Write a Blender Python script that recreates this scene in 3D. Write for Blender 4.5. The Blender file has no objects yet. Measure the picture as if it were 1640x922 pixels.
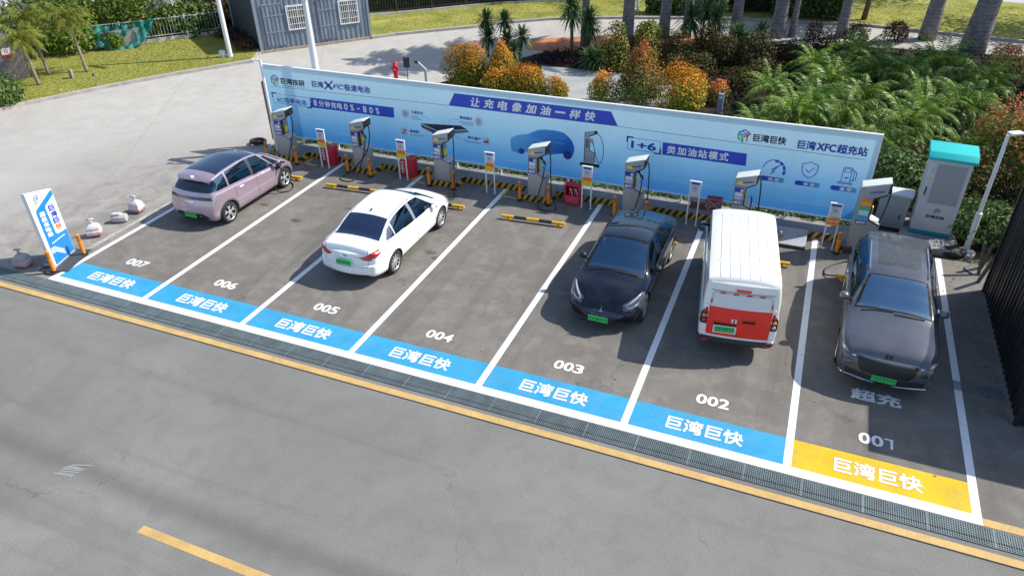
import bpy, bmesh, math, random
from mathutils import Vector, Matrix, Euler
from mathutils.bvhtree import BVHTree
random.seed(7)
R = math.radians
PI = math.pi
scene = bpy.context.scene
COL = scene.collection

# ------------------------------------------------------------------ camera, sky, sun, exposure
cam_d = bpy.data.cameras.new('camera')
cam = bpy.data.objects.new('camera', cam_d)
COL.objects.link(cam)
cam.location = (14.602, -10.441, 10.091)
cam.rotation_euler = (R(57.075), R(0.972), R(22.294))
cam_d.sensor_width = 36.0
cam_d.lens = 25.61
cam_d.clip_start = 0.1
cam_d.clip_end = 2000
scene.camera = cam

SUN_VEC = Vector((-0.86, -0.56, -1.0)).normalized()      # the way the light travels
SUN_EL = math.asin(-SUN_VEC.z)
SUN_AZ = math.atan2(-SUN_VEC.x, -SUN_VEC.y)               # clockwise from +Y
world = bpy.data.worlds.new('World')
scene.world = world
world.use_nodes = True
wn = world.node_tree
bg = wn.nodes['Background']
sky = wn.nodes.new('ShaderNodeTexSky')
sky.sky_type = 'NISHITA'
sky.sun_disc = False
sky.sun_elevation = SUN_EL
sky.sun_rotation = SUN_AZ
sky.air_density = 1.0
sky.dust_density = 0.9
sky.ozone_density = 1.0
wn.links.new(sky.outputs[0], bg.inputs[0])
bg.inputs[1].default_value = 0.14
sun_d = bpy.data.lights.new('sun', 'SUN')
sun_d.energy = 4.3
sun_d.angle = R(0.55)
sun_d.color = (1.0, 0.955, 0.88)
sun = bpy.data.objects.new('sun', sun_d)
sun.rotation_euler = SUN_VEC.to_track_quat('-Z', 'Y').to_euler()
sun.location = (20, 15, 25)
COL.objects.link(sun)
vs = scene.view_settings
scene.display_settings.display_device = 'sRGB'
vs.view_transform = 'Standard'
vs.look = 'None'
vs.exposure = 0.55
vs.gamma = 1.0
vs.use_curve_mapping = False
cy = scene.cycles
cy.max_bounces = 6
cy.diffuse_bounces = 3
cy.glossy_bounces = 3
cy.transparent_max_bounces = 6
cy.use_denoising = True

# ------------------------------------------------------------------ materials
MATS = {}
def lin(c):
    """sRGB 0-255 -> linear"""
    out = []
    for v in c:
        v = v/255.0
        out.append(v/12.92 if v <= 0.04045 else ((v+0.055)/1.055)**2.4)
    return tuple(out)

def mat(name, base, rough=0.6, metal=0.0, coat=0.0, spec=0.5, noise=None, bump=None, alpha=None):
    if name in MATS: return MATS[name]
    m = bpy.data.materials.new(name)
    m.use_nodes = True
    nt = m.node_tree
    p = nt.nodes['Principled BSDF']
    p.inputs['Base Color'].default_value = (*base, 1)
    p.inputs['Roughness'].default_value = rough
    p.inputs['Metallic'].default_value = metal
    p.inputs['Coat Weight'].default_value = coat
    p.inputs['Coat Roughness'].default_value = 0.04
    p.inputs['Specular IOR Level'].default_value = spec
    if noise:
        tc = nt.nodes.new('ShaderNodeTexCoord')
        prev = None
        for (sc, amt) in noise:
            n = nt.nodes.new('ShaderNodeTexNoise')
            n.inputs['Scale'].default_value = sc
            n.inputs['Detail'].default_value = 5
            n.inputs['Roughness'].default_value = 0.6
            nt.links.new(tc.outputs['Object'], n.inputs['Vector'])
            mr = nt.nodes.new('ShaderNodeMapRange')
            mr.inputs[1].default_value = 0.3; mr.inputs[2].default_value = 0.7
            mr.inputs[3].default_value = 1-amt; mr.inputs[4].default_value = 1+amt
            nt.links.new(n.outputs[0], mr.inputs[0])
            if prev is None: prev = mr.outputs[0]
            else:
                mu = nt.nodes.new('ShaderNodeMath'); mu.operation = 'MULTIPLY'
                nt.links.new(prev, mu.inputs[0]); nt.links.new(mr.outputs[0], mu.inputs[1]); prev = mu.outputs[0]
        vm = nt.nodes.new('ShaderNodeVectorMath'); vm.operation = 'SCALE'
        vm.inputs[0].default_value = base
        nt.links.new(prev, vm.inputs['Scale'])
        nt.links.new(vm.outputs[0], p.inputs['Base Color'])
    if bump:
        tc2 = nt.nodes.new('ShaderNodeTexCoord')
        n2 = nt.nodes.new('ShaderNodeTexNoise'); n2.inputs['Scale'].default_value = bump[0]; n2.inputs['Detail'].default_value = 4
        nt.links.new(tc2.outputs['Object'], n2.inputs['Vector'])
        b = nt.nodes.new('ShaderNodeBump'); b.inputs['Strength'].default_value = bump[1]; b.inputs['Distance'].default_value = 0.02
        nt.links.new(n2.outputs[0], b.inputs['Height']); nt.links.new(b.outputs[0], p.inputs['Normal'])
    MATS[name] = m
    return m

class NT:
    """tiny node-graph writer"""
    def __init__(s, m): s.m = m; s.t = m.node_tree; s.p = s.t.nodes['Principled BSDF']
    def n(s, kind, **kw):
        x = s.t.nodes.new(kind)
        for k, v in kw.items(): setattr(x, k, v)
        return x
    def l(s, a, b): s.t.links.new(a, b)
    def coord(s, which='Object'): return s.n('ShaderNodeTexCoord').outputs[which]
    def noise(s, vec, scale, detail=5, rough=0.6, dist=0.0):
        x = s.n('ShaderNodeTexNoise'); x.inputs['Scale'].default_value = scale; x.inputs['Detail'].default_value = detail
        x.inputs['Roughness'].default_value = rough; x.inputs['Distortion'].default_value = dist
        s.l(vec, x.inputs['Vector']); return x.outputs[0]
    def math(s, op, a, b=None, c=None, clamp=False):
        x = s.n('ShaderNodeMath', operation=op, use_clamp=clamp)
        for i, v in enumerate((a, b, c)):
            if v is None: continue
            if isinstance(v, (int, float)): x.inputs[i].default_value = v
            else: s.l(v, x.inputs[i])
        return x.outputs[0]
    def mix(s, f, a, b, blend='MIX'):
        x = s.n('ShaderNodeMix', data_type='RGBA', blend_type=blend)
        for sock, v in ((x.inputs[0], f), (x.inputs[6], a), (x.inputs[7], b)):
            if isinstance(v, (int, float)): sock.default_value = v
            elif isinstance(v, tuple): sock.default_value = (*v, 1)
            else: s.l(v, sock)
        return x.outputs[2]
    def rng(s, v, a, b, c=0.0, d=1.0):
        x = s.n('ShaderNodeMapRange'); s.l(v, x.inputs[0])
        for i, q in enumerate((a, b, c, d)): x.inputs[i+1].default_value = q
        return x.outputs[0]
    def sep(s, v):
        x = s.n('ShaderNodeSeparateXYZ'); s.l(v, x.inputs[0]); return x.outputs
    def ramp(s, f, stops):
        x = s.n('ShaderNodeValToRGB'); e = x.color_ramp.elements
        while len(e) < len(stops): e.new(0.5)
        for el, (p, c) in zip(e, stops): el.position = p; el.color = (*c, 1)
        s.l(f, x.inputs[0]); return x.outputs[0]
    def base(s, c): s.l(c, s.p.inputs['Base Color'])
    def bump(s, h, strength, dist=0.02):
        b = s.n('ShaderNodeBump'); b.inputs['Strength'].default_value = strength; b.inputs['Distance'].default_value = dist
        s.l(h, b.inputs['Height']); s.l(b.outputs[0], s.p.inputs['Normal'])

def newmat(name, rough=0.8, spec=0.3, metal=0.0):
    m = bpy.data.materials.new(name); m.use_nodes = True
    MATS[name] = m
    g = NT(m); g.p.inputs['Roughness'].default_value = rough; g.p.inputs['Specular IOR Level'].default_value = spec
    g.p.inputs['Metallic'].default_value = metal
    return m, g

# ------------------------------------------------------------------ mesh builder and object helpers
class MB:
    def __init__(s): s.v = []; s.f = []; s.mi = []; s.m = 0
    def add(s, verts, faces):
        b = len(s.v); s.v.extend([tuple(v) for v in verts])
        for f in faces: s.f.append([b+i for i in f]); s.mi.append(s.m)
        return s
    def box(s, c, d, rz=0.0, M=None):
        hx, hy, hz = d[0]/2, d[1]/2, d[2]/2
        vs_ = [Vector((sx*hx, sy*hy, sz*hz)) for sz in (-1, 1) for sy in (-1, 1) for sx in (-1, 1)]
        if rz: vs_ = [Matrix.Rotation(rz, 3, 'Z') @ v for v in vs_]
        vs_ = [v + Vector(c) for v in vs_]
        if M is not None: vs_ = [M @ v for v in vs_]
        return s.add(vs_, [(0,2,3,1),(4,5,7,6),(0,1,5,4),(2,6,7,3),(0,4,6,2),(1,3,7,5)])
    def bbox(s, x0, x1, y0, y1, z0, z1): return s.box(((x0+x1)/2,(y0+y1)/2,(z0+z1)/2), (x1-x0,y1-y0,z1-z0))
    def quad(s, a, b, c, d): return s.add([a, b, c, d], [(0,1,2,3)])
    def poly(s, pts): return s.add(pts, [tuple(range(len(pts)))])
    def cyl(s, a, b, r0, r1=None, n=12, caps=True):
        r1 = r0 if r1 is None else r1
        a, b = Vector(a), Vector(b); d = (b-a)
        q = d.to_track_quat('Z', 'Y')
        vs_ = []
        for (c, r) in ((a, r0), (b, r1)):
            for i in range(n):
                t = 2*PI*i/n; vs_.append(c + q @ Vector((r*math.cos(t), r*math.sin(t), 0)))
        fs = [(i, (i+1) % n, n+(i+1) % n, n+i) for i in range(n)]
        if caps: fs += [tuple(range(n))[::-1], tuple(range(n, 2*n))]
        return s.add(vs_, fs)
    def tube(s, pts, r, n=7):
        pts = [Vector(p) for p in pts]
        vs_ = []; fs = []; up = Vector((0.13, 0.31, 0.94)).normalized()
        for k, p in enumerate(pts):
            d = (pts[min(k+1, len(pts)-1)] - pts[max(k-1, 0)]).normalized()
            x = d.cross(up)
            if x.length < 1e-4: x = d.cross(Vector((1, 0, 0)))
            x.normalize(); y = d.cross(x).normalized()
            rr = r[k] if isinstance(r, (list, tuple)) else r
            for i in range(n):
                t = 2*PI*i/n; vs_.append(p + x*rr*math.cos(t) + y*rr*math.sin(t))
            if k:
                for i in range(n):
                    fs.append(((k-1)*n+i, (k-1)*n+(i+1) % n, k*n+(i+1) % n, k*n+i))
        fs += [tuple(range(n)), tuple(range(len(vs_)-n, len(vs_)))[::-1]]
        return s.add(vs_, fs)
    def lathe(s, prof, c=(0,0,0), n=20, axis='Z', caps=True):
        vs_ = []; fs = []
        for (r, h) in prof:
            for i in range(n):
                t = 2*PI*i/n
                if axis == 'Z': p = (c[0]+r*math.cos(t), c[1]+r*math.sin(t), c[2]+h)
                elif axis == 'X': p = (c[0]+h, c[1]+r*math.cos(t), c[2]+r*math.sin(t))
                else: p = (c[0]+r*math.cos(t), c[1]+h, c[2]+r*math.sin(t))
                vs_.append(p)
        m = len(prof)
        for k in range(m-1):
            for i in range(n):
                fs.append((k*n+i, k*n+(i+1) % n, (k+1)*n+(i+1) % n, (k+1)*n+i))
        if caps: fs += [tuple(range(n))[::-1], tuple(range((m-1)*n, m*n))]
        return s.add(vs_, fs)
    def prism(s, pts, a, b, plane='XZ'):
        """polygon pts in a plane, extruded between a and b along the third axis"""
        def P(p, t):
            return (p[0], t, p[1]) if plane == 'XZ' else ((t, p[0], p[1]) if plane == 'YZ' else (p[0], p[1], t))
        n = len(pts)
        vs_ = [P(p, a) for p in pts] + [P(p, b) for p in pts]
        fs = [tuple(range(n)), tuple(range(n, 2*n))[::-1]] + [(i, n+i, n+(i+1) % n, (i+1) % n) for i in range(n)]
        return s.add(vs_, fs)
    def build(s, name, m, parent=None, smooth=False, bevel=0.0, fixn=True, loc=None):
        me = bpy.data.meshes.new(name)
        me.from_pydata(s.v, [], s.f)
        ms = m if isinstance(m, (list, tuple)) else [m]
        for x in ms: me.materials.append(x)
        if len(ms) > 1: me.polygons.foreach_set('material_index', s.mi)
        if fixn or bevel:
            bm = bmesh.new(); bm.from_mesh(me)
            if fixn: bmesh.ops.recalc_face_normals(bm, faces=bm.faces)
            if bevel:
                es = [e for e in bm.edges if len(e.link_faces) == 2 and e.calc_face_angle(0) > 0.6]
                bmesh.ops.bevel(bm, geom=es, offset=bevel, segments=2, profile=0.7, affect='EDGES', clamp_overlap=True)
            bm.to_mesh(me); bm.free()
        if smooth or bevel:
            me.polygons.foreach_set('use_smooth', [True]*len(me.polygons))
            if bevel or smooth == 'auto':
                me.set_sharp_from_angle(angle=R(35))
        me.update()
        o = bpy.data.objects.new(name, me)
        COL.objects.link(o)
        if loc is not None: o.location = loc
        if parent is not None: o.parent = parent
        return o

def empty(name, loc=(0,0,0), rz=0.0):
    o = bpy.data.objects.new(name, None); o.empty_display_size = 0.2
    o.location = loc; o.rotation_euler = (0, 0, rz); COL.objects.link(o); return o
def tag(o, label, cat, group=None):
    o['label'] = label; o['category'] = cat
    if group: o['group'] = group
    return o
def struct(o): o['kind'] = 'structure'; return o
def stuff(o): o['kind'] = 'stuff'; return o
def kids(o): return [c for c in bpy.data.objects if c.parent == o]
def dup(root, loc, rz=None, label=None, scale=None):
    def cp(o, par):
        c = o.copy(); COL.objects.link(c)
        if par is not None: c.parent = par
        for ch in list(o.children): cp(ch, c)
        return c
    r = cp(root, None); r.location = loc
    if rz is not None: r.rotation_euler = (0, 0, rz)
    if scale is not None: r.scale = (scale,)*3 if isinstance(scale, (int, float)) else scale
    if label: r['label'] = label
    return r

# ------------------------------------------------------------------ lettering
TEXT_CACHE = {}
def glyphs(body, off):
    k = (body, off)
    if k not in TEXT_CACHE:
        c = bpy.data.curves.new('lettering', 'FONT'); c.body = body; c.dimensions = '2D'; c.fill_mode = 'BOTH'
        c.resolution_u = 4
        o = bpy.data.objects.new('lettering', c); COL.objects.link(o)
        dg = bpy.context.evaluated_depsgraph_get()
        me = bpy.data.meshes.new_from_object(o.evaluated_get(dg))
        vs_ = [tuple(v.co) for v in me.vertices]; fs = [tuple(p.vertices) for p in me.polygons]
        bpy.data.objects.remove(o); bpy.data.curves.remove(c); bpy.data.meshes.remove(me)
        TEXT_CACHE[k] = (vs_, fs)
    return TEXT_CACHE[k]
def text(mb, body, x0, x1, y0, y1, fn, off=0.02, shear=0.0, spread=None):
    """fit body in the box and map (x, y) to the surface with fn; spread: letters one by one over the width"""
    if spread:
        n = len(body); step = (x1-x0)/n; w = step*spread
        for i, ch in enumerate(body):
            if ch == ' ': continue
            cx = x0+step*(i+0.5); ww = w*(0.62 if ch.isascii() else 1)
            if ch == '一': text(mb, ch, cx-ww/2, cx+ww/2, y0+(y1-y0)*0.46, y0+(y1-y0)*0.58, fn, off, shear)
            elif ch == '-': text(mb, ch, cx-ww*.35, cx+ww*.35, y0+(y1-y0)*0.40, y0+(y1-y0)*0.52, fn, off, shear)
            else: text(mb, ch, cx-ww/2, cx+ww/2, y0, y1, fn, off, shear)
        return
    vs_, fs = glyphs(body, 0)
    ax = min(v[0] for v in vs_); bx = max(v[0] for v in vs_); ay = min(v[1] for v in vs_); by = max(v[1] for v in vs_)
    # bold: the strokes are printed again a hair apart, each pass 0.3 mm above the last
    o0 = Vector(fn(0, 0)); nrm = (Vector(fn(1, 0))-o0).cross(Vector(fn(0, 1))-o0).normalized()
    sx = (x1-x0)/(bx-ax+1e-9); sy = (y1-y0)/(by-ay+1e-9)
    passes = [(0, 0)] if off <= 0 else [(0, 0), (1, .6), (-1, -.6), (1, -.6), (-1, .6), (0, 1), (0, -1)]
    for k, (px, py) in enumerate(passes):
        out = []
        for v in vs_:
            yy = (v[1]-ay)*sy; xx = x0+(v[0]-ax)*sx + shear*(yy-(y1-y0)/2)
            out.append(Vector(fn(xx+px*off*sx, y0+yy+py*off*sy))+nrm*.0003*k)
        mb.add(out, fs)
def ring(mb, cx, cy, r0, r1, fn, a0=0.0, a1=2*PI, n=32):
    pts = []
    for i in range(n+1):
        t = a0+(a1-a0)*i/n
        pts += [fn(cx+r0*math.cos(t), cy+r0*math.sin(t)), fn(cx+r1*math.cos(t), cy+r1*math.sin(t))]
    mb.add(pts, [(2*i, 2*i+1, 2*i+3, 2*i+2) for i in range(n)])
def disc(mb, cx, cy, r, fn, n=32):
    mb.add([fn(cx+r*math.cos(2*PI*i/n), cy+r*math.sin(2*PI*i/n)) for i in range(n)], [tuple(range(n))])
def stroke(mb, pts, w, fn, close=False):
    pts = list(pts)
    if close: pts = pts + [pts[0]]
    for (a, b) in zip(pts, pts[1:]):
        dx, dy = b[0]-a[0], b[1]-a[1]; L = math.hypot(dx, dy)+1e-9; nx, ny = -dy/L*w/2, dx/L*w/2; ex, ey = dx/L*w*.35, dy/L*w*.35
        mb.add([fn(a[0]-ex+nx, a[1]-ey+ny), fn(a[0]-ex-nx, a[1]-ey-ny), fn(b[0]+ex-nx, b[1]+ey-ny), fn(b[0]+ex+nx, b[1]+ey+ny)], [(0,1,2,3)])
def logo_cube(cx, cy, s, fn, parent, name='logo'):
    """the cube emblem: blue top face lettered B, green left face lettered G, orange right face lettered T"""
    c30, s30 = 0.866*s, 0.5*s
    def face(o, u, v, pts, w):
        mb = MB()
        def f2(a, b): return fn(cx+o[0]+u[0]*a+v[0]*b, cy+o[1]+u[1]*a+v[1]*b)
        for st in pts: stroke(mb, st, w, f2)
        return mb
    mb = MB()
    # left face: G
    L_ = face((-c30, -s30), (c30, -s30), (0, s), [[(.9,.82),(.12,.82),(.12,.12),(.88,.12),(.88,.5),(.5,.5)]], .2)
    T_ = face((0, -s), (c30, s30), (0, s), [[(.08,.85),(.95,.85)],[(.52,.85),(.52,.05)]], .24)
    B_ = face((0, 0.02*s), (c30, s30), (-c30, s30), [[(.1,.1),(.9,.1),(.9,.9),(.1,.9),(.1,.1)],[(.5,.1),(.5,.9)]], .16)
    a = L_.build(name+'_green_letter', MATS['logo_green'], parent, fixn=False)
    b = T_.build(name+'_orange_letter', MATS['logo_orange'], parent, fixn=False)
    c = B_.build(name+'_blue_letter', MATS['logo_blue'], parent, fixn=False)
    return a, b, c

# ------------------------------------------------------------------ common materials
mat('white_paint', (0.78, 0.79, 0.78), 0.55, noise=[(8, .06)])
mat('white_metal', (0.72, 0.73, 0.74), 0.4)
mat('grey_metal', (0.36, 0.37, 0.38), 0.4, metal=0.3, noise=[(5, .06)])
mat('steel', (0.45, 0.46, 0.47), 0.35, metal=0.8)
mat('black_plastic', (0.012, 0.012, 0.013), 0.4)
mat('black_rubber', (0.018, 0.018, 0.019), 0.75)
mat('cable_black', (0.012, 0.012, 0.013), 0.5)
mat('dark_grey', (0.05, 0.052, 0.055), 0.6)
mat('orange_plastic', (0.85, 0.24, 0.01), 0.45)
mat('yellow_paint', (0.75, 0.42, 0.02), 0.5, noise=[(14, .12)])
mat('yellow_label', (0.8, 0.65, 0.02), 0.5)
mat('orange_label', (0.85, 0.22, 0.02), 0.5)
mat('green_label', (0.05, 0.5, 0.15), 0.5)
mat('teal_label', (0.05, 0.4, 0.55), 0.5)
mat('blue_label', (0.025, 0.06, 0.28), 0.5)
mat('light_label', (0.62, 0.65, 0.72), 0.5)
mat('red_paint', (0.55, 0.012, 0.03), 0.45)
mat('pink_red', (0.62, 0.07, 0.12), 0.55)
mat('logo_green', (0.02, 0.42, 0.28), 0.5)
mat('logo_orange', (0.8, 0.2, 0.03), 0.5)
mat('logo_blue', (0.03, 0.12, 0.62), 0.5)
mat('plate_green', (0.03, 0.42, 0.1), 0.45)
mat('plate_ink', (0.01, 0.1, 0.03), 0.5)

# ================================================================== THE GROUND
def asphalt(name, c0, c1, stain, stain_amt, big=0.35, seed=0.0, streaks=False):
    m, g = newmat(name, rough=0.88, spec=0.25)
    co = g.coord()
    mp = g.n('ShaderNodeVectorMath', operation='ADD'); g.l(co, mp.inputs[0]); mp.inputs[1].default_value = (seed, seed*1.7, 0)
    v = mp.outputs[0]
    fine = g.noise(v, 30, 7, 0.85)
    grit = g.noise(v, 75, 2, 0.7)
    mid = g.noise(v, 2.2, 6, 0.6, 0.4)
    bigv = g.noise(v, big, 5, 0.55, 0.8)
    col = g.mix(g.rng(bigv, .32, .68), c0, c1)
    col = g.mix(g.math('MULTIPLY', g.rng(mid, .46, .72), stain_amt), col, stain)
    # tyre-polished bands along the road, or along the bays
    sm = g.n('ShaderNodeMapping'); g.l(v, sm.inputs[0]); sm.inputs['Scale'].default_value = (.05, .95, 1) if streaks else (1.1, .10, 1)
    st = g.noise(sm.outputs[0], 1.0, 5, .6, .3)
    col = g.mix(g.rng(st, .52, .72), col, tuple(x*(.83 if streaks else .82) for x in c0))
    if streaks:
        yy = g.math('ADD', g.sep(co)[1], g.math('MULTIPLY', g.math('SUBTRACT', g.noise(co, .35, 4), .5), .5))
        band = g.math('SUBTRACT', 1.0, g.rng(g.math('ABSOLUTE', g.math('SUBTRACT', yy, -4.72)), .05, .34))
        col = g.mix(g.math('MULTIPLY', band, .55), col, tuple(x*.62 for x in c0))
    # hair cracks
    vc_ = g.n('ShaderNodeTexVoronoi', feature='DISTANCE_TO_EDGE'); vc_.inputs['Scale'].default_value = .34
    wv = g.n('ShaderNodeVectorMath', operation='ADD'); g.l(v, wv.inputs[0])
    nz_ = g.n('ShaderNodeTexNoise'); nz_.inputs['Scale'].default_value = 1.6; nz_.inputs['Detail'].default_value = 6; g.l(v, nz_.inputs['Vector']); g.l(nz_.outputs['Color'], wv.inputs[1])
    g.l(wv.outputs[0], vc_.inputs['Vector'])
    crk = g.math('MULTIPLY', g.math('LESS_THAN', vc_.outputs['Distance'], .0035), g.rng(g.noise(v, .25, 2), .56, .60))
    col = g.mix(g.math('MULTIPLY', crk, .35), col, tuple(x*.35 for x in c0))
    f = g.math('MULTIPLY', g.rng(fine, .28, .72, .74, 1.27), g.rng(grit, .28, .72, .74, 1.28))
    vm = g.n('ShaderNodeVectorMath', operation='SCALE'); g.l(col, vm.inputs[0]); g.l(f, vm.inputs['Scale'])
    # scattered pale chips
    vo = g.n('ShaderNodeTexVoronoi'); vo.inputs['Scale'].default_value = 7.0; g.l(v, vo.inputs['Vector'])
    chip = g.math('LESS_THAN', vo.outputs['Distance'], 0.045)
    rs = g.sep(vo.outputs['Color'])
    chip = g.math('MULTIPLY', chip, g.math('GREATER_THAN', rs[0], 0.82))
    g.base(g.mix(g.math('MULTIPLY', chip, .5), vm.outputs[0], (.5, .48, .44)))
    g.bump(grit, 0.35, 0.01)
    return m
asphalt('road_asphalt', (.158, .155, .143), (.208, .204, .188), (.134, .130, .122), .45, 0.22, 3.0, True)
asphalt('bay_asphalt', (.132, .121, .107), (.176, .163, .145), (.255, .236, .208), .50, 0.45, 11.0)

def plane_poly(name, pts, z, m, kind='structure'):
    mb = MB(); mb.poly([(p[0], p[1], z) for p in pts])
    o = mb.build(name, m, fixn=False)
    if o.data.polygons[0].normal.z < 0: o.data.flip_normals()
    o['kind'] = kind
    return o

# base sheet out to the horizon
m, g = newmat('soil', 0.95, 0.1)
co = g.coord()
g.base(g.mix(g.rng(g.noise(co, .06, 8, .65), .38, .62), (.045, .060, .020), (.115, .105, .060)))
plane_poly('ground', [(-400, -400), (400, -400), (400, 400), (-400, 400)], -0.008, MATS['soil'])
plane_poly('road', [(-60, -40), (70, -40), (70, -0.50), (-60, -0.50)], 0.0, MATS['road_asphalt'])
# darker strip of asphalt between the drain and the yellow line is the same sheet; bays
plane_poly('parking_bays', [(-3.16, -0.07), (70, -0.07), (70, 9.3), (-3.16, 9.3)], 0.0, MATS['bay_asphalt'])

# pale concrete yard on the left and behind the hoarding
m, g = newmat('yard_concrete', 0.9, 0.2)
co = g.coord(); xyz = g.sep(co)
big = g.noise(co, .28, 6, .6, .6); mid = g.noise(co, 1.6, 6, .65, .5); fine = g.noise(co, 24, 3, .7)
# dusty dirt is tracked in near the bays (x from -4 to -8, y below 9)
dy = g.rng(xyz[1], 6.5, 12.0, 1, 0)
dx = g.rng(xyz[0], -10.5, -4.0, 0.15, 1)
d = g.math('MULTIPLY', g.math('MULTIPLY', dx, dy), g.rng(big, .3, .62, .75, 1.1), clamp=True)
clean = g.mix(g.rng(mid, .35, .7), (.42, .402, .368), (.36, .340, .305))
clean = g.mix(g.math('MULTIPLY', g.rng(big, .5, .75), .55), clean, (.31, .292, .262))
dirt = g.mix(g.rng(mid, .35, .65), (.165, .152, .138), (.30, .282, .255))
# slab joints every 5 m
c2 = g.mix(d, clean, dirt)
vm = g.n('ShaderNodeVectorMath', operation='SCALE'); g.l(c2, vm.inputs[0]); g.l(g.rng(fine, .3, .7, .88, 1.13), vm.inputs['Scale'])
sx = g.math('LESS_THAN', g.math('ABSOLUTE', g.math('SUBTRACT', g.math('FRACT', g.math('MULTIPLY', g.math('ADD', xyz[0], g.math('MULTIPLY', xyz[1], .6)), .14)), .5)), .0022)
g.base(g.mix(g.math('MULTIPLY', sx, .45), vm.outputs[0], (.2, .19, .17)))
plane_poly('concrete_yard', [(-3.16, -0.07), (-3.16, 10.2), (-3.3, 10.2), (-3.3, 17.6), (-1.2, 18.0), (0.2, 22.0), (2.0, 25.4), (4.5, 26.6), (8, 28.6), (13, 30.2), (18, 31.2), (26, 31.6), (40, 30.5), (40, 33),
            (24.14, 34.1), (16.66, 35.35), (9, 34.5), (3.68, 33.0), (-0.19, 31.45), (-2.78, 29.5), (-3.82, 28.2), (-5.63, 26.7), (-7.24, 25.3), (-8.27, 24.3), (-12.03, 19.9), (-11.37, 18.4), (-13.44, 15.5), (-15.02, 12.95), (-16.56, 9.8), (-17.2, 7.5), (-18.5, 3.5), (-21, -0.07)], 0.0, MATS['yard_concrete'])

# painted markings
m, g = newmat('road_white', 0.6, .3)
co = g.coord()
w = g.noise(co, 5, 7, .75); w2 = g.noise(co, 24, 5, .8)
worn = g.math('MULTIPLY', g.rng(w, .53, .70), g.rng(w2, .42, .58))
g.base(g.mix(worn, g.mix(g.rng(w, .3, .7), (.72, .73, .73), (.80, .80, .79)), (.25, .24, .23)))
def road_paint(name, c, worn_c, worn_lo=.6):
    m, g = newmat(name, 0.65, .25)
    co = g.coord(); w = g.noise(co, 2.6, 7, .75, .5); w2 = g.noise(co, 19, 5, .8)
    k = g.math('MULTIPLY', g.rng(w, worn_lo-.12, worn_lo+.12), g.rng(w2, .42, .62))
    c2 = g.mix(g.rng(g.noise(co, 2.0, 5), .3, .7), tuple(x*.86 for x in c), tuple(min(1, x*1.12) for x in c))
    gr_ = g.noise(co, 30, 6, .85)
    vm = g.n('ShaderNodeVectorMath', operation='SCALE'); g.l(g.mix(g.math('MULTIPLY', k, .9), c2, worn_c), vm.inputs[0]); g.l(g.rng(gr_, .3, .7, .84, 1.14), vm.inputs['Scale'])
    g.base(vm.outputs[0])
    return m
road_paint('road_blue', (.026, .290, .52), (.15, .24, .30), .54)
road_paint('road_bay_yellow', (.64, .41, .008), (.33, .25, .10), .55)
road_paint('road_line_yellow', (.53, .345, .125), (.28, .23, .16), .55)

BX = [-3.075, 0.0, 3.08, 6.14, 9.301, 12.457, 15.526, 18.605]      # bay dividing lines, left to right
ZL = 0.004
def mark(x0, x1, y0, y1, m, name='road_marking', z=ZL):
    mb = MB(); n = max(1, int(max(x1-x0, y1-y0)/1.0))
    mb.add([(x0,y0,z),(x1,y0,z),(x1,y1,z),(x0,y1,z)], [(0,1,2,3)])
    return struct(mb.build(name, m, fixn=False))
LW = 0.072
for i, x in enumerate(BX):
    mark(x-LW, x+LW, 0.16, 9.28 if i > 0 else 8.6, MATS['road_white'], 'white_bay_line')
m, g = newmat('faded_white', .8, .2)
co = g.coord(); g.base(g.mix(g.rng(g.noise(co, 5, 6, .75), .36, .62), (.46, .45, .43), (.24, .225, .205)))
mark(-3.55, -3.40, 1.35, 6.2, MATS['faded_white'], 'faded_white_line')
mark(BX[0]-LW, BX[7]+LW, -0.05, 0.16, MATS['road_white'], 'white_front_line')
for i in range(7):
    mark(BX[i]+LW, BX[i+1]-LW, 0.16, 0.90, MATS['road_bay_yellow' if i == 6 else 'road_blue'], 'painted_bay_panel')
mark(-60, 70, -0.76, -0.60, MATS['road_line_yellow'], 'yellow_road_line')
mark(BX[7]+LW, 70, -0.05, 0.12, MATS['road_line_yellow'], 'yellow_road_line')
for k in (-3, -2, -1, 0, 1, 2, 3):
    mark(5.47+k*8.2, 9.3+k*8.2, -5.40, -5.245, MATS['road_line_yellow'], 'yellow_centre_dash')

def floor_fn(z): return lambda a, b: (a, b, z)
FT = floor_fn(0.008)
for i, x0 in enumerate((-2.20, 0.84, 3.88, 7.0, 10.14, 13.24, 16.33)):
    mb = MB()
    text(mb, '巨湾巨快', x0, x0+1.45, 0.34, 0.71, FT, off=0.024)
    struct(mb.build('painted_bay_lettering', MATS['road_white'], fixn=False))
    mb = MB(); nx = (-1.84, 1.2, 4.30, 7.42, 10.57, 13.66, 16.74)[i]
    for k, ch in enumerate('00%d' % (7-i)):
        if ch == '1': stroke(mb, [(nx+k*.225+.01, 1.535), (nx+k*.225+.135, 1.535)], .042, FT); stroke(mb, [(nx+k*.225+.12, 1.30), (nx+k*.225+.12, 1.52)], .045, floor_fn(.0084))
        else: text(mb, ch, nx+k*.225, nx+k*.225+.19, 1.28, 1.56, FT, off=0.026)
    struct(mb.build('painted_bay_number', MATS['road_white'], fixn=False))
mb = MB(); text(mb, '超充', 16.58, 17.50, 2.56, 2.90, FT, off=0.03)
struct(mb.build('painted_bay_lettering', mat('worn_white', (.74, .74, .73), .7, noise=[(30, .25)]), fixn=False))
# yellow outlines painted beside the charger kerbs
for x in (-1.30, 2.95, 6.2):
    mb = MB(); stroke(mb, [(x, 9.25), (x, 8.78), (x+.5, 8.72)], .07, floor_fn(.0045))
    struct(mb.build('yellow_corner_mark', MATS['yellow_paint'], fixn=False))
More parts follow.
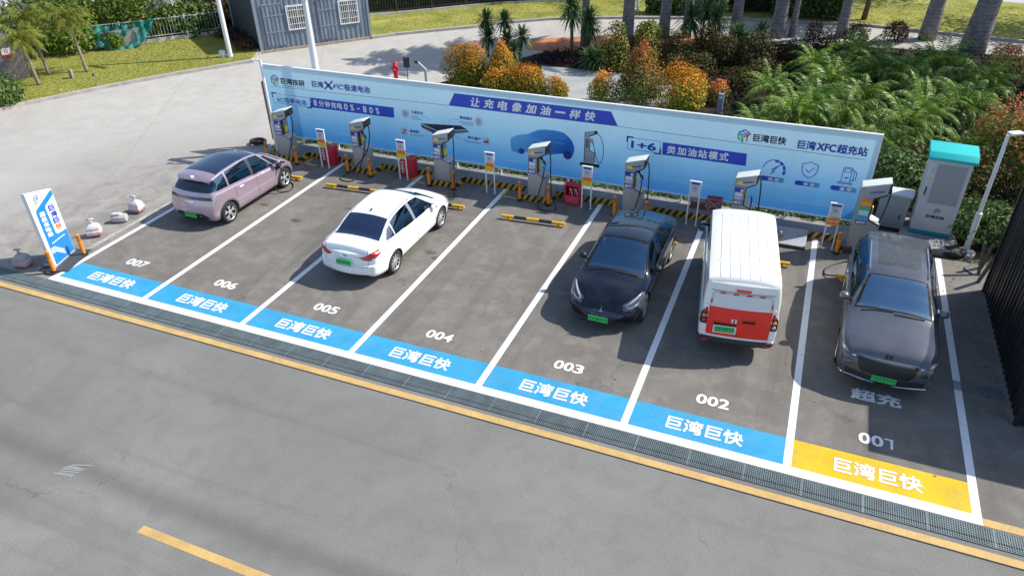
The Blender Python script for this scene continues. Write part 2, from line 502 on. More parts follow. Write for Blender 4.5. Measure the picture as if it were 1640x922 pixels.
# dark stains and dropped scraps
m, g = newmat('oil_stain', .7, .4)
g.base(g.mix(g.rng(g.noise(g.coord(), 9, 5), .4, .65), (.055, .05, .046), (.12, .11, .1)))
for (x, y, r) in ((-.55, 5.6, .14), (1.05, 5.05, .17), (6.0, 4.55, .12), (5.75, 4.8, .17), (2.1, 6.3, .1)):
    mb = MB(); mb.poly([(x+r*(1+.22*math.sin(k*PI/8*2+x*5)+.1*math.sin(k*PI/8*3+y))*math.cos(k*PI/12), y+r*.62*(1+.2*math.cos(k*PI/12*3+y)+.08*math.sin(k*PI/12*5+x))*math.sin(k*PI/12), .0035) for k in range(24)])
    struct(mb.build('oil_stain', MATS['oil_stain'], fixn=False))
mb = MB()
for k in range(7):
    x, y = 3.2+.02*k, -4.95+.045*k
    stroke(mb, [(x-.2+random.uniform(-.05, .05), y), (x+.15, y+.1+random.uniform(-.05, .05))], .02, floor_fn(.0035))
struct(mb.build('chalk_scuff', mat('scuff', (.30, .30, .295), .8, noise=[(30, .3)]), fixn=False))

# drain along the front of the bays: channel, then a steel grating of real bars
mb = MB(); mb.bbox(-40, 60, -0.50, -0.07, -0.012, -0.004)
struct(mb.build('drain_channel', mat('drain_dark', (.012, .013, .014), .8)))
gr = empty('drain_grating', (0, -.285, 0)); tag(gr, 'long steel grid grating over the drain in front of the bays', 'drain grating')
mb = MB()
for x in [(-9.2+.036*i) for i in range(990)]: mb.bbox(x, x+.013, -.2, .2, -.003, .012)
mb.build('cross_bar', mat('galvanised', (.15, .19, .20), .55, metal=.3, noise=[(2.5, .25)]), gr)['kind'] = 'stuff'
mb = MB()
for k in range(11): mb.bbox(-9.2, 26.5, -.2+.0388*k, -.2+.0388*k+.013, -.003, .0105)
for k in range(36): mb.bbox(-9.2+k*1.0, -9.2+k*1.0+.03, -.205, .205, -.002, .013)
mb.build('long_bar', MATS['galvanised'], gr)
mb = MB(); mb.bbox(-60, 70, -.50, -.488, -.003, .014); mb.bbox(-60, 70, -.082, -.07, -.003, .0135)
mb.build('edge_angle', mat('rusty_edge', (.06, .05, .045), .8), gr)
g2 = empty('small_drain_grating', (18.95, 3.75, 0)); tag(g2, 'short steel drain grating beside the dark shed wall', 'drain grating')
mb = MB()
for k in range(26): mb.bbox(-.5+.04*k, -.5+.04*k+.014, -.15, .15, .002, .012)
for k in range(7): mb.bbox(-.5, .514, -.15+.048*k, -.15+.048*k+.012, .002, .011)
mb.build('bar', MATS['galvanised'], g2)

# striped kerb: main run with a platform jutting out under every charger
m, g = newmat('hazard_stripes', .6, .3)
co = g.coord(); s3 = g.sep(co)
t = g.math('SUBTRACT', s3[0], g.math('ADD', g.math('MULTIPLY', s3[2], .62), g.math('MULTIPLY', s3[1], .5)))
k = g.math('LESS_THAN', g.math('FRACT', g.math('MULTIPLY', t, 4.75)), .47)
w = g.noise(co, 11, 5, .7)
yel = g.mix(g.rng(w, .35, .68), (.66, .38, .015), (.48, .27, .02))
blk = g.mix(g.rng(w, .35, .68), (.022, .02, .02), (.06, .045, .038))
nz = g.sep(g.n('ShaderNodeNewGeometry').outputs['True Normal'])[2]
g.base(g.mix(g.math('GREATER_THAN', nz, .8), g.mix(k, blk, yel), g.mix(g.rng(w, .3, .7), (.13, .125, .12), (.22, .215, .205))))
m, g = newmat('pavement_grey', .9, .2)
co = g.coord()
g.base(g.mix(g.rng(g.noise(co, 1.2, 6), .35, .68), (.17, .17, .175), (.27, .265, .26)))
CH = [-2.05, 1.05, 4.12, 7.36, 10.36, 13.45, 16.62]     # charger centres
PW = [.58, .50, .50, .50, .50, .50, .56]
mb = MB()
xs = [-3.1]
for c, p in zip(CH, PW): xs += [c-p, c+p]
xs.append(18.45)
for a, b in zip(xs[::2], xs[1::2]): mb.bbox(a, b, 9.28, 9.44, -.02, .20)
for c, p in zip(CH, PW):
    mb.prism([(c-p, 9.44), (c-p, 8.72), (c+p, 8.72), (c+p, 9.44)], -.02, .20, plane='XY')
struct(mb.build('striped_kerb', MATS['hazard_stripes'], bevel=.012))
mb = MB(); mb.bbox(-3.1, 19.0, 9.442, 10.05, -.02, .19)
struct(mb.build('pavement', MATS['pavement_grey']))

# ================================================================== THE HOARDING
BY = 9.85
mat('ink_navy', (.02, .06, .26), .5); mat('ink_blue', (.012, .05, .38), .5); mat('ink_royal', (.028, .080, .56), .5)
mat('ink_white', (.82, .85, .88), .5); mat('ink_black', (.012, .014, .02), .5); mat('ink_grey', (.28, .33, .4), .5)
mat('ink_thin', (.06, .16, .36), .5)
m, g = newmat('hoarding_print', .5, .35)
co = g.coord(); s3 = g.sep(co)
zz = s3[2]
wav = g.noise(co, .35, 4, .5, .8)
z2 = g.math('ADD', zz, g.math('MULTIPLY', g.math('SUBTRACT', wav, .5), .55))
c = g.ramp(g.rng(z2, .40, 2.95), [(0.0, (.06, .31, .77)), (.20, (.15, .47, .84)), (.46, (.32, .63, .88)), (.76, (.50, .76, .90)), (1.0, (.56, .80, .92))])
mp = g.n('ShaderNodeMapping'); g.l(co, mp.inputs[0]); mp.inputs['Scale'].default_value = (3.5, 1, .12)
streak = g.noise(mp.outputs[0], 2.2, 3, .6)
mp2 = g.n('ShaderNodeMapping'); g.l(co, mp2.inputs[0]); mp2.inputs['Scale'].default_value = (.15, 1, 2.5); mp2.inputs['Rotation'].default_value = (0, R(12), 0)
sweep = g.noise(mp2.outputs[0], 3, 3, .5)
c = g.mix(g.math('MULTIPLY', g.rng(sweep, .55, .75), .18), c, (.48, .74, .92))
vm = g.n('ShaderNodeVectorMath', operation='SCALE'); g.l(c, vm.inputs[0]); g.l(g.rng(streak, .3, .7, .98, 1.02), vm.inputs['Scale'])
g.base(vm.outputs[0])
g.bump(streak, .12, .02)
trn = g.n('ShaderNodeBsdfTranslucent'); g.l(vm.outputs[0], trn.inputs[0])      # banner cloth: daylight from behind glows through
mxs = g.n('ShaderNodeMixShader'); mxs.inputs[0].default_value = .22
g.l(g.p.outputs[0], mxs.inputs[1]); g.l(trn.outputs[0], mxs.inputs[2]); g.l(mxs.outputs[0], g.t.nodes['Material Output'].inputs[0])

bd = empty('billboard', (6.6, BY, 0))
tag(bd, 'long blue advertising hoarding with Chinese lettering behind the charging posts', 'billboard')
def bpart(mb, name, m, **kw):
    o = mb.build(name, m, None, **kw); o.location = (-6.6, -BY, 0); o.parent = bd
    return o
mb = MB(); mb.quad((-3.33, BY, .459), (16.55, BY, .459), (16.55, BY, 2.941), (-3.33, BY, 2.941))
bpart(mb, 'panel', MATS['hoarding_print'], fixn=False)
mb = MB()
mb.bbox(-3.37, 16.59, BY-.008, BY+.075, 2.942, 2.985); mb.bbox(-3.37, 16.59, BY-.008, BY+.075, .42, .458)
mb.bbox(-3.37, -3.332, BY-.006, BY+.07, .459, 2.941); mb.bbox(16.552, 16.59, BY-.006, BY+.07, .459, 2.941)
bpart(mb, 'frame', MATS['white_metal'])
for x in (-3.3, -2.1, -.6, 2.2, 4.1, 5.7, 8.0, 10.1, 11.6, 13.2, 14.6, 16.5):
    mb = MB(); mb.bbox(x-.025, x+.025, BY+.01, BY+.06, .0, .458)
    bpart(mb, 'leg', MATS['white_metal'])
mb = MB(); mb.bbox(-3.47, -3.39, BY-.02, BY+.09, .2, 2.35)
bpart(mb, 'timber_post', mat('timber', (.30, .13, .05), .7, noise=[(6, .2)]))
def BF(d): return lambda a, b: (a, BY-d, b)
F1, F2, F3 = BF(.003), BF(.006), BF(.009)
def pol(pts, fn=F1):
    mb = MB(); mb.poly([fn(*p) for p in pts]); return mb
def rect(x0, x1, z0, z1, fn=F1): return pol([(x0, z0), (x1, z0), (x1, z1), (x0, z1)], fn)
# rules
for q in ([(-3.08, 2.225), (3.95, 2.325)], [(9.52, 2.325), (16.3, 2.25)]):
    mb = MB(); stroke(mb, q, .014, F1); bpart(mb, 'rule_line', MATS['ink_thin'], fixn=False)
def board_logo(cx, cz, s):
    for o in logo_cube(cx, cz, s, F1, None): o.location = (-6.6, -BY, 0); o.parent = bd
board_logo(-2.84, 2.45, .205)
board_logo(13.13, 2.50, .20)
def btxt(items, name, m):
    for it in items:
        mb = MB(); text(mb, *it[:-2], it[-2], **it[-1]); bpart(mb, name, m, fixn=False)
btxt([('巨湾技研', -2.58, -1.6, 2.36, 2.57, F1, dict(off=.035)), ('GREATER BAY TECHNOLOGY', -2.57, -1.61, 2.285, 2.32, F1, dict(off=0)),
      ('巨湾巨', 13.39, 14.02, 2.39, 2.60, F1, dict(off=.035)), ('快', 14.04, 14.25, 2.39, 2.60, F1, dict(off=.035))], 'black_lettering', MATS['ink_black'])
btxt([('巨湾', -1.28, -.82, 2.39, 2.60, F1, dict(off=.03)), ('极速电池', .03, 1.03, 2.40, 2.62, F1, dict(off=.03)),
      ('FC', -.40, .0, 2.42, 2.56, F1, dict(off=.02, shear=.4)),
      ('6C倍率电池', -2.9, -1.66, 1.68, 1.87, F1, dict(off=.018)),
      ('五星安全', 2.53, 2.98, 1.90, 2.0, F1, dict(off=.03)), ('高续航', 2.42, 2.77, 1.23, 1.33, F1, dict(off=.03)),
      ('寿命超长', 4.31, 4.76, 1.92, 2.03, F1, dict(off=.03)), ('率先量产', 4.57, 5.03, 1.28, 1.38, F1, dict(off=.03)),
      ('1+6', 9.98, 10.70, 1.72, 1.94, F1, dict(off=.03)),
      ('巨湾', 14.57, 15.02, 2.34, 2.58, F1, dict(off=.035)), ('XFC', 15.06, 15.53, 2.36, 2.56, F1, dict(off=.04)), ('超充站', 15.57, 16.31, 2.35, 2.59, F1, dict(off=.035))],
     'blue_lettering', MATS['ink_blue'])
mb = MB(); stroke(mb, [(-.78, 2.36), (-.42, 2.66)], .05, F1); stroke(mb, [(-.72, 2.60), (-.5, 2.40)], .09, F1); stroke(mb, [(-.30, 2.58), (-.02, 2.585)], .015, F1)
bpart(mb, 'italic_letter', MATS['ink_blue'], fixn=False)
# bracket boxes and bands
for (x0, x1, z0, z1) in ((-3.07, -1.5, 1.635, 1.97), (9.86, 10.83, 1.665, 2.03)):
    mb = MB()
    stroke(mb, [(x0, z0), (x1, z0), (x1, z1), (x0, z1)], .012, F1, close=True)
    stroke(mb, [(x0-.02, z1-.13), (x0-.02, z1+.02), (x0+.15, z1+.02)], .045, F1); stroke(mb, [(x1+.02, z0+.13), (x1+.02, z0-.02), (x1-.15, z0-.02)], .045, F1)
    bpart(mb, 'bracket_box', MATS['ink_navy'], fixn=False)
for q in ([(-1.47, 1.64), (1.86, 1.66), (1.88, 2.02), (-1.46, 1.99)], [(3.94, 2.325), (9.53, 2.325), (9.30, 2.75), (4.17, 2.75)], [(10.91, 1.635), (13.31, 1.63), (13.29, 2.0), (10.9, 2.02)]):
    bpart(pol(q), 'blue_band', MATS['ink_royal'], fixn=False)
btxt([('8分钟充电0%-80%', -1.40, 1.36, 1.72, 1.93, F2, dict(off=.03, spread=.80)),
      ('让充电像加油一样快', 4.66, 8.90, 2.40, 2.68, F2, dict(off=.03, shear=.25, spread=.66)),
      ('类加油站模式', 11.02, 12.83, 1.70, 1.94, F2, dict(off=.03, spread=.80))], 'white_lettering', MATS['ink_white'])
# small print too far off to read: rows of short dashes
mb = MB(); rr = random.Random(3)
for (x0, x1, z) in ((2.53, 2.80, 1.80), (2.53, 2.88, 1.72), (2.42, 2.90, 1.145), (4.30, 4.76, 1.83), (4.40, 4.76, 1.76), (4.46, 5.03, 1.185)):
    x = x0
    while x < x1:
        stroke(mb, [(x, z-.018), (x+.022, z+.018)], .016, F1); stroke(mb, [(x, z+.014), (x+.03, z+.014)], .012, F1); x += .05
for q in ([(2.9, 1.84), (3.1, 1.84), (3.2, 1.72)], [(2.8, 1.2), (3.2, 1.22), (3.3, 1.3)], [(4.3, 1.9), (4.0, 1.88), (3.9, 1.76)], [(4.55, 1.25), (4.2, 1.25), (4.1, 1.34)]): stroke(mb, q, .010, F1)
bpart(mb, 'small_print', MATS['ink_thin'], fixn=False)
# round feature badges
for k, (x, z) in enumerate(((2.31, 1.86), (2.20, 1.23), (4.98, 1.91), (5.22, 1.28))):
    mb = MB(); disc(mb, x, z, .135, F1); ring(mb, x, z, .145, .155, F1)
    o = bpart(mb, 'badge', mat('badge_white', (.55, .6, .68), .5), fixn=False)
    mb = MB()
    if k == 0: ring(mb, x, z, .05, .062, F2); stroke(mb, [(x-.03, z), (x-.005, z-.03), (x+.035, z+.035)], .014, F2)
    elif k == 1: stroke(mb, [(x-.07, z-.05), (x-.02, z-.07), (x+.02, z-.02), (x-.02, z+.03), (x+.03, z+.07), (x+.07, z+.05)], .02, F2); disc(mb, x-.06, z-.05, .022, F2); disc(mb, x+.06, z+.06, .02, F2)
    elif k == 2: ring(mb, x, z, .055, .07, F2, .3, 2.6); ring(mb, x, z, .055, .07, F2, 3.4, 5.7); stroke(mb, [(x-.04, z), (x+.04, z)], .014, F2)
    else: mb.poly([F2(x-.085, z-.05), F2(x+.085, z-.05), F2(x+.075, z+.075), F2(x+.045, z+.075), F2(x+.045, z+.0), F2(x+.0, z+.03), F2(x+.0, z), F2(x-.045, z+.03), F2(x-.045, z), F2(x-.085, z+.02)])
    o2 = mb.build('badge_symbol', MATS['ink_navy'], None, fixn=False); o2.parent = o
# battery pack picture
bpart(pol([(2.84, 1.575), (3.49, 1.39), (3.44, 1.26), (2.89, 1.45)]), 'battery_picture_side', mat('ink_batt_side', (.045, .065, .13), .5), fixn=False)
bpart(pol([(3.49, 1.39), (4.56, 1.59), (4.62, 1.51), (3.52, 1.26), (3.44, 1.26)]), 'battery_picture_front', mat('ink_batt_front', (.16, .20, .28), .5), fixn=False)
bpart(pol([(2.86, 1.595), (4.33, 1.70), (4.55, 1.605), (3.49, 1.405)]), 'battery_picture_top', mat('ink_batt_top', (.018, .02, .06), .5), fixn=False)
mb = MB()
for k in range(5): disc(mb, 3.05+.27*k, 1.60+.012*k, .012, F2, 8)
bpart(mb, 'battery_picture_bolt', MATS['ink_grey'], fixn=False)
mb = MB(); stroke(mb, [(3.0, 1.49), (3.1, 1.46)], .05, F2); stroke(mb, [(3.13, 1.45), (3.2, 1.43)], .05, F2)
bpart(mb, 'battery_picture_mark', mat('ink_red', (.45, .05, .05), .5), fixn=False)
# car picture
m, g = newmat('ink_car', .5, .3)
co = g.coord(); s3 = g.sep(co)
u = g.math('ADD', g.math('MULTIPLY', g.math('SUBTRACT', s3[0], 6.05), .42), g.math('MULTIPLY', g.math('SUBTRACT', 1.95, s3[2]), .35))
u = g.math('ADD', u, g.math('MULTIPLY', g.math('SUBTRACT', g.noise(co, 2.2, 3, .5, .6), .5), .35))
g.base(g.ramp(u, [(0.0, (.22, .54, .85)), (.35, (.10, .41, .79)), (.7, (.05, .27, .70)), (1.0, (.02, .13, .55))]))
carpts = [(6.08, 1.24), (6.06, 1.42), (6.12, 1.54), (6.38, 1.66), (6.66, 1.72), (6.8, 1.80), (7.0, 1.90), (7.25, 1.94), (7.52, 1.95), (7.75, 1.93), (7.87, 1.90), (8.0, 1.80), (8.12, 1.69), (8.2, 1.50), (8.2, 1.34), (8.14, 1.16), (8.03, 1.08), (7.92, 1.10), (7.87, 1.17), (7.82, 1.23), (7.3, 1.11), (6.8, 1.09), (6.56, 1.12), (6.47, 1.04), (6.37, 1.02), (6.25, 1.05), (6.11, 1.08)]
bpart(pol(carpts), 'car_picture_body', MATS['ink_car'], fixn=False)
bpart(pol([(6.75, 1.70), (7.05, 1.87), (7.5, 1.90), (7.8, 1.86), (7.95, 1.72), (7.4, 1.66), (6.95, 1.64)], F2), 'car_picture_window', mat('ink_car_win', (.045, .28, .70), .4), fixn=False)
mb = MB(); disc(mb, 7.99, 1.2, .14, F2, 24); disc(mb, 6.45, 1.12, .10, F2, 24)
bpart(mb, 'car_picture_wheel', mat('ink_car_dark', (.010, .045, .27), .5), fixn=False)
mb = MB(); stroke(mb, [(6.2, 1.5), (6.5, 1.55), (6.55, 1.47)], .018, F2); stroke(mb, [(6.1, 1.40), (6.4, 1.36)], .014, F2); stroke(mb, [(7.0, 1.55), (7.9, 1.56)], .012, F2)
bpart(mb, 'car_picture_highlight', mat('ink_car_light', (.28, .55, .80), .5), fixn=False)
# charger picture
bpart(pol([(8.515, 1.04), (8.86, 1.04), (8.86, 1.38), (8.68, 1.45), (8.69, 1.90), (8.89, 2.02), (8.89, 2.10), (8.52, 2.03)]), 'post_picture_body', mat('ink_post', (.34, .38, .43), .5), fixn=False)
bpart(pol([(8.40, .93), (9.03, .93), (9.03, 1.035), (8.40, 1.035)]), 'post_picture_base', MATS['ink_black'], fixn=False)
bpart(pol([(8.54, 1.06), (8.84, 1.06), (8.84, 1.28), (8.54, 1.28)], F2), 'post_picture_vent', MATS['ink_grey'], fixn=False)
mb = MB(); stroke(mb, [(8.69, 1.92), (8.86, 2.0)], .03, F2); disc(mb, 8.87, 2.05, .055, F2, 16)
stroke(mb, [(8.90, 2.06), (9.03, 1.92), (9.11, 1.7), (9.14, 1.48), (9.12, 1.25), (9.05, 1.08), (8.98, 1.10), (8.9, 1.3), (8.82, 1.6), (8.76, 1.84)], .02, F2)
stroke(mb, [(8.69, 1.46), (8.86, 1.39), (8.87, 1.1)], .016, F2); stroke(mb, [(8.53, 2.03), (8.53, 1.04)], .02, F2); stroke(mb, [(8.7, 1.85), (8.69, 1.46)], .018, F2)
stroke(mb, [(8.76, 1.84), (8.72, 1.76), (8.78, 1.7)], .02, F2)
for k in range(4): stroke(mb, [(8.585, 1.78-.07*k), (8.63, 1.78-.07*k)], .045, F2)
bpart(mb, 'post_picture_hose', MATS['ink_black'], fixn=False)
# three symbols with pill labels
mb = MB(); ring(mb, 14.08, 1.62, .29, .315, F1, R(170), R(95)); ring(mb, 14.08, 1.62, .24, .315, F1, R(93), R(70)); ring(mb, 14.08, 1.62, .24, .315, F1, R(66), R(38)); ring(mb, 14.08, 1.62, .24, .315, F1, R(34), R(8)); ring(mb, 14.08, 1.62, .24, .315, F1, R(4), R(-22))
mb.poly([F1(14.30, 1.86), F1(14.04, 1.66), F1(14.10, 1.64)]); mb.poly([F1(13.97, 1.45), F1(14.12, 1.60), F1(14.05, 1.64), F1(14.16, 1.76), F1(14.0, 1.63), F1(14.06, 1.6)])
bpart(mb, 'gauge_symbol', MATS['ink_royal'], fixn=False)
sh = [(15.0, 2.0), (15.1, 1.95), (15.2, 1.92), (15.2, 1.75), (15.15, 1.62), (15.0, 1.52), (14.85, 1.62), (14.80, 1.75), (14.80, 1.92), (14.9, 1.95)]
mb = MB(); stroke(mb, sh, .022, F1, close=True); stroke(mb, [(14.90, 1.77), (14.98, 1.69), (15.11, 1.83)], .022, F1)
bpart(mb, 'shield_symbol', MATS['ink_royal'], fixn=False)
mb = MB(); stroke(mb, [(15.84, 1.54), (15.84, 1.95), (15.87, 1.98), (16.03, 1.98), (16.06, 1.95), (16.06, 1.54)], .02, F1); stroke(mb, [(15.78, 1.50), (15.78, 1.54), (16.12, 1.54), (16.12, 1.50)], .02, F1, close=True)
stroke(mb, [(15.88, 1.84), (16.02, 1.84), (16.02, 1.94), (15.88, 1.94)], .018, F1, close=True); stroke(mb, [(16.07, 1.62), (16.13, 1.62), (16.13, 1.85), (16.07, 1.95)], .02, F1); stroke(mb, [(16.13, 1.9), (16.19, 1.85), (16.19, 1.66), (16.13, 1.62)], .02, F1)
mb.poly([F1(15.89, 1.7), F1(15.95, 1.64), F1(16.03, 1.72), F1(15.95, 1.69)])
bpart(mb, 'fuel_pump_symbol', MATS['ink_royal'], fixn=False)
for k, (x, t) in enumerate(((13.73, '快速'), (14.68, '安全'), (15.62, '通用'))):
    m, g = newmat('ink_pill_%d' % k, .5, .3)
    s3 = g.sep(g.coord())
    g.base(g.mix(g.rng(s3[0], x+.15, x+.68), (.022, .075, .52), (.12, .40, .82)))
    pts = [(x+.07-.07*math.cos(a), 1.345+.07*math.sin(a)) for a in [PI/2-k2*PI/8 for k2 in range(9)][::-1]]
    pts = [(x+.07+.07*math.cos(PI/2+i*PI/8), 1.345+.07*math.sin(PI/2+i*PI/8)) for i in range(9)] + [(x+.66, 1.275), (x+.66, 1.415)]
    bpart(pol(pts), 'pill_label', m, fixn=False)
    btxt([(t, x+.22, x+.55, 1.30, 1.39, F2, dict(off=.04, spread=.72))], 'pill_lettering', MATS['ink_white'])

# ================================================================== CHARGING POSTS
def hose(pts, n=10):
    """smooth curve through points (Catmull-Rom)"""
    P = [Vector(p) for p in pts]; P = [P[0]*2-P[1]] + P + [P[-1]*2-P[-2]]
    out = []
    for i in range(1, len(P)-2):
        for k in range(n):
            t = k/n; a, b, c, d = P[i-1:i+3]
            out.append(.5*((2*b)+(c-a)*t+(2*a-5*b+4*c-d)*t*t+(3*b-a-3*c+d)*t**3))
    out.append(P[-2]); return out
def make_charger(loc, label, cab, gun_in, big=False):
    t = empty('charging_post', loc); tag(t, label, 'charger', 'charging posts along the striped kerb')
    k = 1.16 if big else 1.0
    def S(pts): return [(x*k-.28*k, z*k) for (x, z) in pts]
    D0, D1 = -.19, .19
    body = S([(0, 0), (.56, 0), (.56, .60), (.30, .72), (.30, 1.26), (.56, 1.40), (.575, 1.66), (.02, 1.50), (0, 1.46)])
    mb = MB(); mb.prism(body, D0, D1)
    mb.build('cabinet', MATS['grey_metal'], t, bevel=.012)
    # pale sloped cover over the head
    mb = MB(); mb.prism(S([(-.012, 1.462), (.016, 1.514), (.585, 1.68), (.59, 1.655), (.02, 1.49), (.0, 1.46)]), D0-.012, D1+.012)
    mb.build('top_cover', mat('cover_pale', (.62, .66, .62), .35), t, bevel=.006)
    # black edging round the hose recess
    mb = MB(); ins = S([(.562, .606), (.302, .726), (.302, 1.256), (.562, 1.394)])
    for a, b in zip(ins, ins[1:]):
        dx, dz = b[0]-a[0], b[1]-a[1]; L = math.hypot(dx, dz); nx, nz = dz/L*.022, -dx/L*.022
        mb.prism([a, b, (b[0]+nx, b[1]+nz), (a[0]+nx, a[1]+nz)], D0-.008, D0+.10)
    mb.build('recess_edge', MATS['black_plastic'], t)
    mb = MB(); mb.prism(S([(.33, .73), (.55, .63), (.55, .655), (.33, .755)]), D0, D1)
    mb.build('recess_ledge', mat('ledge_pale', (.45, .47, .49), .35), t)
    mb = MB(); mb.prism(S([(.552, 1.42), (.60, 1.42), (.612, 1.655), (.565, 1.64)]), D0-.006, D1+.006)
    mb.build('hose_outlet', MATS['black_plastic'], t, bevel=.01)
    # stickers on the front
    fn = lambda d: (lambda a, b: (a*k-.28*k, D0-d, b*k))
    f1, f2 = fn(.003), fn(.005)
    def st(x0, x1, z0, z1, m, f=f1, name='sticker', par=None):
        mb = MB(); mb.poly([f(x0, z0), f(x1, z0), f(x1, z1), f(x0, z1)]); o = mb.build(name, MATS[m], t if par is None else None, fixn=False)
        if par is not None: o.parent = par
        return o
    if not big:
        s = st(.025, .275, .72, 1.30, 'blue_label')
        st(.045, .255, .97, 1.10, 'light_label', f2, 'sticker_print', s); st(.19, .26, 1.12, 1.20, 'light_label', f2, 'sticker_print', s)
        mb = MB()
        for x in (.05, .16): stroke(mb, [(x, .93), (x+.09, .93)], .035, f2)
        stroke(mb, [(.05, .885), (.25, .87)], .018, f2)
        text(mb, '60', .05, .15, .755, .83, f2, off=.04); text(mb, '元', .16, .25, .755, .83, f2, off=.03)
        o = mb.build('sticker_lettering', MATS['ink_white'], None, fixn=False); o.parent = s
        st(.045, .18, 1.12, 1.22, 'ink_blue', f2, 'sticker_print', s); st(.03, .27, 1.245, 1.29, 'ink_grey', f2, 'sticker_print', s)
        mb = MB(); mb.poly([f1(.05, 1.33), f1(.26, 1.33), f1(.23, 1.39), f1(.16, 1.43), f1(.09, 1.39)]); mb.build('warning_label', MATS['yellow_label'], t, fixn=False)
    else:
        s = st(.055, .285, .70, 1.04, 'teal_label', f1)
        st(.06, .28, .97, 1.035, 'green_label', f2, 'sticker_print', s); st(.07, .27, .83, .95, 'light_label', f2, 'sticker_print', s)
        s2 = st(.05, .28, .60, .70, 'blue_label', f1)
        mb = MB(); text(mb, '60kW', .07, .26, .62, .68, f2, off=.03); o = mb.build('sticker_lettering', MATS['ink_white'], None, fixn=False); o.parent = s2
        mb = MB(); mb.poly([f1(.04, 1.07), f1(.30, 1.07), f1(.29, 1.18), f1(.17, 1.26), f1(.05, 1.16)]); mb.build('warning_label', MATS['orange_label'], t, fixn=False)
        mb = MB()
        for z in (1.10, 1.14): stroke(mb, [(.07, z), (.27, z)], .018, f2)
        mb.build('warning_print', MATS['yellow_label'], t, fixn=False)
    mb = MB()
    for q in range(6): stroke(mb, [(.22+.045*q, 1.395+.011*q), (.25+.045*q, 1.40+.011*q)], .045, f1)
    mb.build('head_lettering', mat('soft_blue', (.10, .2, .55), .5), t, fixn=False)
    mb = MB(); disc(mb, .05, 1.475, .014, f1, 12); mb.build('indicator', MATS['black_plastic'], t, fixn=False)
    # connector holster and hose
    mb = MB(); mb.prism(S([(.302, .80), (.36, .82), (.36, 1.0), (.302, 1.02)]), -.06, .08)
    mb.build('holster', MATS['yellow_label'], t, bevel=.01)
    ox = .60*k-.28*k
    mb = MB(); mb.tube(hose(cab(ox, 1.56*k)), .019, 8); mb.build('hose', MATS['cable_black'], t, smooth=True)
    if gun_in:
        mb = MB(); x0 = .37*k-.28*k
        mb.tube([(x0-.02, -.02, 1.20*k), (x0+.05, -.04, 1.19*k), (x0+.13, -.07, 1.12*k), (x0+.17, -.09, 1.0*k)], [.03, .042, .035, .022], 8)
        mb.tube([(x0+.05, -.04, 1.16*k), (x0+.09, -.05, 1.05*k), (x0+.15, -.08, 1.04*k)], .012, 6)
        mb.build('connector', MATS['black_plastic'], t, smooth=True)
    return t
CZ = .20
def cab_hang(side=1, low=.02, out=.25, fwd=.0):
    # out of the head, down in a loop to the ground and back up to the holstered connector
    def f(ox, z):
        return [(ox-.03, 0, z-.02), (ox+.05, -.02, z-.08), (ox+.09, -.05, z-.35), (ox+.12, -.12, z-.8), (ox+.14+out*.3, -.35, .15), (ox+.1+out, -.55-fwd, low-CZ+.0), (ox+out*.4, -.72-fwd, low-CZ), (ox-.1, -.60-fwd, low-CZ+.03), (ox-.16, -.42, .15), (ox-.10, -.22, .62), (ox-.09, -.12, .9), (ox-.12, -.09, .98)]
    return f
def cab_loop_left(ox, z):
    return [(ox-.03, 0, z-.02), (ox+.04, -.02, z-.1), (ox+.05, -.05, z-.5), (ox-.04, -.18, z-.95), (ox-.28, -.42, .22), (ox-.62, -.62, -.10), (ox-.78, -.82, -.18), (ox-.6, -.98, -.18), (ox-.3, -.95, -.18), (ox-.2, -.72, -.1), (ox-.12, -.45, .3), (ox-.09, -.2, .75), (ox-.12, -.09, .98)]
def cab_dolphin(ox, z):
    # to the charging flap on the right front wing of the lilac hatchback: local = world - (-2.05, 8.95, .2)
    W_ = lambda x, y, zz: (x+2.05, y-8.95, zz-CZ)
    return [(ox-.03, 0, z-.02), (ox+.06, -.02, z-.1), (ox+.09, -.08, z-.6), (ox+.10, -.5, .25), W_(-1.55, 7.75, .02), W_(-1.2, 7.4, .02), W_(-.62, 7.15, .02), W_(-.40, 6.72, .02), W_(-.62, 6.45, .05), W_(-.72, 6.40, .3), W_(-.70, 6.36, .62), W_(-.80, 6.34, .80)]
def cab_sedan(ox, z):
    W_ = lambda x, y, zz: (x-4.12, y-8.95, zz-CZ)
    return [(ox-.03, 0, z-.02), (ox+.06, -.03, z-.1), (ox+.10, -.1, z-.55), (ox+.16, -.3, .35), W_(4.75, 8.3, .03), W_(4.85, 7.95, .02), W_(4.5, 7.75, .02), W_(4.35, 7.45, .02), W_(4.5, 7.2, .15), W_(4.5, 7.0, .6)]
def cab_suv(ox, z):
    W_ = lambda x, y, zz: (x-16.62, y-8.95, zz-CZ)
    return [(ox-.03, 0, z-.03), (ox+.03, -.02, z-.2), (ox-.02, -.05, z-.8), (ox-.10, -.1, .7), (ox-.25, -.25, .35), W_(16.75, 8.45, .10), W_(16.3, 8.2, .03), W_(15.9, 7.75, .02), W_(15.85, 7.35, .03), W_(16.1, 7.2, .12)]
CY = 8.95
make_charger((CH[0], CY, CZ), 'grey charging post at the left end, hose plugged into the lilac hatchback', cab_dolphin, False)
make_charger((CH[1], CY, CZ), 'grey charging post with hose looped on the ground, second from the left', cab_loop_left, True)
make_charger((CH[2], CY, CZ), 'grey charging post in front of the battery picture, ahead of the white sedan', cab_sedan, False)
make_charger((CH[3], CY, CZ), 'grey charging post in front of the blue car picture, facing the empty bay', cab_hang(1, .02, .35), True)
make_charger((CH[4], CY, CZ), 'grey charging post behind the black sedan', cab_hang(1, .02, .12), True)
make_charger((CH[5], CY, CZ), 'grey charging post behind the red and white van', cab_hang(1, .02, .10), False)
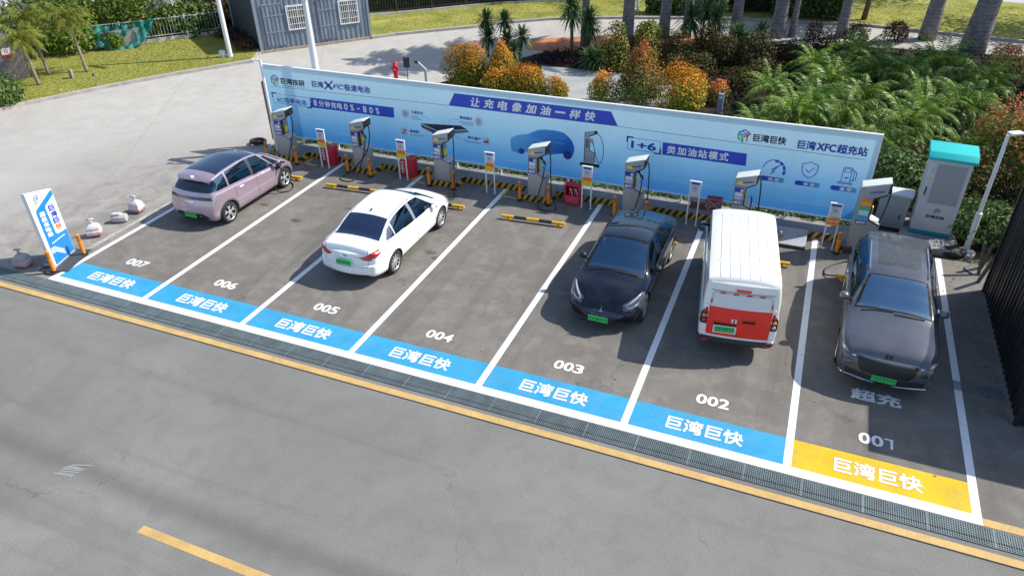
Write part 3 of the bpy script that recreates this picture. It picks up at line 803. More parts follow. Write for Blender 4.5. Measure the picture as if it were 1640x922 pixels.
make_charger((CH[6], CY, CZ), 'taller grey charging post with orange and green stickers behind the grey SUV', cab_suv, False, big=True)

# ================================================================== SIGN STANDS, BOLLARDS, WHEEL STOPS
def sign_stand(loc, label, low_orange=True, yellow=True):
    t = empty('sign_stand', loc); tag(t, label, 'sign', 'white notice stands in front of the striped kerb')
    for x in (-.14, .14):
        mb = MB(); mb.bbox(x-.018, x+.018, -.018, .018, 0, 1.36); mb.build('post', MATS['white_metal'], t)
        mb = MB(); mb.cyl((x, 0, 0), (x, 0, .012), .05, n=10); mb.build('foot', MATS['steel'], t)
    mb = MB(); mb.bbox(-.165, .165, -.028, .028, 1.36, 1.39); mb.build('top_rail', MATS['white_metal'], t)
    zb = .74 if low_orange else .92
    mb = MB(); mb.bbox(-.12, .12, -.012, .012, zb, 1.355); mb.build('panel', mat('notice_white', (.56, .60, .67), .5), t)
    def st(x0, x1, z0, z1, m, name, d=.015):
        mb = MB(); mb.poly([(x0, -d, z0), (x1, -d, z0), (x1, -d, z1), (x0, -d, z1)]); return mb.build(name, MATS[m] if isinstance(m, str) else m, t, fixn=False)
    st(-.12, .12, 1.29, 1.352, 'ink_blue', 'blue_header')
    mb = MB()
    for k in range(7):
        z = 1.25-.03*k
        if z < zb+.14: break
        stroke(mb, [(-.09, z), (.02+.07*((k*7) % 3)/2, z)], .008, lambda a, b: (a, -.015, b))
    mb.build('small_print', MATS['ink_grey'], t, fixn=False)
    st(-.045, .045, 1.13, 1.22, mat('notice_grey', (.36, .38, .42), .6), 'grey_square', .017)
    if low_orange:
        mb = MB(); mb.bbox(-.15, .15, -.022, -.013, .78, 1.04) if yellow else mb.bbox(-.15, .15, -.022, -.013, .74, .98)
        p = mb.build('lower_panel', MATS['orange_label'], t)
        mb = MB(); f = lambda a, b: (a, -.025, b)
        if yellow:
            mb.poly([f(-.15, .78), f(.15, .78), f(.15, .90), f(-.15, .92)])
            mb.poly([f(-.15, 1.0), f(-.05, 1.04), f(-.15, 1.04)])
        else: mb.poly([f(-.15, .93), f(.0, .98), f(-.15, .98)])
        o = mb.build('yellow_field', MATS['yellow_label'], None, fixn=False); o.parent = p
        mb = MB(); z = .965 if yellow else .86
        for q in range(5): stroke(mb, [(-.11+.034*q, z-.012), (-.092+.034*q, z+.014)], .012, f); stroke(mb, [(-.112+.034*q, z+.012), (-.088+.034*q, z+.012)], .01, f)
        if yellow:
            for q in range(3): stroke(mb, [(-.12, .87-.03*q), (.10, .87-.03*q)], .008, lambda a, b: (a, -.027, b))
        disc(mb, .10, z, .022, f, 12)
        o = mb.build('lower_print', mat('print_red', (.6, .1, .02), .5) if yellow else MATS['ink_white'], None, fixn=False); o.parent = p
    else:
        st(-.12, .12, .925, .965, 'yellow_label', 'yellow_footer')
    return t
sign_stand((-.38, 8.70, 0), 'white notice stand with orange panel in front of the leftmost red box')
sign_stand((2.66, 8.77, 0), 'white notice stand with orange panel left of the battery picture charger, red box behind')
sign_stand((5.79, 8.82, 0), 'white notice stand with orange panel standing between the white sedan and the empty bay')
sign_stand((8.95, 8.84, 0), 'white notice stand with orange panel beside the open red box, under the post picture')
sign_stand((12.12, 8.88, 0), 'shorter white notice stand without orange panel, between the black sedan and the van', low_orange=False)
sign_stand((15.83, 8.78, 0), 'white notice stand with red orange panel between the van and the grey SUV', yellow=False)

def bollard(loc, label, cat='bollard', group='orange warning posts', h=.66):
    t = empty('orange_bollard', loc); tag(t, label, cat, group)
    mb = MB(); mb.lathe([(.052, .05), (.052, h-.20), (.046, h-.195), (.046, h-.175), (.052, h-.17), (.052, h-.145), (.046, h-.14), (.046, h-.12), (.052, h-.115), (.052, h-.09), (.046, h-.085), (.046, h-.065), (.052, h-.06), (.050, h-.01), (.03, h)], n=14)
    mb.build('post', MATS['orange_plastic'], t, smooth='auto')
    mb = MB()
    for z in (h-.185, h-.13, h-.075): mb.lathe([(.0475, z-.011), (.0485, z), (.0475, z+.011)], n=14)
    mb.build('groove_band', MATS['black_plastic'], t, smooth='auto')
    mb = MB(); mb.lathe([(.10, 0), (.10, .012), (.062, .02), (.058, .07)], n=14); mb.build('base', MATS['black_rubber'], t, smooth='auto')
    mb = MB()
    for a in range(4): mb.cyl((.078*math.cos(a*PI/2+.7), .078*math.sin(a*PI/2+.7), .012), (.078*math.cos(a*PI/2+.7), .078*math.sin(a*PI/2+.7), .026), .012, n=6)
    mb.build('bolt', MATS['steel'], t)
    return t
BO = [((-2.75, 8.62), 'orange post left of the leftmost charger, by the lilac hatchback'), ((-1.50, 8.60), 'orange post right of the leftmost charger, by the lilac hatchback bonnet'),
      ((.58, 8.62), 'orange post left of the second charger, beside the looped hose'), ((1.49, 8.58), 'orange post right of the second charger, with the hose passing behind'),
      ((3.69, 8.62), 'orange post left of the charger with the battery picture behind'), ((4.56, 8.66), 'orange post right of the charger with the battery picture behind'),
      ((6.85, 8.66), 'orange post left of the charger at the empty bay'), ((7.80, 8.64), 'orange post right of the charger at the empty bay, touching its hose'),
      ((9.88, 8.66), 'orange post behind the black sedan, left of its charger'), ((10.83, 8.66), 'orange post behind the black sedan, right of its charger'),
      ((12.98, 8.66), 'orange post hidden beside the van, left of its charger'), ((16.08, 8.62), 'orange post left of the tall charger by the grey SUV'),
      ((-3.26, .26), 'orange post at the near corner of the totem base'), ((-3.28, 1.24), 'orange post at the far corner of the totem base')]
for (x, y), lb in BO:
    if 'hidden' in lb: continue
    bollard((x, y, 0), lb, group='orange posts at the chargers and the totem')

mat('stop_yellow', (.72, .40, .01), .4, noise=[(9, .1)]); mat('stop_black', (.03, .028, .027), .5)
def wheel_stop(x0, x1, y0, y1, label):
    L = math.hypot(x1-x0, y1-y0); t = empty('wheel_stop', ((x0+x1)/2, (y0+y1)/2, 0), math.atan2(y1-y0, x1-x0)); tag(t, label, 'wheel stop', 'yellow and black tubular wheel stops')
    n = 5; seg = L/n
    for par, nm, m in ((0, 'yellow_sleeve', 'stop_yellow'), (1, 'black_sleeve', 'stop_black')):
        for k in range(par, n, 2):
            mb = MB(); mb.cyl((-L/2+seg*k, 0, .105), (-L/2+seg*(k+1), 0, .105), .05, n=14); mb.build(nm, MATS[m], t, smooth='auto')
    for x in (-L/2+.2, L/2-.2):
        mb = MB(); mb.bbox(x-.04, x+.04, -.03, .03, .012, .07); mb.bbox(x-.08, x+.08, -.06, .06, 0, .014); mb.build('foot', MATS['stop_yellow'], t)
    return t
wheel_stop(-2.5, -.50, 7.38, 7.50, 'yellow and black wheel stop ahead of the lilac hatchback')
wheel_stop(.57, 2.55, 7.36, 7.52, 'yellow and black wheel stop in the bay beside the white sedan, left end visible')
wheel_stop(3.50, 5.50, 7.30, 7.46, 'yellow and black wheel stop half hidden by the white sedan bonnet')
wheel_stop(6.80, 8.74, 7.33, 7.47, 'yellow and black wheel stop lying clear in the empty bay')
wheel_stop(9.95, 12.0, 7.36, 7.46, 'yellow and black wheel stop behind the black sedan')
wheel_stop(13.0, 14.98, 7.30, 7.43, 'yellow and black wheel stop sticking out right of the van')
wheel_stop(16.1, 18.0, 7.22, 7.30, 'yellow and black wheel stop sticking out left of the grey SUV')

# red boxes with fire extinguishers
def red_box(loc, label, openf=False, rz=0):
    t = empty('extinguisher_box', loc, rz); tag(t, label, 'extinguisher box', 'red boxes by the kerb')
    mb = MB(); d = .30; w = .25; h = .62
    mb.bbox(-w, w, -d/2+.03, -d/2+.05, .03, h*(.5 if openf else 1)) ; mb.bbox(-w, w, d/2-.02, d/2, .03, h)
    mb.bbox(-w, -w+.02, -d/2+.05, d/2-.02, .03, h); mb.bbox(w-.02, w, -d/2+.05, d/2-.02, .03, h); mb.bbox(-w, w, -d/2+.03, d/2, .0, .03)
    if openf:
        mb.bbox(-w, -w+.06, -d/2+.03, -d/2+.05, h*.5, h); mb.bbox(w-.06, w, -d/2+.03, -d/2+.05, h*.5, h); mb.bbox(-w, w, -d/2+.03, d/2, h, h+.02)
    else: mb.bbox(-w, w, -d/2+.03, d/2, h, h+.025)
    mb.build('case', MATS['red_paint'], t, bevel=.006)
    if openf:
        mb = MB(); mb.bbox(-w+.04, w-.04, -d/2+.018, -d/2+.028, .06, .29); mb.build('lower_door', MATS['pink_red'], t)
        for x in (-.1, .06):
            mb = MB(); mb.lathe([(.055, .03), (.058, .08), (.058, .36), (.03, .42), (.018, .44)], (x, .02, 0), 12); mb.build('extinguisher', MATS['red_paint'], t, smooth='auto')
            mb = MB(); mb.bbox(x-.03, x+.05, .0, .05, .43, .47); mb.tube([(x+.02, 0, .44), (x+.08, -.05, .40), (x+.09, -.06, .3)], .012); mb.build('nozzle', MATS['white_metal'], t)
    else:
        mb = MB()
        for k in range(4): text(mb, '消防器材'[k], -.22, -.13, .47-.11*k, .56-.11*k, lambda a, b: (a, -d/2+.027, b), off=.02)
        mb.build('lettering', MATS['ink_white'], t, fixn=False)
    return t
red_box((-.42, 9.08, 0), 'closed red extinguisher box behind the leftmost notice stand')
red_box((2.70, 9.10, 0), 'closed red extinguisher box behind the notice stand left of the battery picture')
red_box((8.46, 9.05, 0), 'open red extinguisher box showing white nozzles, under the post picture', True)
# pink patterned crate and brown box on the pavement behind the van
t = empty('pink_crate', (12.62, 9.62, .19), .1); tag(t, 'pink crate with pierced front on the pavement behind the van', 'crate')
mb = MB(); mb.bbox(-.22, .22, -.02, 0, 0, .05); mb.bbox(-.22, .22, -.02, 0, .35, .40); mb.bbox(-.22, -.18, -.02, 0, .05, .35); mb.bbox(.18, .22, -.02, 0, .05, .35)
mb.bbox(-.22, .22, .18, .2, 0, .4); mb.bbox(-.22, -.2, 0, .18, 0, .4); mb.bbox(.2, .22, 0, .18, 0, .4); mb.bbox(-.2, .2, 0, .18, 0, .02); mb.build('shell', mat('pink_plastic', (.42, .13, .17), .5), t)
mb = MB()
for k in range(2): ring(mb, -.08+.16*k, .2, .05, .085, lambda a, b: (a, -.01, b), n=16)
stroke(mb, [(-.18, .06), (.18, .34)], .035, lambda a, b: (a, -.011, b)); stroke(mb, [(-.18, .34), (.18, .06)], .035, lambda a, b: (a, -.0115, b))
mb.build('lattice', mat('pink_pale', (.55, .25, .28), .5), t, fixn=False)
t = empty('brown_box', (12.15, 9.72, .19)); tag(t, 'low brown box on the pavement left of the pink crate', 'box')
mb = MB(); mb.bbox(-.22, .22, -.12, .12, 0, .22); mb.build('carton', mat('cardboard', (.17, .07, .05), .8), t, bevel=.008)
mb = MB(); mb.bbox(-.225, .225, -.125, .125, .222, .25); mb.build('lid', mat('cardboard_pale', (.30, .26, .24), .8), t, bevel=.006)
# tilted steel plate against the kerb
t = empty('steel_ramp', (14.87, 8.85, 0)); tag(t, 'grey steel plate sloping up to the kerb right of the van', 'ramp')
mb = MB(); mb.prism([(-.36, .10), (.42, .235), (.42, .215), (-.36, .085)], -.42, .42, plane='YZ'); mb.build('plate', mat('plate_steel', (.33, .33, .33), .6, noise=[(4, .15)]), t)
mb = MB(); mb.cyl((-.42, -.33, .045), (.42, -.33, .045), .045, n=12); mb.bbox(-.4, -.36, -.3, .3, 0, .09); mb.bbox(.36, .4, -.3, .3, 0, .09); mb.build('support', mat('ramp_dark', (.08, .07, .065), .7), t)

# ================================================================== VEHICLES
def pchip(pts):
    xs = [p[0] for p in pts]; ys = [p[1] for p in pts]; n = len(xs)
    h = [xs[i+1]-xs[i] for i in range(n-1)]; d = [(ys[i+1]-ys[i])/h[i] for i in range(n-1)]
    m = [0.0]*n; m[0], m[-1] = d[0], d[-1]
    for i in range(1, n-1):
        if d[i-1]*d[i] > 0:
            w1, w2 = 2*h[i]+h[i-1], h[i]+2*h[i-1]; m[i] = (w1+w2)/(w1/d[i-1]+w2/d[i])
    def f(x):
        if x <= xs[0]: return ys[0]
        if x >= xs[-1]: return ys[-1]
        i = max(k for k in range(n-1) if xs[k] <= x); t = (x-xs[i])/h[i]
        return ((2*t**3-3*t*t+1)*ys[i]+(t**3-2*t*t+t)*h[i]*m[i]+(-2*t**3+3*t*t)*ys[i+1]+(t**3-t*t)*h[i]*m[i+1])
    return f
def inpoly(p, poly):
    x, y = p; c = False; j = len(poly)-1
    for i in range(len(poly)):
        xi, yi = poly[i]; xj, yj = poly[j]
        if (yi > y) != (yj > y) and x < (xj-xi)*(y-yi)/(yj-yi)+xi: c = not c
        j = i
    return c
def smooth01(t): t = max(0, min(1, t)); return t*t*(3-2*t)

def paint(name, c, metal, rough, lines=(), zr=(.3, 1.0), flake=0.0, dirt=0.0, extra=()):
    m, g = newmat(name, rough, .5, metal)
    g.p.inputs['Coat Weight'].default_value = 1.0; g.p.inputs['Coat Roughness'].default_value = .03
    co = g.coord(); s = g.sep(co)
    ax = g.math('ABSOLUTE', s[0])
    col = c
    if dirt:
        k = g.math('MULTIPLY', g.rng(g.noise(co, 2.2, 6, .65), .4, .7), dirt)
        col = g.mix(k, c, (.30, .28, .26))
    mask = None
    zin = g.math('MULTIPLY', g.math('GREATER_THAN', s[2], zr[0]), g.math('LESS_THAN', s[2], zr[1]))
    zin = g.math('MULTIPLY', zin, g.math('GREATER_THAN', ax, .6))
    for (y0, slope) in lines:
        yy = g.math('SUBTRACT', s[1], g.math('ADD', y0, g.math('MULTIPLY', g.math('SUBTRACT', s[2], .6), slope)))
        k = g.math('MULTIPLY', g.math('LESS_THAN', g.math('ABSOLUTE', yy), .007), zin)
        mask = k if mask is None else g.math('MAXIMUM', mask, k)
    for (axis, v, lo, hi, axis2, lo2, hi2) in extra:      # other shut lines: |coord[axis]-v| small where axis2 in a range
        q = ax if axis == 0 else s[axis]
        q2 = ax if axis2 == 0 else s[axis2]
        k = g.math('LESS_THAN', g.math('ABSOLUTE', g.math('SUBTRACT', q, v)), .007)
        k = g.math('MULTIPLY', k, g.math('MULTIPLY', g.math('GREATER_THAN', q2, lo2), g.math('LESS_THAN', q2, hi2)))
        k = g.math('MULTIPLY', k, g.math('MULTIPLY', g.math('GREATER_THAN', s[1], lo), g.math('LESS_THAN', s[1], hi)))
        mask = k if mask is None else g.math('MAXIMUM', mask, k)
    if mask is not None: col = g.mix(g.math('MULTIPLY', mask, .85), col, (.015, .015, .016))
    g.p.inputs['Specular IOR Level'].default_value = .5 if max(c) > .05 else .10
    if max(c) < .15: g.p.inputs['Coat Weight'].default_value = .62 if max(c) < .05 else .75
    if isinstance(col, tuple): g.p.inputs['Base Color'].default_value = (*col, 1)
    else: g.base(col)
    return m
def glass(name, tint, refl, rough=.02, blue=(.75, .88, 1.0)):  # blue colours the mirror layer, standing in for a bluer sky reflection
    m = bpy.data.materials.new(name); m.use_nodes = True; MATS[name] = m
    nt = m.node_tree; nt.nodes.remove(nt.nodes['Principled BSDF']); out = nt.nodes['Material Output']
    tr = nt.nodes.new('ShaderNodeBsdfTransparent'); tr.inputs[0].default_value = (*tint, 1)
    gl = nt.nodes.new('ShaderNodeBsdfGlossy'); gl.inputs['Roughness'].default_value = rough; gl.inputs[0].default_value = (*blue, 1)
    lw = nt.nodes.new('ShaderNodeLayerWeight'); lw.inputs[0].default_value = .35
    mr = nt.nodes.new('ShaderNodeMapRange'); mr.inputs[3].default_value = refl; mr.inputs[4].default_value = .9
    mx = nt.nodes.new('ShaderNodeMixShader')
    nt.links.new(lw.outputs['Fresnel'], mr.inputs[0]); nt.links.new(mr.outputs[0], mx.inputs[0]); nt.links.new(tr.outputs[0], mx.inputs[1]); nt.links.new(gl.outputs[0], mx.inputs[2])
    nt.links.new(mx.outputs[0], out.inputs[0])
    return m
mat('tint_glass', (.008, .012, .022), .03, spec=.8, coat=.6)
mat('tint_glass_blue', (.010, .020, .055), .03, spec=.8, coat=.5)
glass('clear_glass', (.50, .62, .74), .27, blue=(.42, .70, 1.0))
glass('bright_glass', (.55, .66, .76), .42, blue=(.50, .78, 1.0))
glass('side_glass', (.07, .10, .13), .14, blue=(.6, .8, 1.0))
mat('tyre', (.022, .022, .023), .85, noise=[(8, .15)]); mat('rim_silver', (.62, .63, .65), .3, metal=.6); mat('rim_dark', (.025, .025, .027), .5)
mat('lamp_red', (.50, .008, .015), .15, coat=.8); mat('lamp_clear', (.45, .47, .50), .12, metal=.3, coat=.8); mat('lamp_amber', (.8, .25, .01), .2, coat=.5)
mat('lamp_dark', (.02, .012, .014), .12, coat=.8)
mat('chrome', (.75, .76, .78), .12, metal=1.0); mat('seat_dark', (.03, .03, .033), .8); mat('dash_grey', (.22, .23, .25), .7); mat('dash_lit', (.65, .68, .72), .7)  # the SUV dashboard is painted paler to look lit
mat('trim_black', (.014, .014, .015), .45); mat('grille_black', (.010, .010, .011), .35)

def make_wheel(r, w, style):
    """axis along X, outer face at +X; returns list of (name, MB, material)"""
    tb = MB(); h = w/2
    tb.lathe([(r*.66, -h), (r*.9, -h), (r*.975, -h*.8), (r, -h*.45), (r, h*.45), (r*.975, h*.8), (r*.9, h), (r*.70, h*.92), (r*.66, h*.6)], n=36, axis='X', caps=False)
    rb = MB()
    rb.lathe([(r*.71, h*.90), (r*.68, h*.86), (r*.655, h*.74)], n=36, axis='X', caps=False)
    def bar(a, r0, r1, w0, w1, x0, x1):
        ca, sa = math.cos(a), math.sin(a)
        def P(rr, t, x): return (x, rr*ca - t*sa, rr*sa + t*ca)
        rb.add([P(r0, -w0, x0), P(r0, w0, x0), P(r1, w1, x1), P(r1, -w1, x1), P(r0, -w0, x0-.03), P(r0, w0, x0-.03), P(r1, w1, x1-.03), P(r1, -w1, x1-.03)],
               [(0,1,2,3), (4,7,6,5), (0,4,5,1), (1,5,6,2), (2,6,7,3), (3,7,4,0)])
    xo = h*.72
    if style == 'star':
        for k in range(5):
            a = 2*PI*k/5+.3; bar(a, .04, r*.52, .020, .020, xo, xo*.97)
            bar(a+.20, r*.42, r*.68, .020, .016, xo*.98, xo*.95); bar(a-.20, r*.42, r*.68, .020, .016, xo*.98, xo*.95)
    elif style == 'multi':
        for k in range(10): bar(2*PI*k/10, .04, r*.68, .016, .02, xo, xo*.95)
    else:
        for k in range(5):
            a = 2*PI*k/5; bar(a-.09, .04, r*.67, .022, .016, xo, xo*.9); bar(a+.09, .04, r*.67, .022, .016, xo, xo*.9)
    rb.lathe([(.06, xo-.04), (.06, xo+.005), (.03, xo+.012)], n=14, axis='X')
    db = MB(); db.lathe([(.0001, h*.15), (r*.60, h*.15), (r*.655, h*.72)], n=28, axis='X', caps=False)
    return [('rim', rb, MATS['rim_silver'] if style != 'steel' else MATS['steel']), ('brake_disc', db, MATS['rim_dark'])], tb

class Car:
    def __init__(s, name, label, cat, loc, rz, sp):
        s.sp = sp; s.root = empty(name, loc, rz); tag(s.root, label, cat)
        s.build()
    def part(s, name, mb, m, **kw):
        return mb.build(name, m, s.root, **kw)
    def rm(s, y):
        L2 = s.sp['L']/2; P2 = s.sp.get('Lp', s.sp['L'])/2; a = .55*L2; e = L2-(s.sp.get('bulgef', .16) if y > 0 else s.sp.get('bulger', .10)); k = abs(y)
        if k <= a: return y
        return math.copysign(a+(k-a)/(e-a)*(P2-a), y)
    def ring(s, y, inset=0.0):
        sp = s.sp; W = sp['W']; y = s.rm(y); hw = W*sp['plan'](y); b = sp['bot'](y); be = sp['belt'](y); top = sp['top'](y); dm = sp['dome'](y)
        bw = hw-sp['shoulder'](y)
        rz = max(be+.004, top-dm); u = max(0, min(1, (rz-be)/s.HM))
        rw = (bw-sp.get('hoodin', .10))*(1-u**.85)+sp['roofw']*u**.85
        rw = min(rw, bw-.004)
        pts = []
        def seg(nm, n, f, last=False):
            for i in range(n+(1 if last else 0)): t = i/n; x, z = f(t); pts.append((x, z, nm))
        zlo = b+.07; zhi = be-.045
        prof = sp['sideprof']
        seg('A', 3, lambda t: (.80*hw*t, b))
        seg('B', 2, lambda t: (.80*hw+(.945*hw-.80*hw)*t, b+.07*t*t))
        seg('C', 34, lambda t: (hw*prof(t), zlo+(zhi-zlo)*t))
        x1 = hw*prof(1.0)
        seg('D', 3, lambda t: (x1+(bw-x1)*t, zhi+(be-zhi)*(1-(1-t)**1.6)))
        bow = .022*min(1, (rz-be)/.3)
        seg('E', 28, lambda t: (bw+(rw-bw)*t+bow*math.sin(PI*t), be+(rz-be)*t))
        ex = sp.get('domeexp', 2.2); rib = sp.get('rib')
        def F(t):
            x = rw*(1-t); z = rz+(top-rz)*(1-(1-t)**ex)
            return x, z
        seg('F', 28, F, True)
        if inset:
            zc = (b+top)*.5; hz = (top-b)*.5
            pts = [(x*(1-inset/hw), zc+(z-zc)*(1-inset/hz), n) for (x, z, n) in pts]
        return pts
    def build(s):
        sp = s.sp; L = sp['L']; r = sp.get('corner', .07)
        ysamp = [-L/2+L*i/80 for i in range(81)]
        s.HM = max(sp['top'](y)-sp['dome'](y)-sp['belt'](y) for y in ysamp)
        N = sp.get('N', 290); st = []
        E0 = -L/2+sp.get('bulger', .10); E1 = L/2-sp.get('bulgef', .16)
        for k in range(5):
            a = PI/2*k/5; st.append((E0+r-r*math.cos(a), r*(1-math.sin(a))))
        st += [(E0+r+(E1-E0-2*r)*i/N, 0) for i in range(N+1)]
        for k in range(1, 6):
            a = PI/2*k/5; st.append((E1-r+r*math.sin(a), r*(1-math.cos(a))))
        rings = [s.ring(y, ins) for (y, ins) in st]
        K = len(rings[0]); iB = next(i for i, p in enumerate(rings[0]) if p[2] == 'B')
        ff, fr = sp.get('warpf'), sp.get('warpr')
        def warp(x, y, z):
            if ff and y > E1-.5: y += ff(z)*smooth01((y-(E1-.5))/.5)
            if fr and y < E0+.5: y -= fr(z)*smooth01(((E0+.5)-y)/.5)
            return (x, y, z)
        V = []; idx = {}
        edges = sp.get('edges', ())
        arch_r = [sp['wr']+sp.get('archgap', .045)]
        if sp.get('archtrim'): arch_r.append(arch_r[0]+sp['archtrim'])
        def snap(region, seg, p):
            """pull vertices that lie close to a part's outline onto it, so that the seams run clean"""
            x, y, z = p
            if region == 'side' and seg in 'BCD' and abs(x) > sp['W']*.55:
                for yw in sp['wheels']:
                    dy, dz = y-yw, z-sp['wr']; dd = math.hypot(dy, dz)
                    for rr in arch_r:
                        if abs(dd-rr) < .0125 and dd > 0: return (x, yw+dy*rr/dd, sp['wr']+dz*rr/dd)
            for (rg_, segs, plane, poly, tol) in edges:
                if rg_ != region or seg not in segs: continue
                a, b = (y, z) if plane == 'yz' else ((abs(x), z) if plane == 'xz' else (abs(x), y))
                best = tol; hit = None
                for i in range(len(poly)):
                    ax_, az_ = poly[i]; bx_, bz_ = poly[(i+1) % len(poly)]; ex, ez = bx_-ax_, bz_-az_; ll = ex*ex+ez*ez
                    if ll == 0: continue
                    t = max(0, min(1, ((a-ax_)*ex+(b-az_)*ez)/ll)); qa, qb = ax_+ex*t, az_+ez*t; d_ = math.hypot(a-qa, b-qb)
                    if d_ < best: best = d_; hit = (qa, qb)
                if hit:
                    if plane == 'yz': return (x, hit[0], hit[1])
                    if plane == 'xz': return (math.copysign(hit[0], x), y, hit[1])
                    return (math.copysign(hit[0], x), hit[1], z)
            return p
        def vid(p):
            k = (round(p[0], 5), round(p[1], 5), round(p[2], 5))
            if k not in idx: idx[k] = len(V); V.append(p)
            return idx[k]
        faces = {}
        cls = sp['cls']; arches = sp['wheels']; rw_ = sp['wr']
        def add(region, seg, ps):
            c = [sum(q[i] for q in ps)/len(ps) for i in range(3)]
            ps = [snap(region, seg, q) for q in ps]
            if region == 'side' and abs(c[0]) > sp['W']*.55 and seg in 'ABCD':
                for yw in arches:
                    dd = math.hypot(c[1]-yw, c[2]-rw_)
                    if dd < rw_+sp.get('archgap', .045): return
                    if sp.get('archtrim') and dd < rw_+sp.get('archgap', .045)+sp['archtrim'] and c[2] < rw_*2.6:
                        faces.setdefault(('arch_trim', 0), []).append([vid(q) for q in ps]); return
            k = cls(region, seg, c[0], c[1], c[2])
            if k is None: return
            ids = []
            for q in ps:
                v = vid(q)
                if v not in ids: ids.append(v)
            if len(ids) >= 3: faces.setdefault(k if isinstance(k, tuple) else (k, 0), []).append(ids)
        for a in range(len(st)-1):
            ya, yb = st[a][0], st[a+1][0]; ra, rb = rings[a], rings[a+1]
            for i in range(K-1):
                for sg in (1, -1):
                    ps = [warp(sg*ra[i][0], ya, ra[i][1]), warp(sg*rb[i][0], yb, rb[i][1]), warp(sg*rb[i+1][0], yb, rb[i+1][1]), warp(sg*ra[i+1][0], ya, ra[i+1][1])]
                    add('side', ra[i][2], ps if sg > 0 else ps[::-1])
        M = 96
        for (end, rg, y, bulge, region) in ((-1, rings[0], st[0][0], sp.get('bulger', .10), 'rear'), (1, rings[-1], st[-1][0], sp.get('bulgef', .16), 'front')):
            xm = max(p[0] for p in rg)
            rows = []
            for i in range(iB, K):
                x0, z = rg[i][0], rg[i][1]; row = []
                for j in range(M+1):
                    x = -x0+2*x0*j/M; row.append(warp(x, y+end*bulge*(x0*x0-x*x)/(xm*xm), z))
                rows.append(row)
            for i in range(len(rows)-1):
                for j in range(M):
                    ps = [rows[i][j], rows[i][j+1], rows[i+1][j+1], rows[i+1][j]]
                    add(region, rg[iB+i][2], ps if end < 0 else ps[::-1])
        s.V = V
        allf = [f for fl in faces.values() for f in fl]
        s.bvh = BVHTree.FromPolygons([Vector(v) for v in V], allf)
        for (k, n), fl in faces.items():
            used = sorted({i for f in fl for i in f}); mp = {v: q for q, v in enumerate(used)}
            me = bpy.data.meshes.new(k); me.from_pydata([V[i] for i in used], [], [[mp[i] for i in f] for f in fl])
            me.materials.append(sp['mats'][k])
            me.polygons.foreach_set('use_smooth', [True]*len(me.polygons)); me.set_sharp_from_angle(angle=R(38)); me.update()
            o = bpy.data.objects.new(k, me); COL.objects.link(o); o.parent = s.root
            if k in sp.get('plabels', {}): o['label'] = sp['plabels'][k]
        # wheels, wells, underbody, cabin
        W = sp['W']
        subs, tb = make_wheel(sp['wr'], sp.get('ww', .21), sp['wheel'])
        proto = None
        for yw in arches:
            for sg in (1, -1):
                if proto is None:
                    w = tb.build('wheel', MATS['tyre'], s.root, smooth='auto')
                    for (nm, b, m) in subs: b.build(nm, m, w, smooth='auto')
                    proto = w
                else:
                    w = proto.copy(); COL.objects.link(w); w.parent = s.root
                    for ch in list(proto.children):
                        c = ch.copy(); COL.objects.link(c); c.parent = w
                w.location = (sg*(W-.125), yw, sp['wr']); w.rotation_euler = (0, 0, 0 if sg > 0 else PI)
        mb = MB()
        for yw in arches:
            for sg in (1, -1):
                rr = sp['wr']+sp.get('archgap', .045)+.03; n = 14; vs_ = []; fs = []
                for i in range(n+1):
                    a = PI*i/n
                    vs_ += [(sg*(W*.93), yw+rr*math.cos(a), sp['wr']+rr*math.sin(a)), (sg*(W-.33), yw+rr*math.cos(a), sp['wr']+rr*math.sin(a))]
                fs = [(2*i, 2*i+1, 2*i+3, 2*i+2) for i in range(n)]; fs.append([2*i+1 for i in range(n+1)]); mb.add(vs_, fs)
        s.part('wheel_well', mb, MATS['black_plastic'], fixn=False)
        if sp.get('cabin'):
            y0, yd, zf = sp['cabin']     # rear wall y, dash y, floor z
            mb = MB(); mb.bbox(-W*.82, W*.82, y0, yd+.35, zf-.05, zf); s.part('cabin_floor', mb, MATS['seat_dark'])
            mb = MB(); zd = sp['belt'](yd)-.02
            mb.prism([(yd-.12, zf), (yd-.15, zd-.06), (yd-.02, zd), (yd+.45, zd-.01), (yd+.5, zf)], -W*.80, W*.80, plane='YZ'); s.part('dashboard', mb, sp['mats'].get('dash', MATS['dash_grey']))
            mb = MB(); cx = -.36*1.0; mb.tube([(cx+.17*math.cos(q*PI/8), yd-.32+.05*math.sin(q*PI/8), zd-.03+.16*math.sin(q*PI/8)) for q in range(17)], .016, 6); s.part('steering_wheel', mb, MATS['trim_black'])
            for x in (-.36, .36):
                mb = MB(); mb.box((x, yd-.95, zf+.22), (.5, .5, .16)); mb.prism([(yd-1.12, zf+.25), (yd-1.29, zf+.74), (yd-1.19, zf+.76), (yd-1.0, zf+.28)], x-.24, x+.24, plane='YZ'); mb.box((x, yd-1.27, zf+.84), (.26, .09, .15))
                s.part('front_seat', mb, MATS['seat_dark'], bevel=.03)
        for f in sp.get('extras', ()): f(s)
    def hit(s, o, d):
        h = s.bvh.ray_cast(Vector(o), Vector(d))
        return h[0], h[1]
    def on_end(s, rear, pts, d=.004):
        """points (x, z) projected on the front or rear end"""
        out = []
        for (x, z) in pts:
            h, n = s.hit((x, -6 if rear else 6, z), (0, 1 if rear else -1, 0))
            h = h if h is not None else Vector((x, (-1 if rear else 1)*s.sp['L']/2, z))
            out.append((x, h.y+(-d if rear else d), z))
        return out
    def on_side(s, sg, pts, d=.006):
        out = []
        for (y, z) in pts:
            h, n = s.hit((sg*4, y, z), (-sg, 0, 0))
            out.append((h.x+sg*d if h is not None else sg*s.sp['W'], y, z))
        return out
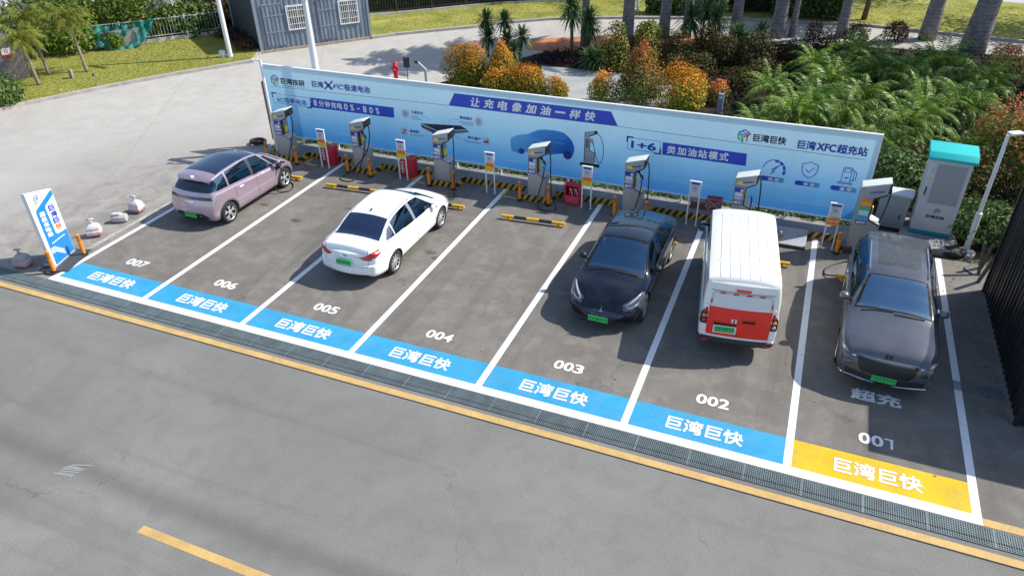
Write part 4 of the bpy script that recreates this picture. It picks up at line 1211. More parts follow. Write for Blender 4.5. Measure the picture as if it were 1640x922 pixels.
    def on_top(s, pts, d=.004):
        out = []
        for (x, y) in pts:
            h, n = s.hit((x, y, 5), (0, 0, -1)); out.append((x, y, h.z+d if h is not None else 1))
        return out
    def plate(s, rear, z, x=0.0, w=.44, h=.14, frame=None, tilt=0.0):
        q = s.on_end(rear, [(x, z-h/2), (x, z+h/2), (x-w/2, z), (x+w/2, z)]); e = -1 if rear else 1
        y = max(p[1]*e for p in q)*e+e*.006
        if frame:
            mb = MB(); mb.box((x, y-e*.008, z), (w+.06, .012, h+.05)); s.part('plate_frame', mb, frame)
        mb = MB(); mb.box((x, y, z), (w, .01, h)); p = s.part('licence_plate', mb, MATS['plate_green'])
        mb = MB(); rr = random.Random(5)
        for k in range(7):
            cx = -w*.41+w*.136*k
            stroke(mb, [(cx-.012, -h*.25), (cx+.012, -h*.25), (cx+.012, h*.02), (cx-.012, h*.25), (cx+.015, h*.25)][rr.randint(0, 2):], .012, lambda a, b: (x+a*(1 if rear else -1), y+e*.007, z+b))
        o = mb.build('plate_print', MATS['plate_ink'], None, fixn=False); o.parent = p
    def handles(s, ys, zf, m, l=.17):
        for y in ys:
            for sg in (1, -1):
                q = s.on_side(sg, [(y, zf)], .0)[0]
                mb = MB(); mb.box((q[0]+sg*.016, y, zf), (.032, l, .035)); s.part('door_handle', mb, m, bevel=.008)
    def mirrors(s, y, z, m, x=None, sc=1.0, cap=None):
        for sg in (1, -1):
            q = s.on_side(sg, [(y, z-.08)], 0)[0]; x0 = q[0]
            mb = MB(); mb.lathe([(.001, -.1), (.05, -.085), (.075, -.03), (.08, .03), (.065, .085), (.001, .1)], n=14, axis='X')
            mb.v = [(x0+sg*.105+v[0]*sc*.9, y+v[1]*.9*sc, z+v[2]*sc*.95) for v in mb.v]
            o = s.part('mirror', mb, m, smooth=True)
            mb = MB(); mb.tube([(x0-sg*.02, y+.02, z-.07), (x0+sg*.07, y, z-.04)], .022, 6); a = mb.build('mirror_arm', MATS['trim_black'], None); a.parent = o
            mb = MB(); mb.box((x0+sg*.105, y-.076*sc, z), (.13*sc, .008, .10*sc)); a = mb.build('mirror_glass', MATS['chrome'], None); a.parent = o
    def fin(s, y, m):
        z = s.on_top([(0, y)])[0][2]
        mb = MB(); mb.add([(-.025, y+.08, z-.01), (.025, y+.08, z-.01), (.03, y-.08, z-.01), (-.03, y-.08, z-.01), (0, y-.07, z+.065)], [(0,1,4), (1,2,4), (2,3,4), (3,0,4), (0,3,2,1)]); s.part('aerial_fin', mb, m)
    def patch(s, name, m, kind, pts, d=.004, sub=6, rear=True):
        """a small outline laid on the skin; kind: end, side(sg), top"""
        pp = []
        n = len(pts)
        for i in range(n):
            a, b = pts[i], pts[(i+1) % n]
            for k in range(sub): pp.append((a[0]+(b[0]-a[0])*k/sub, a[1]+(b[1]-a[1])*k/sub))
        c = (sum(p[0] for p in pts)/n, sum(p[1] for p in pts)/n)
        rows = []
        allp = [c]
        for f in (.5, 1.0): allp += [(c[0]+(p[0]-c[0])*f, c[1]+(p[1]-c[1])*f) for p in pp]
        P3 = s.on_end(rear, allp, d) if kind == 'end' else (s.on_top(allp, d) if kind == 'top' else s.on_side(kind, allp, d))
        q = len(pp); mb = MB(); fs = [(0, 1+i, 1+(i+1) % q) for i in range(q)]+[(1+i, 1+q+i, 1+q+(i+1) % q, 1+(i+1) % q) for i in range(q)]
        mb.add(P3, fs)
        return s.part(name, mb, m, smooth=True)

CONST = lambda v: (lambda y: v)
SIDE = pchip([(0, .945), (.12, .972), (.3, .985), (.55, 1.0), (.8, .995), (1, .972)])
def trap(y0, y1, y0t, y1t, z0, z1): return [(y0, z0), (y1, z0), (y1t, z1), (y0t, z1)]

# ---- lilac hatchback, tail towards the road
P_LILAC = paint('lilac_paint', (.46, .36, .42), .55, .28, lines=((-.98, .05), (-.02, .0), (.98, -.08)), zr=(.32, .99), extra=((2, .93, -3, -2.0, 0, -1, .6),))
top = pchip([(-2.145, 1.38), (-2.0, 1.425), (-1.6, 1.49), (-.9, 1.555), (-.2, 1.575), (.25, 1.53), (.42, 1.49), (.9, 1.25), (1.3, 1.03), (1.5, .985), (1.8, .92), (2.03, .82), (2.145, .74)])
belt = pchip([(-2.145, 1.07), (-1.4, 1.05), (-.3, .97), (.6, .90), (1.25, .89), (1.7, .84), (2.145, .66)])
dome = pchip([(-2.145, .05), (-1.6, .06), (.3, .055), (.45, .05), (1.25, .07), (1.7, .07), (2.145, .05)])
DO_D = [(-.1, .30), (.50, .30), (.62, .36), (.44, .50), (-.1, .50)]
DO_R = [(.66, .50), (.76, .46), (.80, .34), (.74, .36)]
dolwin = [trap(-2.3, -1.16, -2.3, -1.10, .9, 1.6), trap(-1.10, -.12, -1.04, -.14, .9, 1.6), trap(-.03, .86, .0, .34, .9, 1.46), trap(.92, 1.20, .56, .66, .9, 1.3)]
def cls(rg, seg, x, y, z):
    ax = abs(x); sg = 0 if x > 0 else 1
    if rg == 'side' and seg == 'E':
        for k, w in enumerate(dolwin):
            if inpoly((y, z), w) and z > belt(y)+.03 and z < top(y)-dome(y)-.035: return ('side_window', 2*k+sg)
        if -.14 < y < .0 and z > belt(y)+.03 and z < top(y)-dome(y)-.035: return 'pillar_trim'
    if seg == 'F' and rg == 'side':
        if .42 < y < 1.30 and ax < (.62+.22*(y-.42)/.88): return 'windshield'
        if -1.32 < y < .34 and ax < .57: return 'roof_glass'
    if rg == 'rear' or (rg == 'side' and y < -1.60):
        if rg == 'rear' and 1.085 < z < 1.33 and ax < .80-.2*(z-1.06)/.3+.02: return 'rear_window'
        if .885 < z < .975 and (rg == 'rear' or y < -1.84): return ('taillight', 0 if ax < .52 else 1+sg)
        if rg == 'rear' and inpoly((ax, z), DO_D): return 'rear_diffuser'
        if rg == 'rear' and inpoly((ax, z), DO_R): return ('reflector', sg)
        if z < .26 and rg == 'rear': return 'lower_sill'
    if rg == 'front':
        if .60 < z < .68: return ('headlight', sg) if ax > .35 else 'grille'
        if z < .36: return 'lower_sill'
    if rg == 'side' and y > 1.72 and .63 < z < .76 and seg in 'CD': return ('headlight', sg)
    return 'body'
def dol_extra(s):
    s.plate(True, .42); s.handles((-.72, .30), .90, MATS['white_metal']); s.mirrors(.86, .98, MATS['trim_black'], sc=1.05); s.fin(-1.62, MATS['white_metal'])
    s.patch('tail_badge', MATS['chrome'], 'end', [(-.2, .82), (.2, .82), (.2, .84), (-.2, .84)])
    mb = MB()
    for sg in (1, -1): mb.add(s.on_end(True, [(sg*.34, .44), (sg*.58, .33), (sg*.58, .29), (sg*.30, .40)], .008), [(0,1,2,3)])
    s.part('bumper_blade', mb, MATS['chrome'], fixn=False)
    # open charging flap and plug on the right front wing
    q = s.on_side(1, [(.96, .84)], .01)[0]
    mb = MB(); mb.box((q[0]+.02, .96, .84), (.05, .16, .16)); s.part('charging_socket', mb, MATS['trim_black'], bevel=.01)
    mb = MB(); mb.box((q[0]+.07, 1.16, .92), (.16, .16, .015), rz=.2); s.part('charging_flap', mb, MATS['trim_black'], bevel=.006)
    mb = MB(); mb.tube([(q[0]+.02, .96, .84), (q[0]+.14, .95, .83), (q[0]+.2, .93, .74)], [.045, .04, .025], 8); s.part('plug', mb, MATS['black_plastic'], smooth=True)
    mb = MB()
    z0 = s.on_top([(0, 1.26)])[0][2]
    mb.tube(s.on_top([(-.5, 1.30), (-.25, 1.24), (.05, 1.22)], .012), .01, 5); mb.tube(s.on_top([(.1, 1.30), (.35, 1.24), (.55, 1.2)], .012), .01, 5); s.part('wiper', mb, MATS['trim_black'])
Car('lilac_hatchback', 'lilac metallic hatchback with black glass roof, plugged in at the leftmost bay', 'car', (-1.54, 5.68, 0), 0, dict(L=4.08, Lp=4.29, W=.875, top=top, belt=belt, dome=dome,
    plan=pchip([(-2.145, .88), (-2.0, .94), (-1.7, .985), (-1.2, 1), (1.2, 1), (1.7, .97), (2.0, .89), (2.145, .80)]), bot=pchip([(-2.145, .23), (-1.8, .20), (1.8, .19), (2.145, .23)]),
    shoulder=pchip([(-2.145, .11), (-.5, .095), (1.2, .065), (2.145, .10)]), roofw=.60, sideprof=SIDE, warpr=pchip([(.25, -.03), (.45, .02), (.6, .01), (.85, -.05), (1.0, -.10), (1.06, -.12), (1.34, -.38), (1.37, -.22), (1.47, -.18)]),
    warpf=pchip([(.2, -.05), (.45, .02), (.6, .0), (.8, -.08)]), bulger=.10, bulgef=.2, wheels=(-1.36, 1.27), wr=.325, wheel='star', archtrim=.05, cls=cls, edges=[('side', 'E', 'yz', w, .012) for w in dolwin]+[('rear', 'BCD', 'xz', DO_D, .009), ('rear', 'BCD', 'xz', DO_R, .009)], cabin=(-1.4, .95, .45),
    mats=dict(body=P_LILAC, side_window=MATS['side_glass'], pillar_trim=mat('pillar_grey', (.06, .06, .065), .3), windshield=MATS['clear_glass'], roof_glass=MATS['tint_glass_blue'], rear_window=MATS['tint_glass'], taillight=MATS['lamp_dark'],
              rear_diffuser=MATS['trim_black'], reflector=MATS['lamp_red'], lower_sill=mat('lilac_low', (.22, .2, .21), .5), headlight=MATS['lamp_clear'], grille=MATS['grille_black'], arch_trim=mat('arch_grey', (.085, .085, .09), .6)), extras=(dol_extra,)))

# ---- white saloon, tail towards the road
P_WHITE = paint('white_car_paint', (.80, .81, .82), .0, .25, lines=((-1.02, .12), (-.06, .0), (.98, -.1)), zr=(.34, .93), extra=((2, .60, -3, -2.0, 0, -1, .62), (0, .62, -2.6, -2.1, 2, .60, 1.1)))
top = pchip([(-2.34, 1.03), (-2.25, 1.085), (-2.05, 1.11), (-1.78, 1.115), (-1.65, 1.125), (-1.3, 1.27), (-.98, 1.40), (-.6, 1.47), (-.1, 1.49), (.3, 1.46), (.48, 1.425), (.9, 1.23), (1.30, 1.01), (1.5, .975), (1.9, .90), (2.2, .79), (2.34, .69)])
belt = pchip([(-2.34, .985), (-1.7, 1.0), (-.5, .94), (.6, .89), (1.25, .87), (1.8, .81), (2.34, .62)])
dome = pchip([(-2.34, .04), (-1.7, .05), (-.6, .055), (.3, .055), (1.3, .08), (1.8, .08), (2.34, .05)])
sedwin = [trap(-1.66, -1.14, -1.02, -1.08, .9, 1.40), trap(-1.11, -.12, -1.02, -.14, .9, 1.5), trap(-.02, 1.08, .0, .36, .85, 1.42)]
SED_R = [(.38, .84), (.54, .76), (.95, .765), (.95, 1.0), (.70, .935)]
SED_S = [(-2.5, .765), (-2.20, .79), (-1.96, .88), (-1.70, 1.02), (-1.90, 1.03), (-2.5, 1.0)]
def cls(rg, seg, x, y, z):
    ax = abs(x); sg = 0 if x > 0 else 1
    if rg == 'side' and seg == 'E':
        for k, w in enumerate(sedwin):
            if inpoly((y, z), w) and z > belt(y)+.025 and z < top(y)-dome(y)-.03: return ('side_window', 2*k+sg)
        if -.13 < y < .0 and z > belt(y)+.025 and z < top(y)-dome(y)-.03: return 'pillar_trim'
    if seg == 'F' and rg == 'side':
        if .48 < y < 1.32 and ax < (.62+.2*(y-.48)/.84): return 'windshield'
        if -1.66 < y < -.98 and ax < .575+.09*(-.98-y)/.7: return 'rear_window'
    e = (rg == 'rear') or (rg == 'side' and y < -1.9 and seg in 'CD')
    if e:
        # swept-back lamp wedge: from an inner point on the tail to a tip on the flank
        if inpoly((ax, z), SED_R) if rg == 'rear' else inpoly((y, z), SED_S): return ('taillight', sg)
        if rg == 'rear' and z < .37 and ax > .56 and z > .325: return ('reflector', sg)
        if rg == 'rear' and z < .325: return 'lower_sill'
    if rg == 'front':
        if .52 < z < .66 and ax > .42: return ('headlight', sg)
        if .34 < z < .56 and ax < .55: return 'grille'
    if rg == 'side' and y > 1.75 and .60 < z < .76 and seg in 'CD': return ('headlight', sg)
    return 'body'
def sed_extra(s):
    s.plate(True, .70); s.handles((-.74, .28), .845, MATS['white_paint']); s.mirrors(.88, .96, MATS['white_paint'])
    z = s.on_top([(0, -.82)])[0][2]; mb = MB(); mb.box((0, -.82, z+.02), (.03, .07, .05)); s.part('aerial_fin', mb, MATS['trim_black'], bevel=.008)
    s.patch('tail_badge', MATS['chrome'], 'end', [(-.085, .84), (.085, .84), (.085, .885), (-.085, .885)], .008)
    s.patch('tail_badge_centre', MATS['trim_black'], 'end', [(-.05, .85), (.05, .85), (.05, .876), (-.05, .876)], .011)
    s.patch('model_mark', MATS['rim_silver'], 'end', [(.27, .835), (.40, .835), (.40, .855), (.27, .855)], .008)
    mb = MB()
    for sg in (1, -1): mb.tube(s.on_top([(sg*.565, -.95+.05*q) for q in range(28)], .0), .009, 5)
    s.part('roof_seam', mb, MATS['trim_black'])
    mb = MB(); mb.tube(s.on_top([(-.5, 1.31), (-.25, 1.24), (.05, 1.22)], .012), .012, 5); mb.tube(s.on_top([(.1, 1.31), (.35, 1.24), (.55, 1.2)], .012), .012, 5); s.part('wiper', mb, MATS['trim_black'])
    q = s.on_end(False, [(.3, .72)], .01)[0]
Car('white_saloon', 'white saloon car with red wedge tail lamps, parked nose to the chargers', 'car', (4.50, 4.86, 0), R(.4), dict(L=4.66, W=.91, top=top, belt=belt, dome=dome,
    plan=pchip([(-2.34, .86), (-2.15, .93), (-1.8, .98), (-1.2, 1), (1.2, 1), (1.8, .97), (2.15, .88), (2.34, .78)]), bot=pchip([(-2.34, .27), (-1.9, .22), (1.9, .2), (2.34, .24)]),
    shoulder=pchip([(-2.34, .10), (-1.2, .075), (1.2, .06), (2.34, .10)]), roofw=.575, sideprof=SIDE, warpr=pchip([(.25, -.05), (.42, .03), (.62, .02), (.66, -.03), (.9, -.05), (.97, .0), (1.05, .0)]),
    warpf=pchip([(.2, -.05), (.45, .02), (.6, .0), (.8, -.08)]), bulger=.15, bulgef=.2, wheels=(-1.31, 1.35), wr=.32, wheel='multi', cls=cls, edges=[('side', 'E', 'yz', w, .012) for w in sedwin]+[('rear', 'BCD', 'xz', SED_R, .011), ('side', 'CD', 'yz', SED_S, .011)], cabin=(-1.0, .95, .45),
    mats=dict(body=P_WHITE, side_window=MATS['side_glass'], pillar_trim=mat('pillar_pale', (.22, .23, .25), .3), windshield=MATS['clear_glass'], rear_window=MATS['tint_glass_blue'], taillight=MATS['lamp_red'],
              reflector=MATS['lamp_red'], lower_sill=MATS['trim_black'], headlight=MATS['lamp_clear'], grille=MATS['grille_black']), extras=(sed_extra,)))

# ---- black saloon, nose towards the road
P_BLACK = paint('black_paint', (.0045, .0075, .018), .0, .18, lines=((-1.0, .1), (-.02, .0), (1.0, -.1)), zr=(.34, .9), dirt=.05)
top = pchip([(-2.345, .98), (-2.2, 1.05), (-1.9, 1.12), (-1.4, 1.26), (-.8, 1.395), (-.2, 1.445), (.0, 1.435), (.25, 1.385), (.6, 1.20), (1.0, .985), (1.15, .94), (1.7, .855), (2.1, .745), (2.25, .665), (2.345, .59)])
belt = pchip([(-2.345, .92), (-1.6, .95), (-.5, .92), (.5, .86), (1.0, .85), (1.7, .80), (2.1, .69), (2.345, .54)])
dome = pchip([(-2.345, .05), (-1, .06), (.3, .055), (1.2, .08), (1.7, .06), (2.345, .04)])
TE_L = [(.835, 1.46), (.72, 1.70), (.58, 1.88), (.47, 1.97), (.52, 2.08), (.68, 2.02), (.84, 1.83), (.96, 1.52)]
tewin = [trap(-1.62, -1.10, -1.16, -1.06, .9, 1.36), trap(-1.05, -.08, -1.0, -.1, .85, 1.5), trap(-.02, .90, .0, .20, .82, 1.40)]
def cls(rg, seg, x, y, z):
    ax = abs(x); sg = 0 if x > 0 else 1
    if rg == 'side' and seg == 'E':
        for k, w in enumerate(tewin):
            if inpoly((y, z), w) and z > belt(y)+.025 and z < top(y)-dome(y)-.03: return ('side_window', 2*k+sg)
    if seg == 'F' and rg == 'side':
        if .25 < y < 1.08 and ax < (.585+.19*(y-.25)/.81): return 'windshield' if (y < 1.0 and ax < (.555+.19*(y-.25)/.81)) else 'glass_edge'
        if -1.95 < y < .16 and ax < .555: return 'roof_glass'
    if rg == 'side' and y > 1.50 and seg in 'CDEF':
        # lamp: a curved wedge over the corner of the bonnet
        if inpoly((ax, y), TE_L) and z > .53: return ('headlight', sg)
    if rg == 'front':
        if z < .34 and ax < .70: return 'lower_grille'
        if z < .27: return 'lower_sill'
    if rg == 'rear' and .76 < z < .9 and ax > .35: return ('taillight', sg)
    return 'body'
def te_extra(s):
    for sg in (1, -1):
        mb = MB(); mb.tube(s.on_top([(sg*x, y) for (x, y) in ((.80, 1.54), (.765, 1.66), (.70, 1.80), (.62, 1.91), (.55, 1.98))], .006), [.010, .022, .026, .024, .014], 6)
        mb.tube(s.on_top([(sg*x, y) for (x, y) in ((.55, 1.99), (.60, 2.02), (.70, 1.96), (.80, 1.83))], .005), .010, 5)
        s.part('lamp_strip', mb, MATS['lamp_clear'], smooth=True)
    s.plate(False, .41, x=0, w=.46); s.mirrors(.62, .95, MATS['trim_black'])
    q = s.on_top([(-.055, 2.185), (.055, 2.185), (.045, 2.165), (.014, 2.165), (.0, 2.06), (-.014, 2.165), (-.045, 2.165)], .006)
    mb = MB(); mb.add(q, [(0,1,2,3,5,6), (3,4,5)]); s.part('bonnet_emblem', mb, MATS['chrome'], fixn=False)
    mb = MB(); mb.tube(s.on_top([(.62, 1.13), (.3, 1.08), (.0, 1.07)], .012), .012, 5); mb.tube(s.on_top([(-.02, 1.10), (-.3, 1.10), (-.55, 1.07)], .012), .012, 5); s.part('wiper', mb, MATS['trim_black'])
    mb = MB()
    for sg in (1, -1): mb.tube([(p[0], p[1], p[2]) for p in s.on_top([(sg*.565, -1.2), (sg*.57, -.5), (sg*.575, .0), (sg*.585, .22), (sg*.66, .6), (sg*.74, .98)], .004)], .010, 5)
    s.part('roof_rail_trim', mb, MATS['trim_black'])
    mb = MB(); mb.add(s.on_end(False, [(-.72, .335), (-.3, .30), (.3, .30), (.72, .335), (.72, .315), (.3, .28), (-.3, .28), (-.72, .315)], .006), [(0,1,6,7), (1,2,5,6), (2,3,4,5)]); s.part('lip_trim', mb, mat('lip_grey', (.05, .05, .055), .3), fixn=False)
Car('black_saloon', 'black saloon car with glass roof, parked nose out towards the road', 'car', (11.12, 5.20, 0), PI+R(-.4), dict(L=4.74, Lp=4.69, W=.905, top=top, belt=belt, dome=dome,
    plan=pchip([(-2.345, .86), (-2.1, .95), (-1.6, 1), (1.3, 1), (1.8, .965), (2.1, .885), (2.25, .80), (2.345, .70)]), bot=pchip([(-2.345, .28), (-1.9, .2), (1.9, .18), (2.345, .2)]),
    shoulder=pchip([(-2.345, .08), (-1, .075), (1.2, .06), (1.9, .05), (2.345, .07)]), roofw=.585, sideprof=SIDE, hoodin=.13, warpf=pchip([(.15, -.06), (.3, .02), (.45, .02), (.6, -.03), (.7, -.05)]),
    bulger=.14, bulgef=.26, corner=.09, wheels=(-1.45, 1.43), wr=.335, wheel='twin', cls=cls, edges=[('side', 'E', 'yz', w, .012) for w in tewin]+[('side', 'CDEF', 'xy', TE_L, .012)], cabin=(-1.2, .70, .42),
    mats=dict(body=P_BLACK, side_window=MATS['side_glass'], windshield=MATS['clear_glass'], glass_edge=MATS['trim_black'], roof_glass=MATS['tint_glass'], headlight=mat('lamp_smoke', (.11, .12, .14), .10, metal=.4, coat=1.0), lower_grille=MATS['grille_black'], lower_sill=MATS['trim_black'], taillight=MATS['lamp_red'], dash=MATS['dash_grey']), extras=(te_extra,)))

# ---- grey SUV, nose towards the road
P_GREY = paint('grey_paint', (.070, .078, .098), .30, .26, lines=((-1.02, .05), (-.02, .0), (1.02, -.06)), zr=(.4, 1.04), dirt=.10)
top = pchip([(-2.44, 1.42), (-2.3, 1.50), (-1.9, 1.58), (-1.0, 1.66), (-.3, 1.67), (.0, 1.645), (.22, 1.60), (.6, 1.40), (1.0, 1.185), (1.18, 1.135), (1.7, 1.075), (2.1, 1.01), (2.3, .955), (2.44, .89)])
belt = pchip([(-2.44, 1.12), (-1.4, 1.09), (0, 1.05), (.9, 1.03), (1.7, .995), (2.1, .94), (2.44, .84)])
dome = pchip([(-2.44, .04), (-1, .045), (.2, .045), (1.0, .065), (1.8, .055), (2.44, .03)])
SU_G = [(-.1, .52), (.44, .52), (.52, .62), (.56, .80), (-.1, .80)]
SU_D = [(.60, .765), (1.1, .80), (1.1, .85), (.60, .815)]
SU_L = [(.62, .60), (.62, .75), (1.1, .785), (1.1, .62), (.80, .55)]
SU_LS = [(1.98, .845), (2.6, .785), (2.6, .855), (2.1, .875)]
suwin = [trap(-1.95, -1.36, -1.70, -1.32, 1.0, 1.6), trap(-1.28, -.14, -1.22, -.16, 1.0, 1.7), trap(-.03, .84, .0, .22, 1.0, 1.58)]
def cls(rg, seg, x, y, z):
    ax = abs(x); sg = 0 if x > 0 else 1
    if rg == 'side' and seg == 'E':
        for k, w in enumerate(suwin):
            if inpoly((y, z), w) and z > belt(y)+.03 and z < top(y)-dome(y)-.03: return ('side_window', 2*k+sg)
        if -1.4 < y < .05 and 1.1 < z < 1.54: return 'pillar_trim'
    if seg == 'F' and rg == 'side':
        if .22 < y < 1.02 and ax < (.575+.19*(y-.22)/.80): return 'windshield' if (.26 < y < .965 and ax < (.535+.19*(y-.22)/.80)) else 'glass_edge'
        if -1.62 < y < -.10 and ax < .44: return 'roof_glass'
    if rg == 'front':
        if inpoly((ax, z), SU_G): return 'grille'
        if inpoly((ax, z), SU_D): return ('headlight', sg)
        if inpoly((ax, z), SU_L): return ('lamp_recess', sg)
        if z < (.50 if ax < .80 else .40): return 'lower_grille' if z > .26 else 'lower_sill'
    if rg == 'side' and y > 1.9 and seg in 'CD' and inpoly((y, z), SU_LS): return ('headlight', sg)
    if rg == 'side' and seg in 'ABC' and z < .34: return 'cladding'
    return 'body'
def suv_extra(s):
    s.plate(False, .455, w=.46); s.mirrors(.66, 1.14, mat('mirror_grey', (.18, .175, .185), .3, metal=.5), sc=1.15); s.handles((-.80, .26), .95, MATS['chrome'])
    s.fin(-1.85, MATS['trim_black'])
    for sg in (1, -1): mb = MB(); mb.tube([(p[0], p[1], p[2]+.03) for p in s.on_top([(sg*.575, -1.95), (sg*.585, -1.2), (sg*.59, -.4), (sg*.585, .1)], .0)], .016, 6); s.part('roof_rail', mb, MATS['chrome'])
    mb = MB(); mb.tube(s.on_top([(.62, 1.09), (.3, 1.04), (.0, 1.03)], .012), .012, 5); mb.tube(s.on_top([(-.02, 1.08), (-.3, 1.08), (-.6, 1.05)], .012), .012, 5); s.part('wiper', mb, MATS['trim_black'])
    s.patch('bonnet_emblem', MATS['trim_black'], 'top', [(-.07, 2.22), (-.01, 2.22), (-.01, 2.27), (-.07, 2.27)], .006); s.patch('bonnet_emblem', MATS['trim_black'], 'top', [(.01, 2.22), (.07, 2.22), (.07, 2.27), (.01, 2.27)], .006)
    mb = MB()
    for k in range(7):
        z = .54+.037*k; mb.tube(s.on_end(False, [(-.38-.012*k+(.76+.024*k)*q/10, z) for q in range(11)], .006), .006, 4)
    for k in range(17): mb.tube(s.on_end(False, [(-.40+.05*k, .53), (-.40+.05*k, .79)], .006), .004, 4)
    s.part('grille_mesh', mb, mat('grille_grey', (.035, .035, .038), .35, metal=.5))
    mb = MB(); mb.tube(s.on_end(False, [(-.55+.11*q, .81) for q in range(11)], .006), .010, 5)
    mb.tube(s.on_end(False, [(-.84+.056*q, .31+.03*abs(q-15)/15) for q in range(31)], .008), .016, 5); s.part('chrome_strip', mb, MATS['chrome'])
    # rear-view camera block behind the windscreen, above the dashboard coloured as if lit
    mb = MB(); mb.box((0, .34, 1.49), (.26, .1, .06)); s.part('screen_sensor', mb, MATS['trim_black'], bevel=.015)
    # open flap with plug on the flank by the charger
    q = s.on_side(1, [(-1.62, .98)], .0)[0]
    mb = MB(); mb.box((q[0]+.10, -1.80, .98), (.20, .02, .18), rz=-.2); s.part('charging_flap', mb, MATS['trim_black'], bevel=.006)
m, g = newmat('dusty_roof_glass', .35, .5)
co = g.coord(); k = g.noise(co, 22, 4, .8); k2 = g.noise(co, 2.5, 4)
g.base(g.mix(g.math('MULTIPLY', g.rng(k, .45, .75), g.rng(k2, .25, .6, .4, 1)), (.028, .030, .031), (.13, .13, .127)))
g.p.inputs['Coat Weight'].default_value = .3
Car('grey_suv', 'dusty grey SUV with dark panoramic roof parked in the yellow bay by the shed', 'car', (17.15, 5.24, 0), PI+R(-1.6), dict(L=4.88, W=.94, top=top, belt=belt, dome=dome,
    plan=pchip([(-2.44, .86), (-2.2, .95), (-1.6, 1), (1.4, 1), (1.9, .99), (2.2, .955), (2.35, .92), (2.44, .885)]), bot=pchip([(-2.44, .3), (-1.9, .25), (1.9, .22), (2.44, .24)]),
    shoulder=pchip([(-2.44, .08), (-1, .075), (1.2, .06), (2.44, .07)]), roofw=.61, hoodin=.05, domeexp=2.8, sideprof=SIDE, warpf=pchip([(.2, -.08), (.34, .03), (.5, .02), (.7, .0), (.85, -.05)]), warpr=pchip([(.3, 0), (1.0, -.02), (1.15, -.08), (1.5, -.35)]),
    bulger=.12, bulgef=.13, corner=.075, wheels=(-1.38, 1.50), wr=.365, wheel='twin', archtrim=.03, cls=cls, edges=[('side', 'E', 'yz', w, .012) for w in suwin]+[('front', 'BCD', 'xz', SU_G, .009), ('front', 'BCD', 'xz', SU_L, .009), ('front', 'BCD', 'xz', SU_D, .009), ('side', 'CD', 'yz', SU_LS, .011)], cabin=(-1.2, .62, .55),
    mats=dict(body=P_GREY, side_window=MATS['side_glass'], pillar_trim=MATS['trim_black'], windshield=MATS['bright_glass'], glass_edge=mat('frit_black', (.006, .006, .007), .6, spec=.2), roof_glass=MATS['dusty_roof_glass'], grille=MATS['grille_black'], headlight=MATS['lamp_clear'], lamp_recess=mat('lamp_smoke_dark', (.05, .053, .06), .12, metal=.4, coat=1.0),
              lower_grille=MATS['trim_black'], lower_sill=MATS['grey_metal'], cladding=MATS['trim_black'], arch_trim=MATS['trim_black'], dash=MATS['dash_lit']), extras=(suv_extra,)))

# ---- white and red panel van, tail towards the road
P_RED = paint('van_red', (.82, .020, .008), .0, .45); P_RED.node_tree.nodes['Principled BSDF'].inputs['Coat Weight'].default_value = .2
P_VAN = paint('van_white', (.78, .77, .735), .0, .35, lines=((1.35, 0), (.35, 0)), zr=(.4, 1.8), dirt=.06)
top = pchip([(-2.25, 1.90), (-2.15, 1.93), (-1.6, 1.95), (.8, 1.95), (1.15, 1.92), (1.3, 1.88), (1.6, 1.52), (1.85, 1.20), (2.0, 1.10), (2.15, 1.0), (2.25, .92)])
belt = pchip([(-2.25, 1.10), (1.0, 1.08), (1.6, 1.02), (2.25, .84)])
dome = pchip([(-2.25, .07), (-1.5, .085), (1.1, .085), (1.4, .08), (2.25, .05)])
vanwin = [trap(.45, 1.55, .45, 1.32, 1.12, 1.66)]
def cls(rg, seg, x, y, z):
    ax = abs(x); sg = 0 if x > 0 else 1
    if rg == 'side' and seg == 'E':
        if inpoly((y, z), vanwin[0]): return ('side_window', sg)
    if seg == 'F' and rg == 'side' and 1.32 < y < 1.92 and ax < .66+.1*(y-1.32): return 'windshield'
    if rg == 'rear':
        if z < .52: return 'rear_bumper'
        if ax > .66 and 0.80 < z < 1.22: return ('tail_lamp_housing', sg)
        if .56 < z < 1.26 and ax < .655: return ('red_door_panel', sg)
        if 1.26 < z < 1.62 and ax < .645-.06*(z-1.09): return ('door_panel', sg)
    if rg == 'side' and y < -2.14 and .80 < z < 1.22 and seg in 'CD': return ('tail_lamp_housing', sg)
    if rg == 'side' and y < -2.0 and z < .52: return 'rear_bumper'
    if rg == 'front' and .62 < z < .8 and ax > .4: return ('headlight', sg)
    if rg == 'front' and z < .5: return 'front_bumper'
    return 'body'
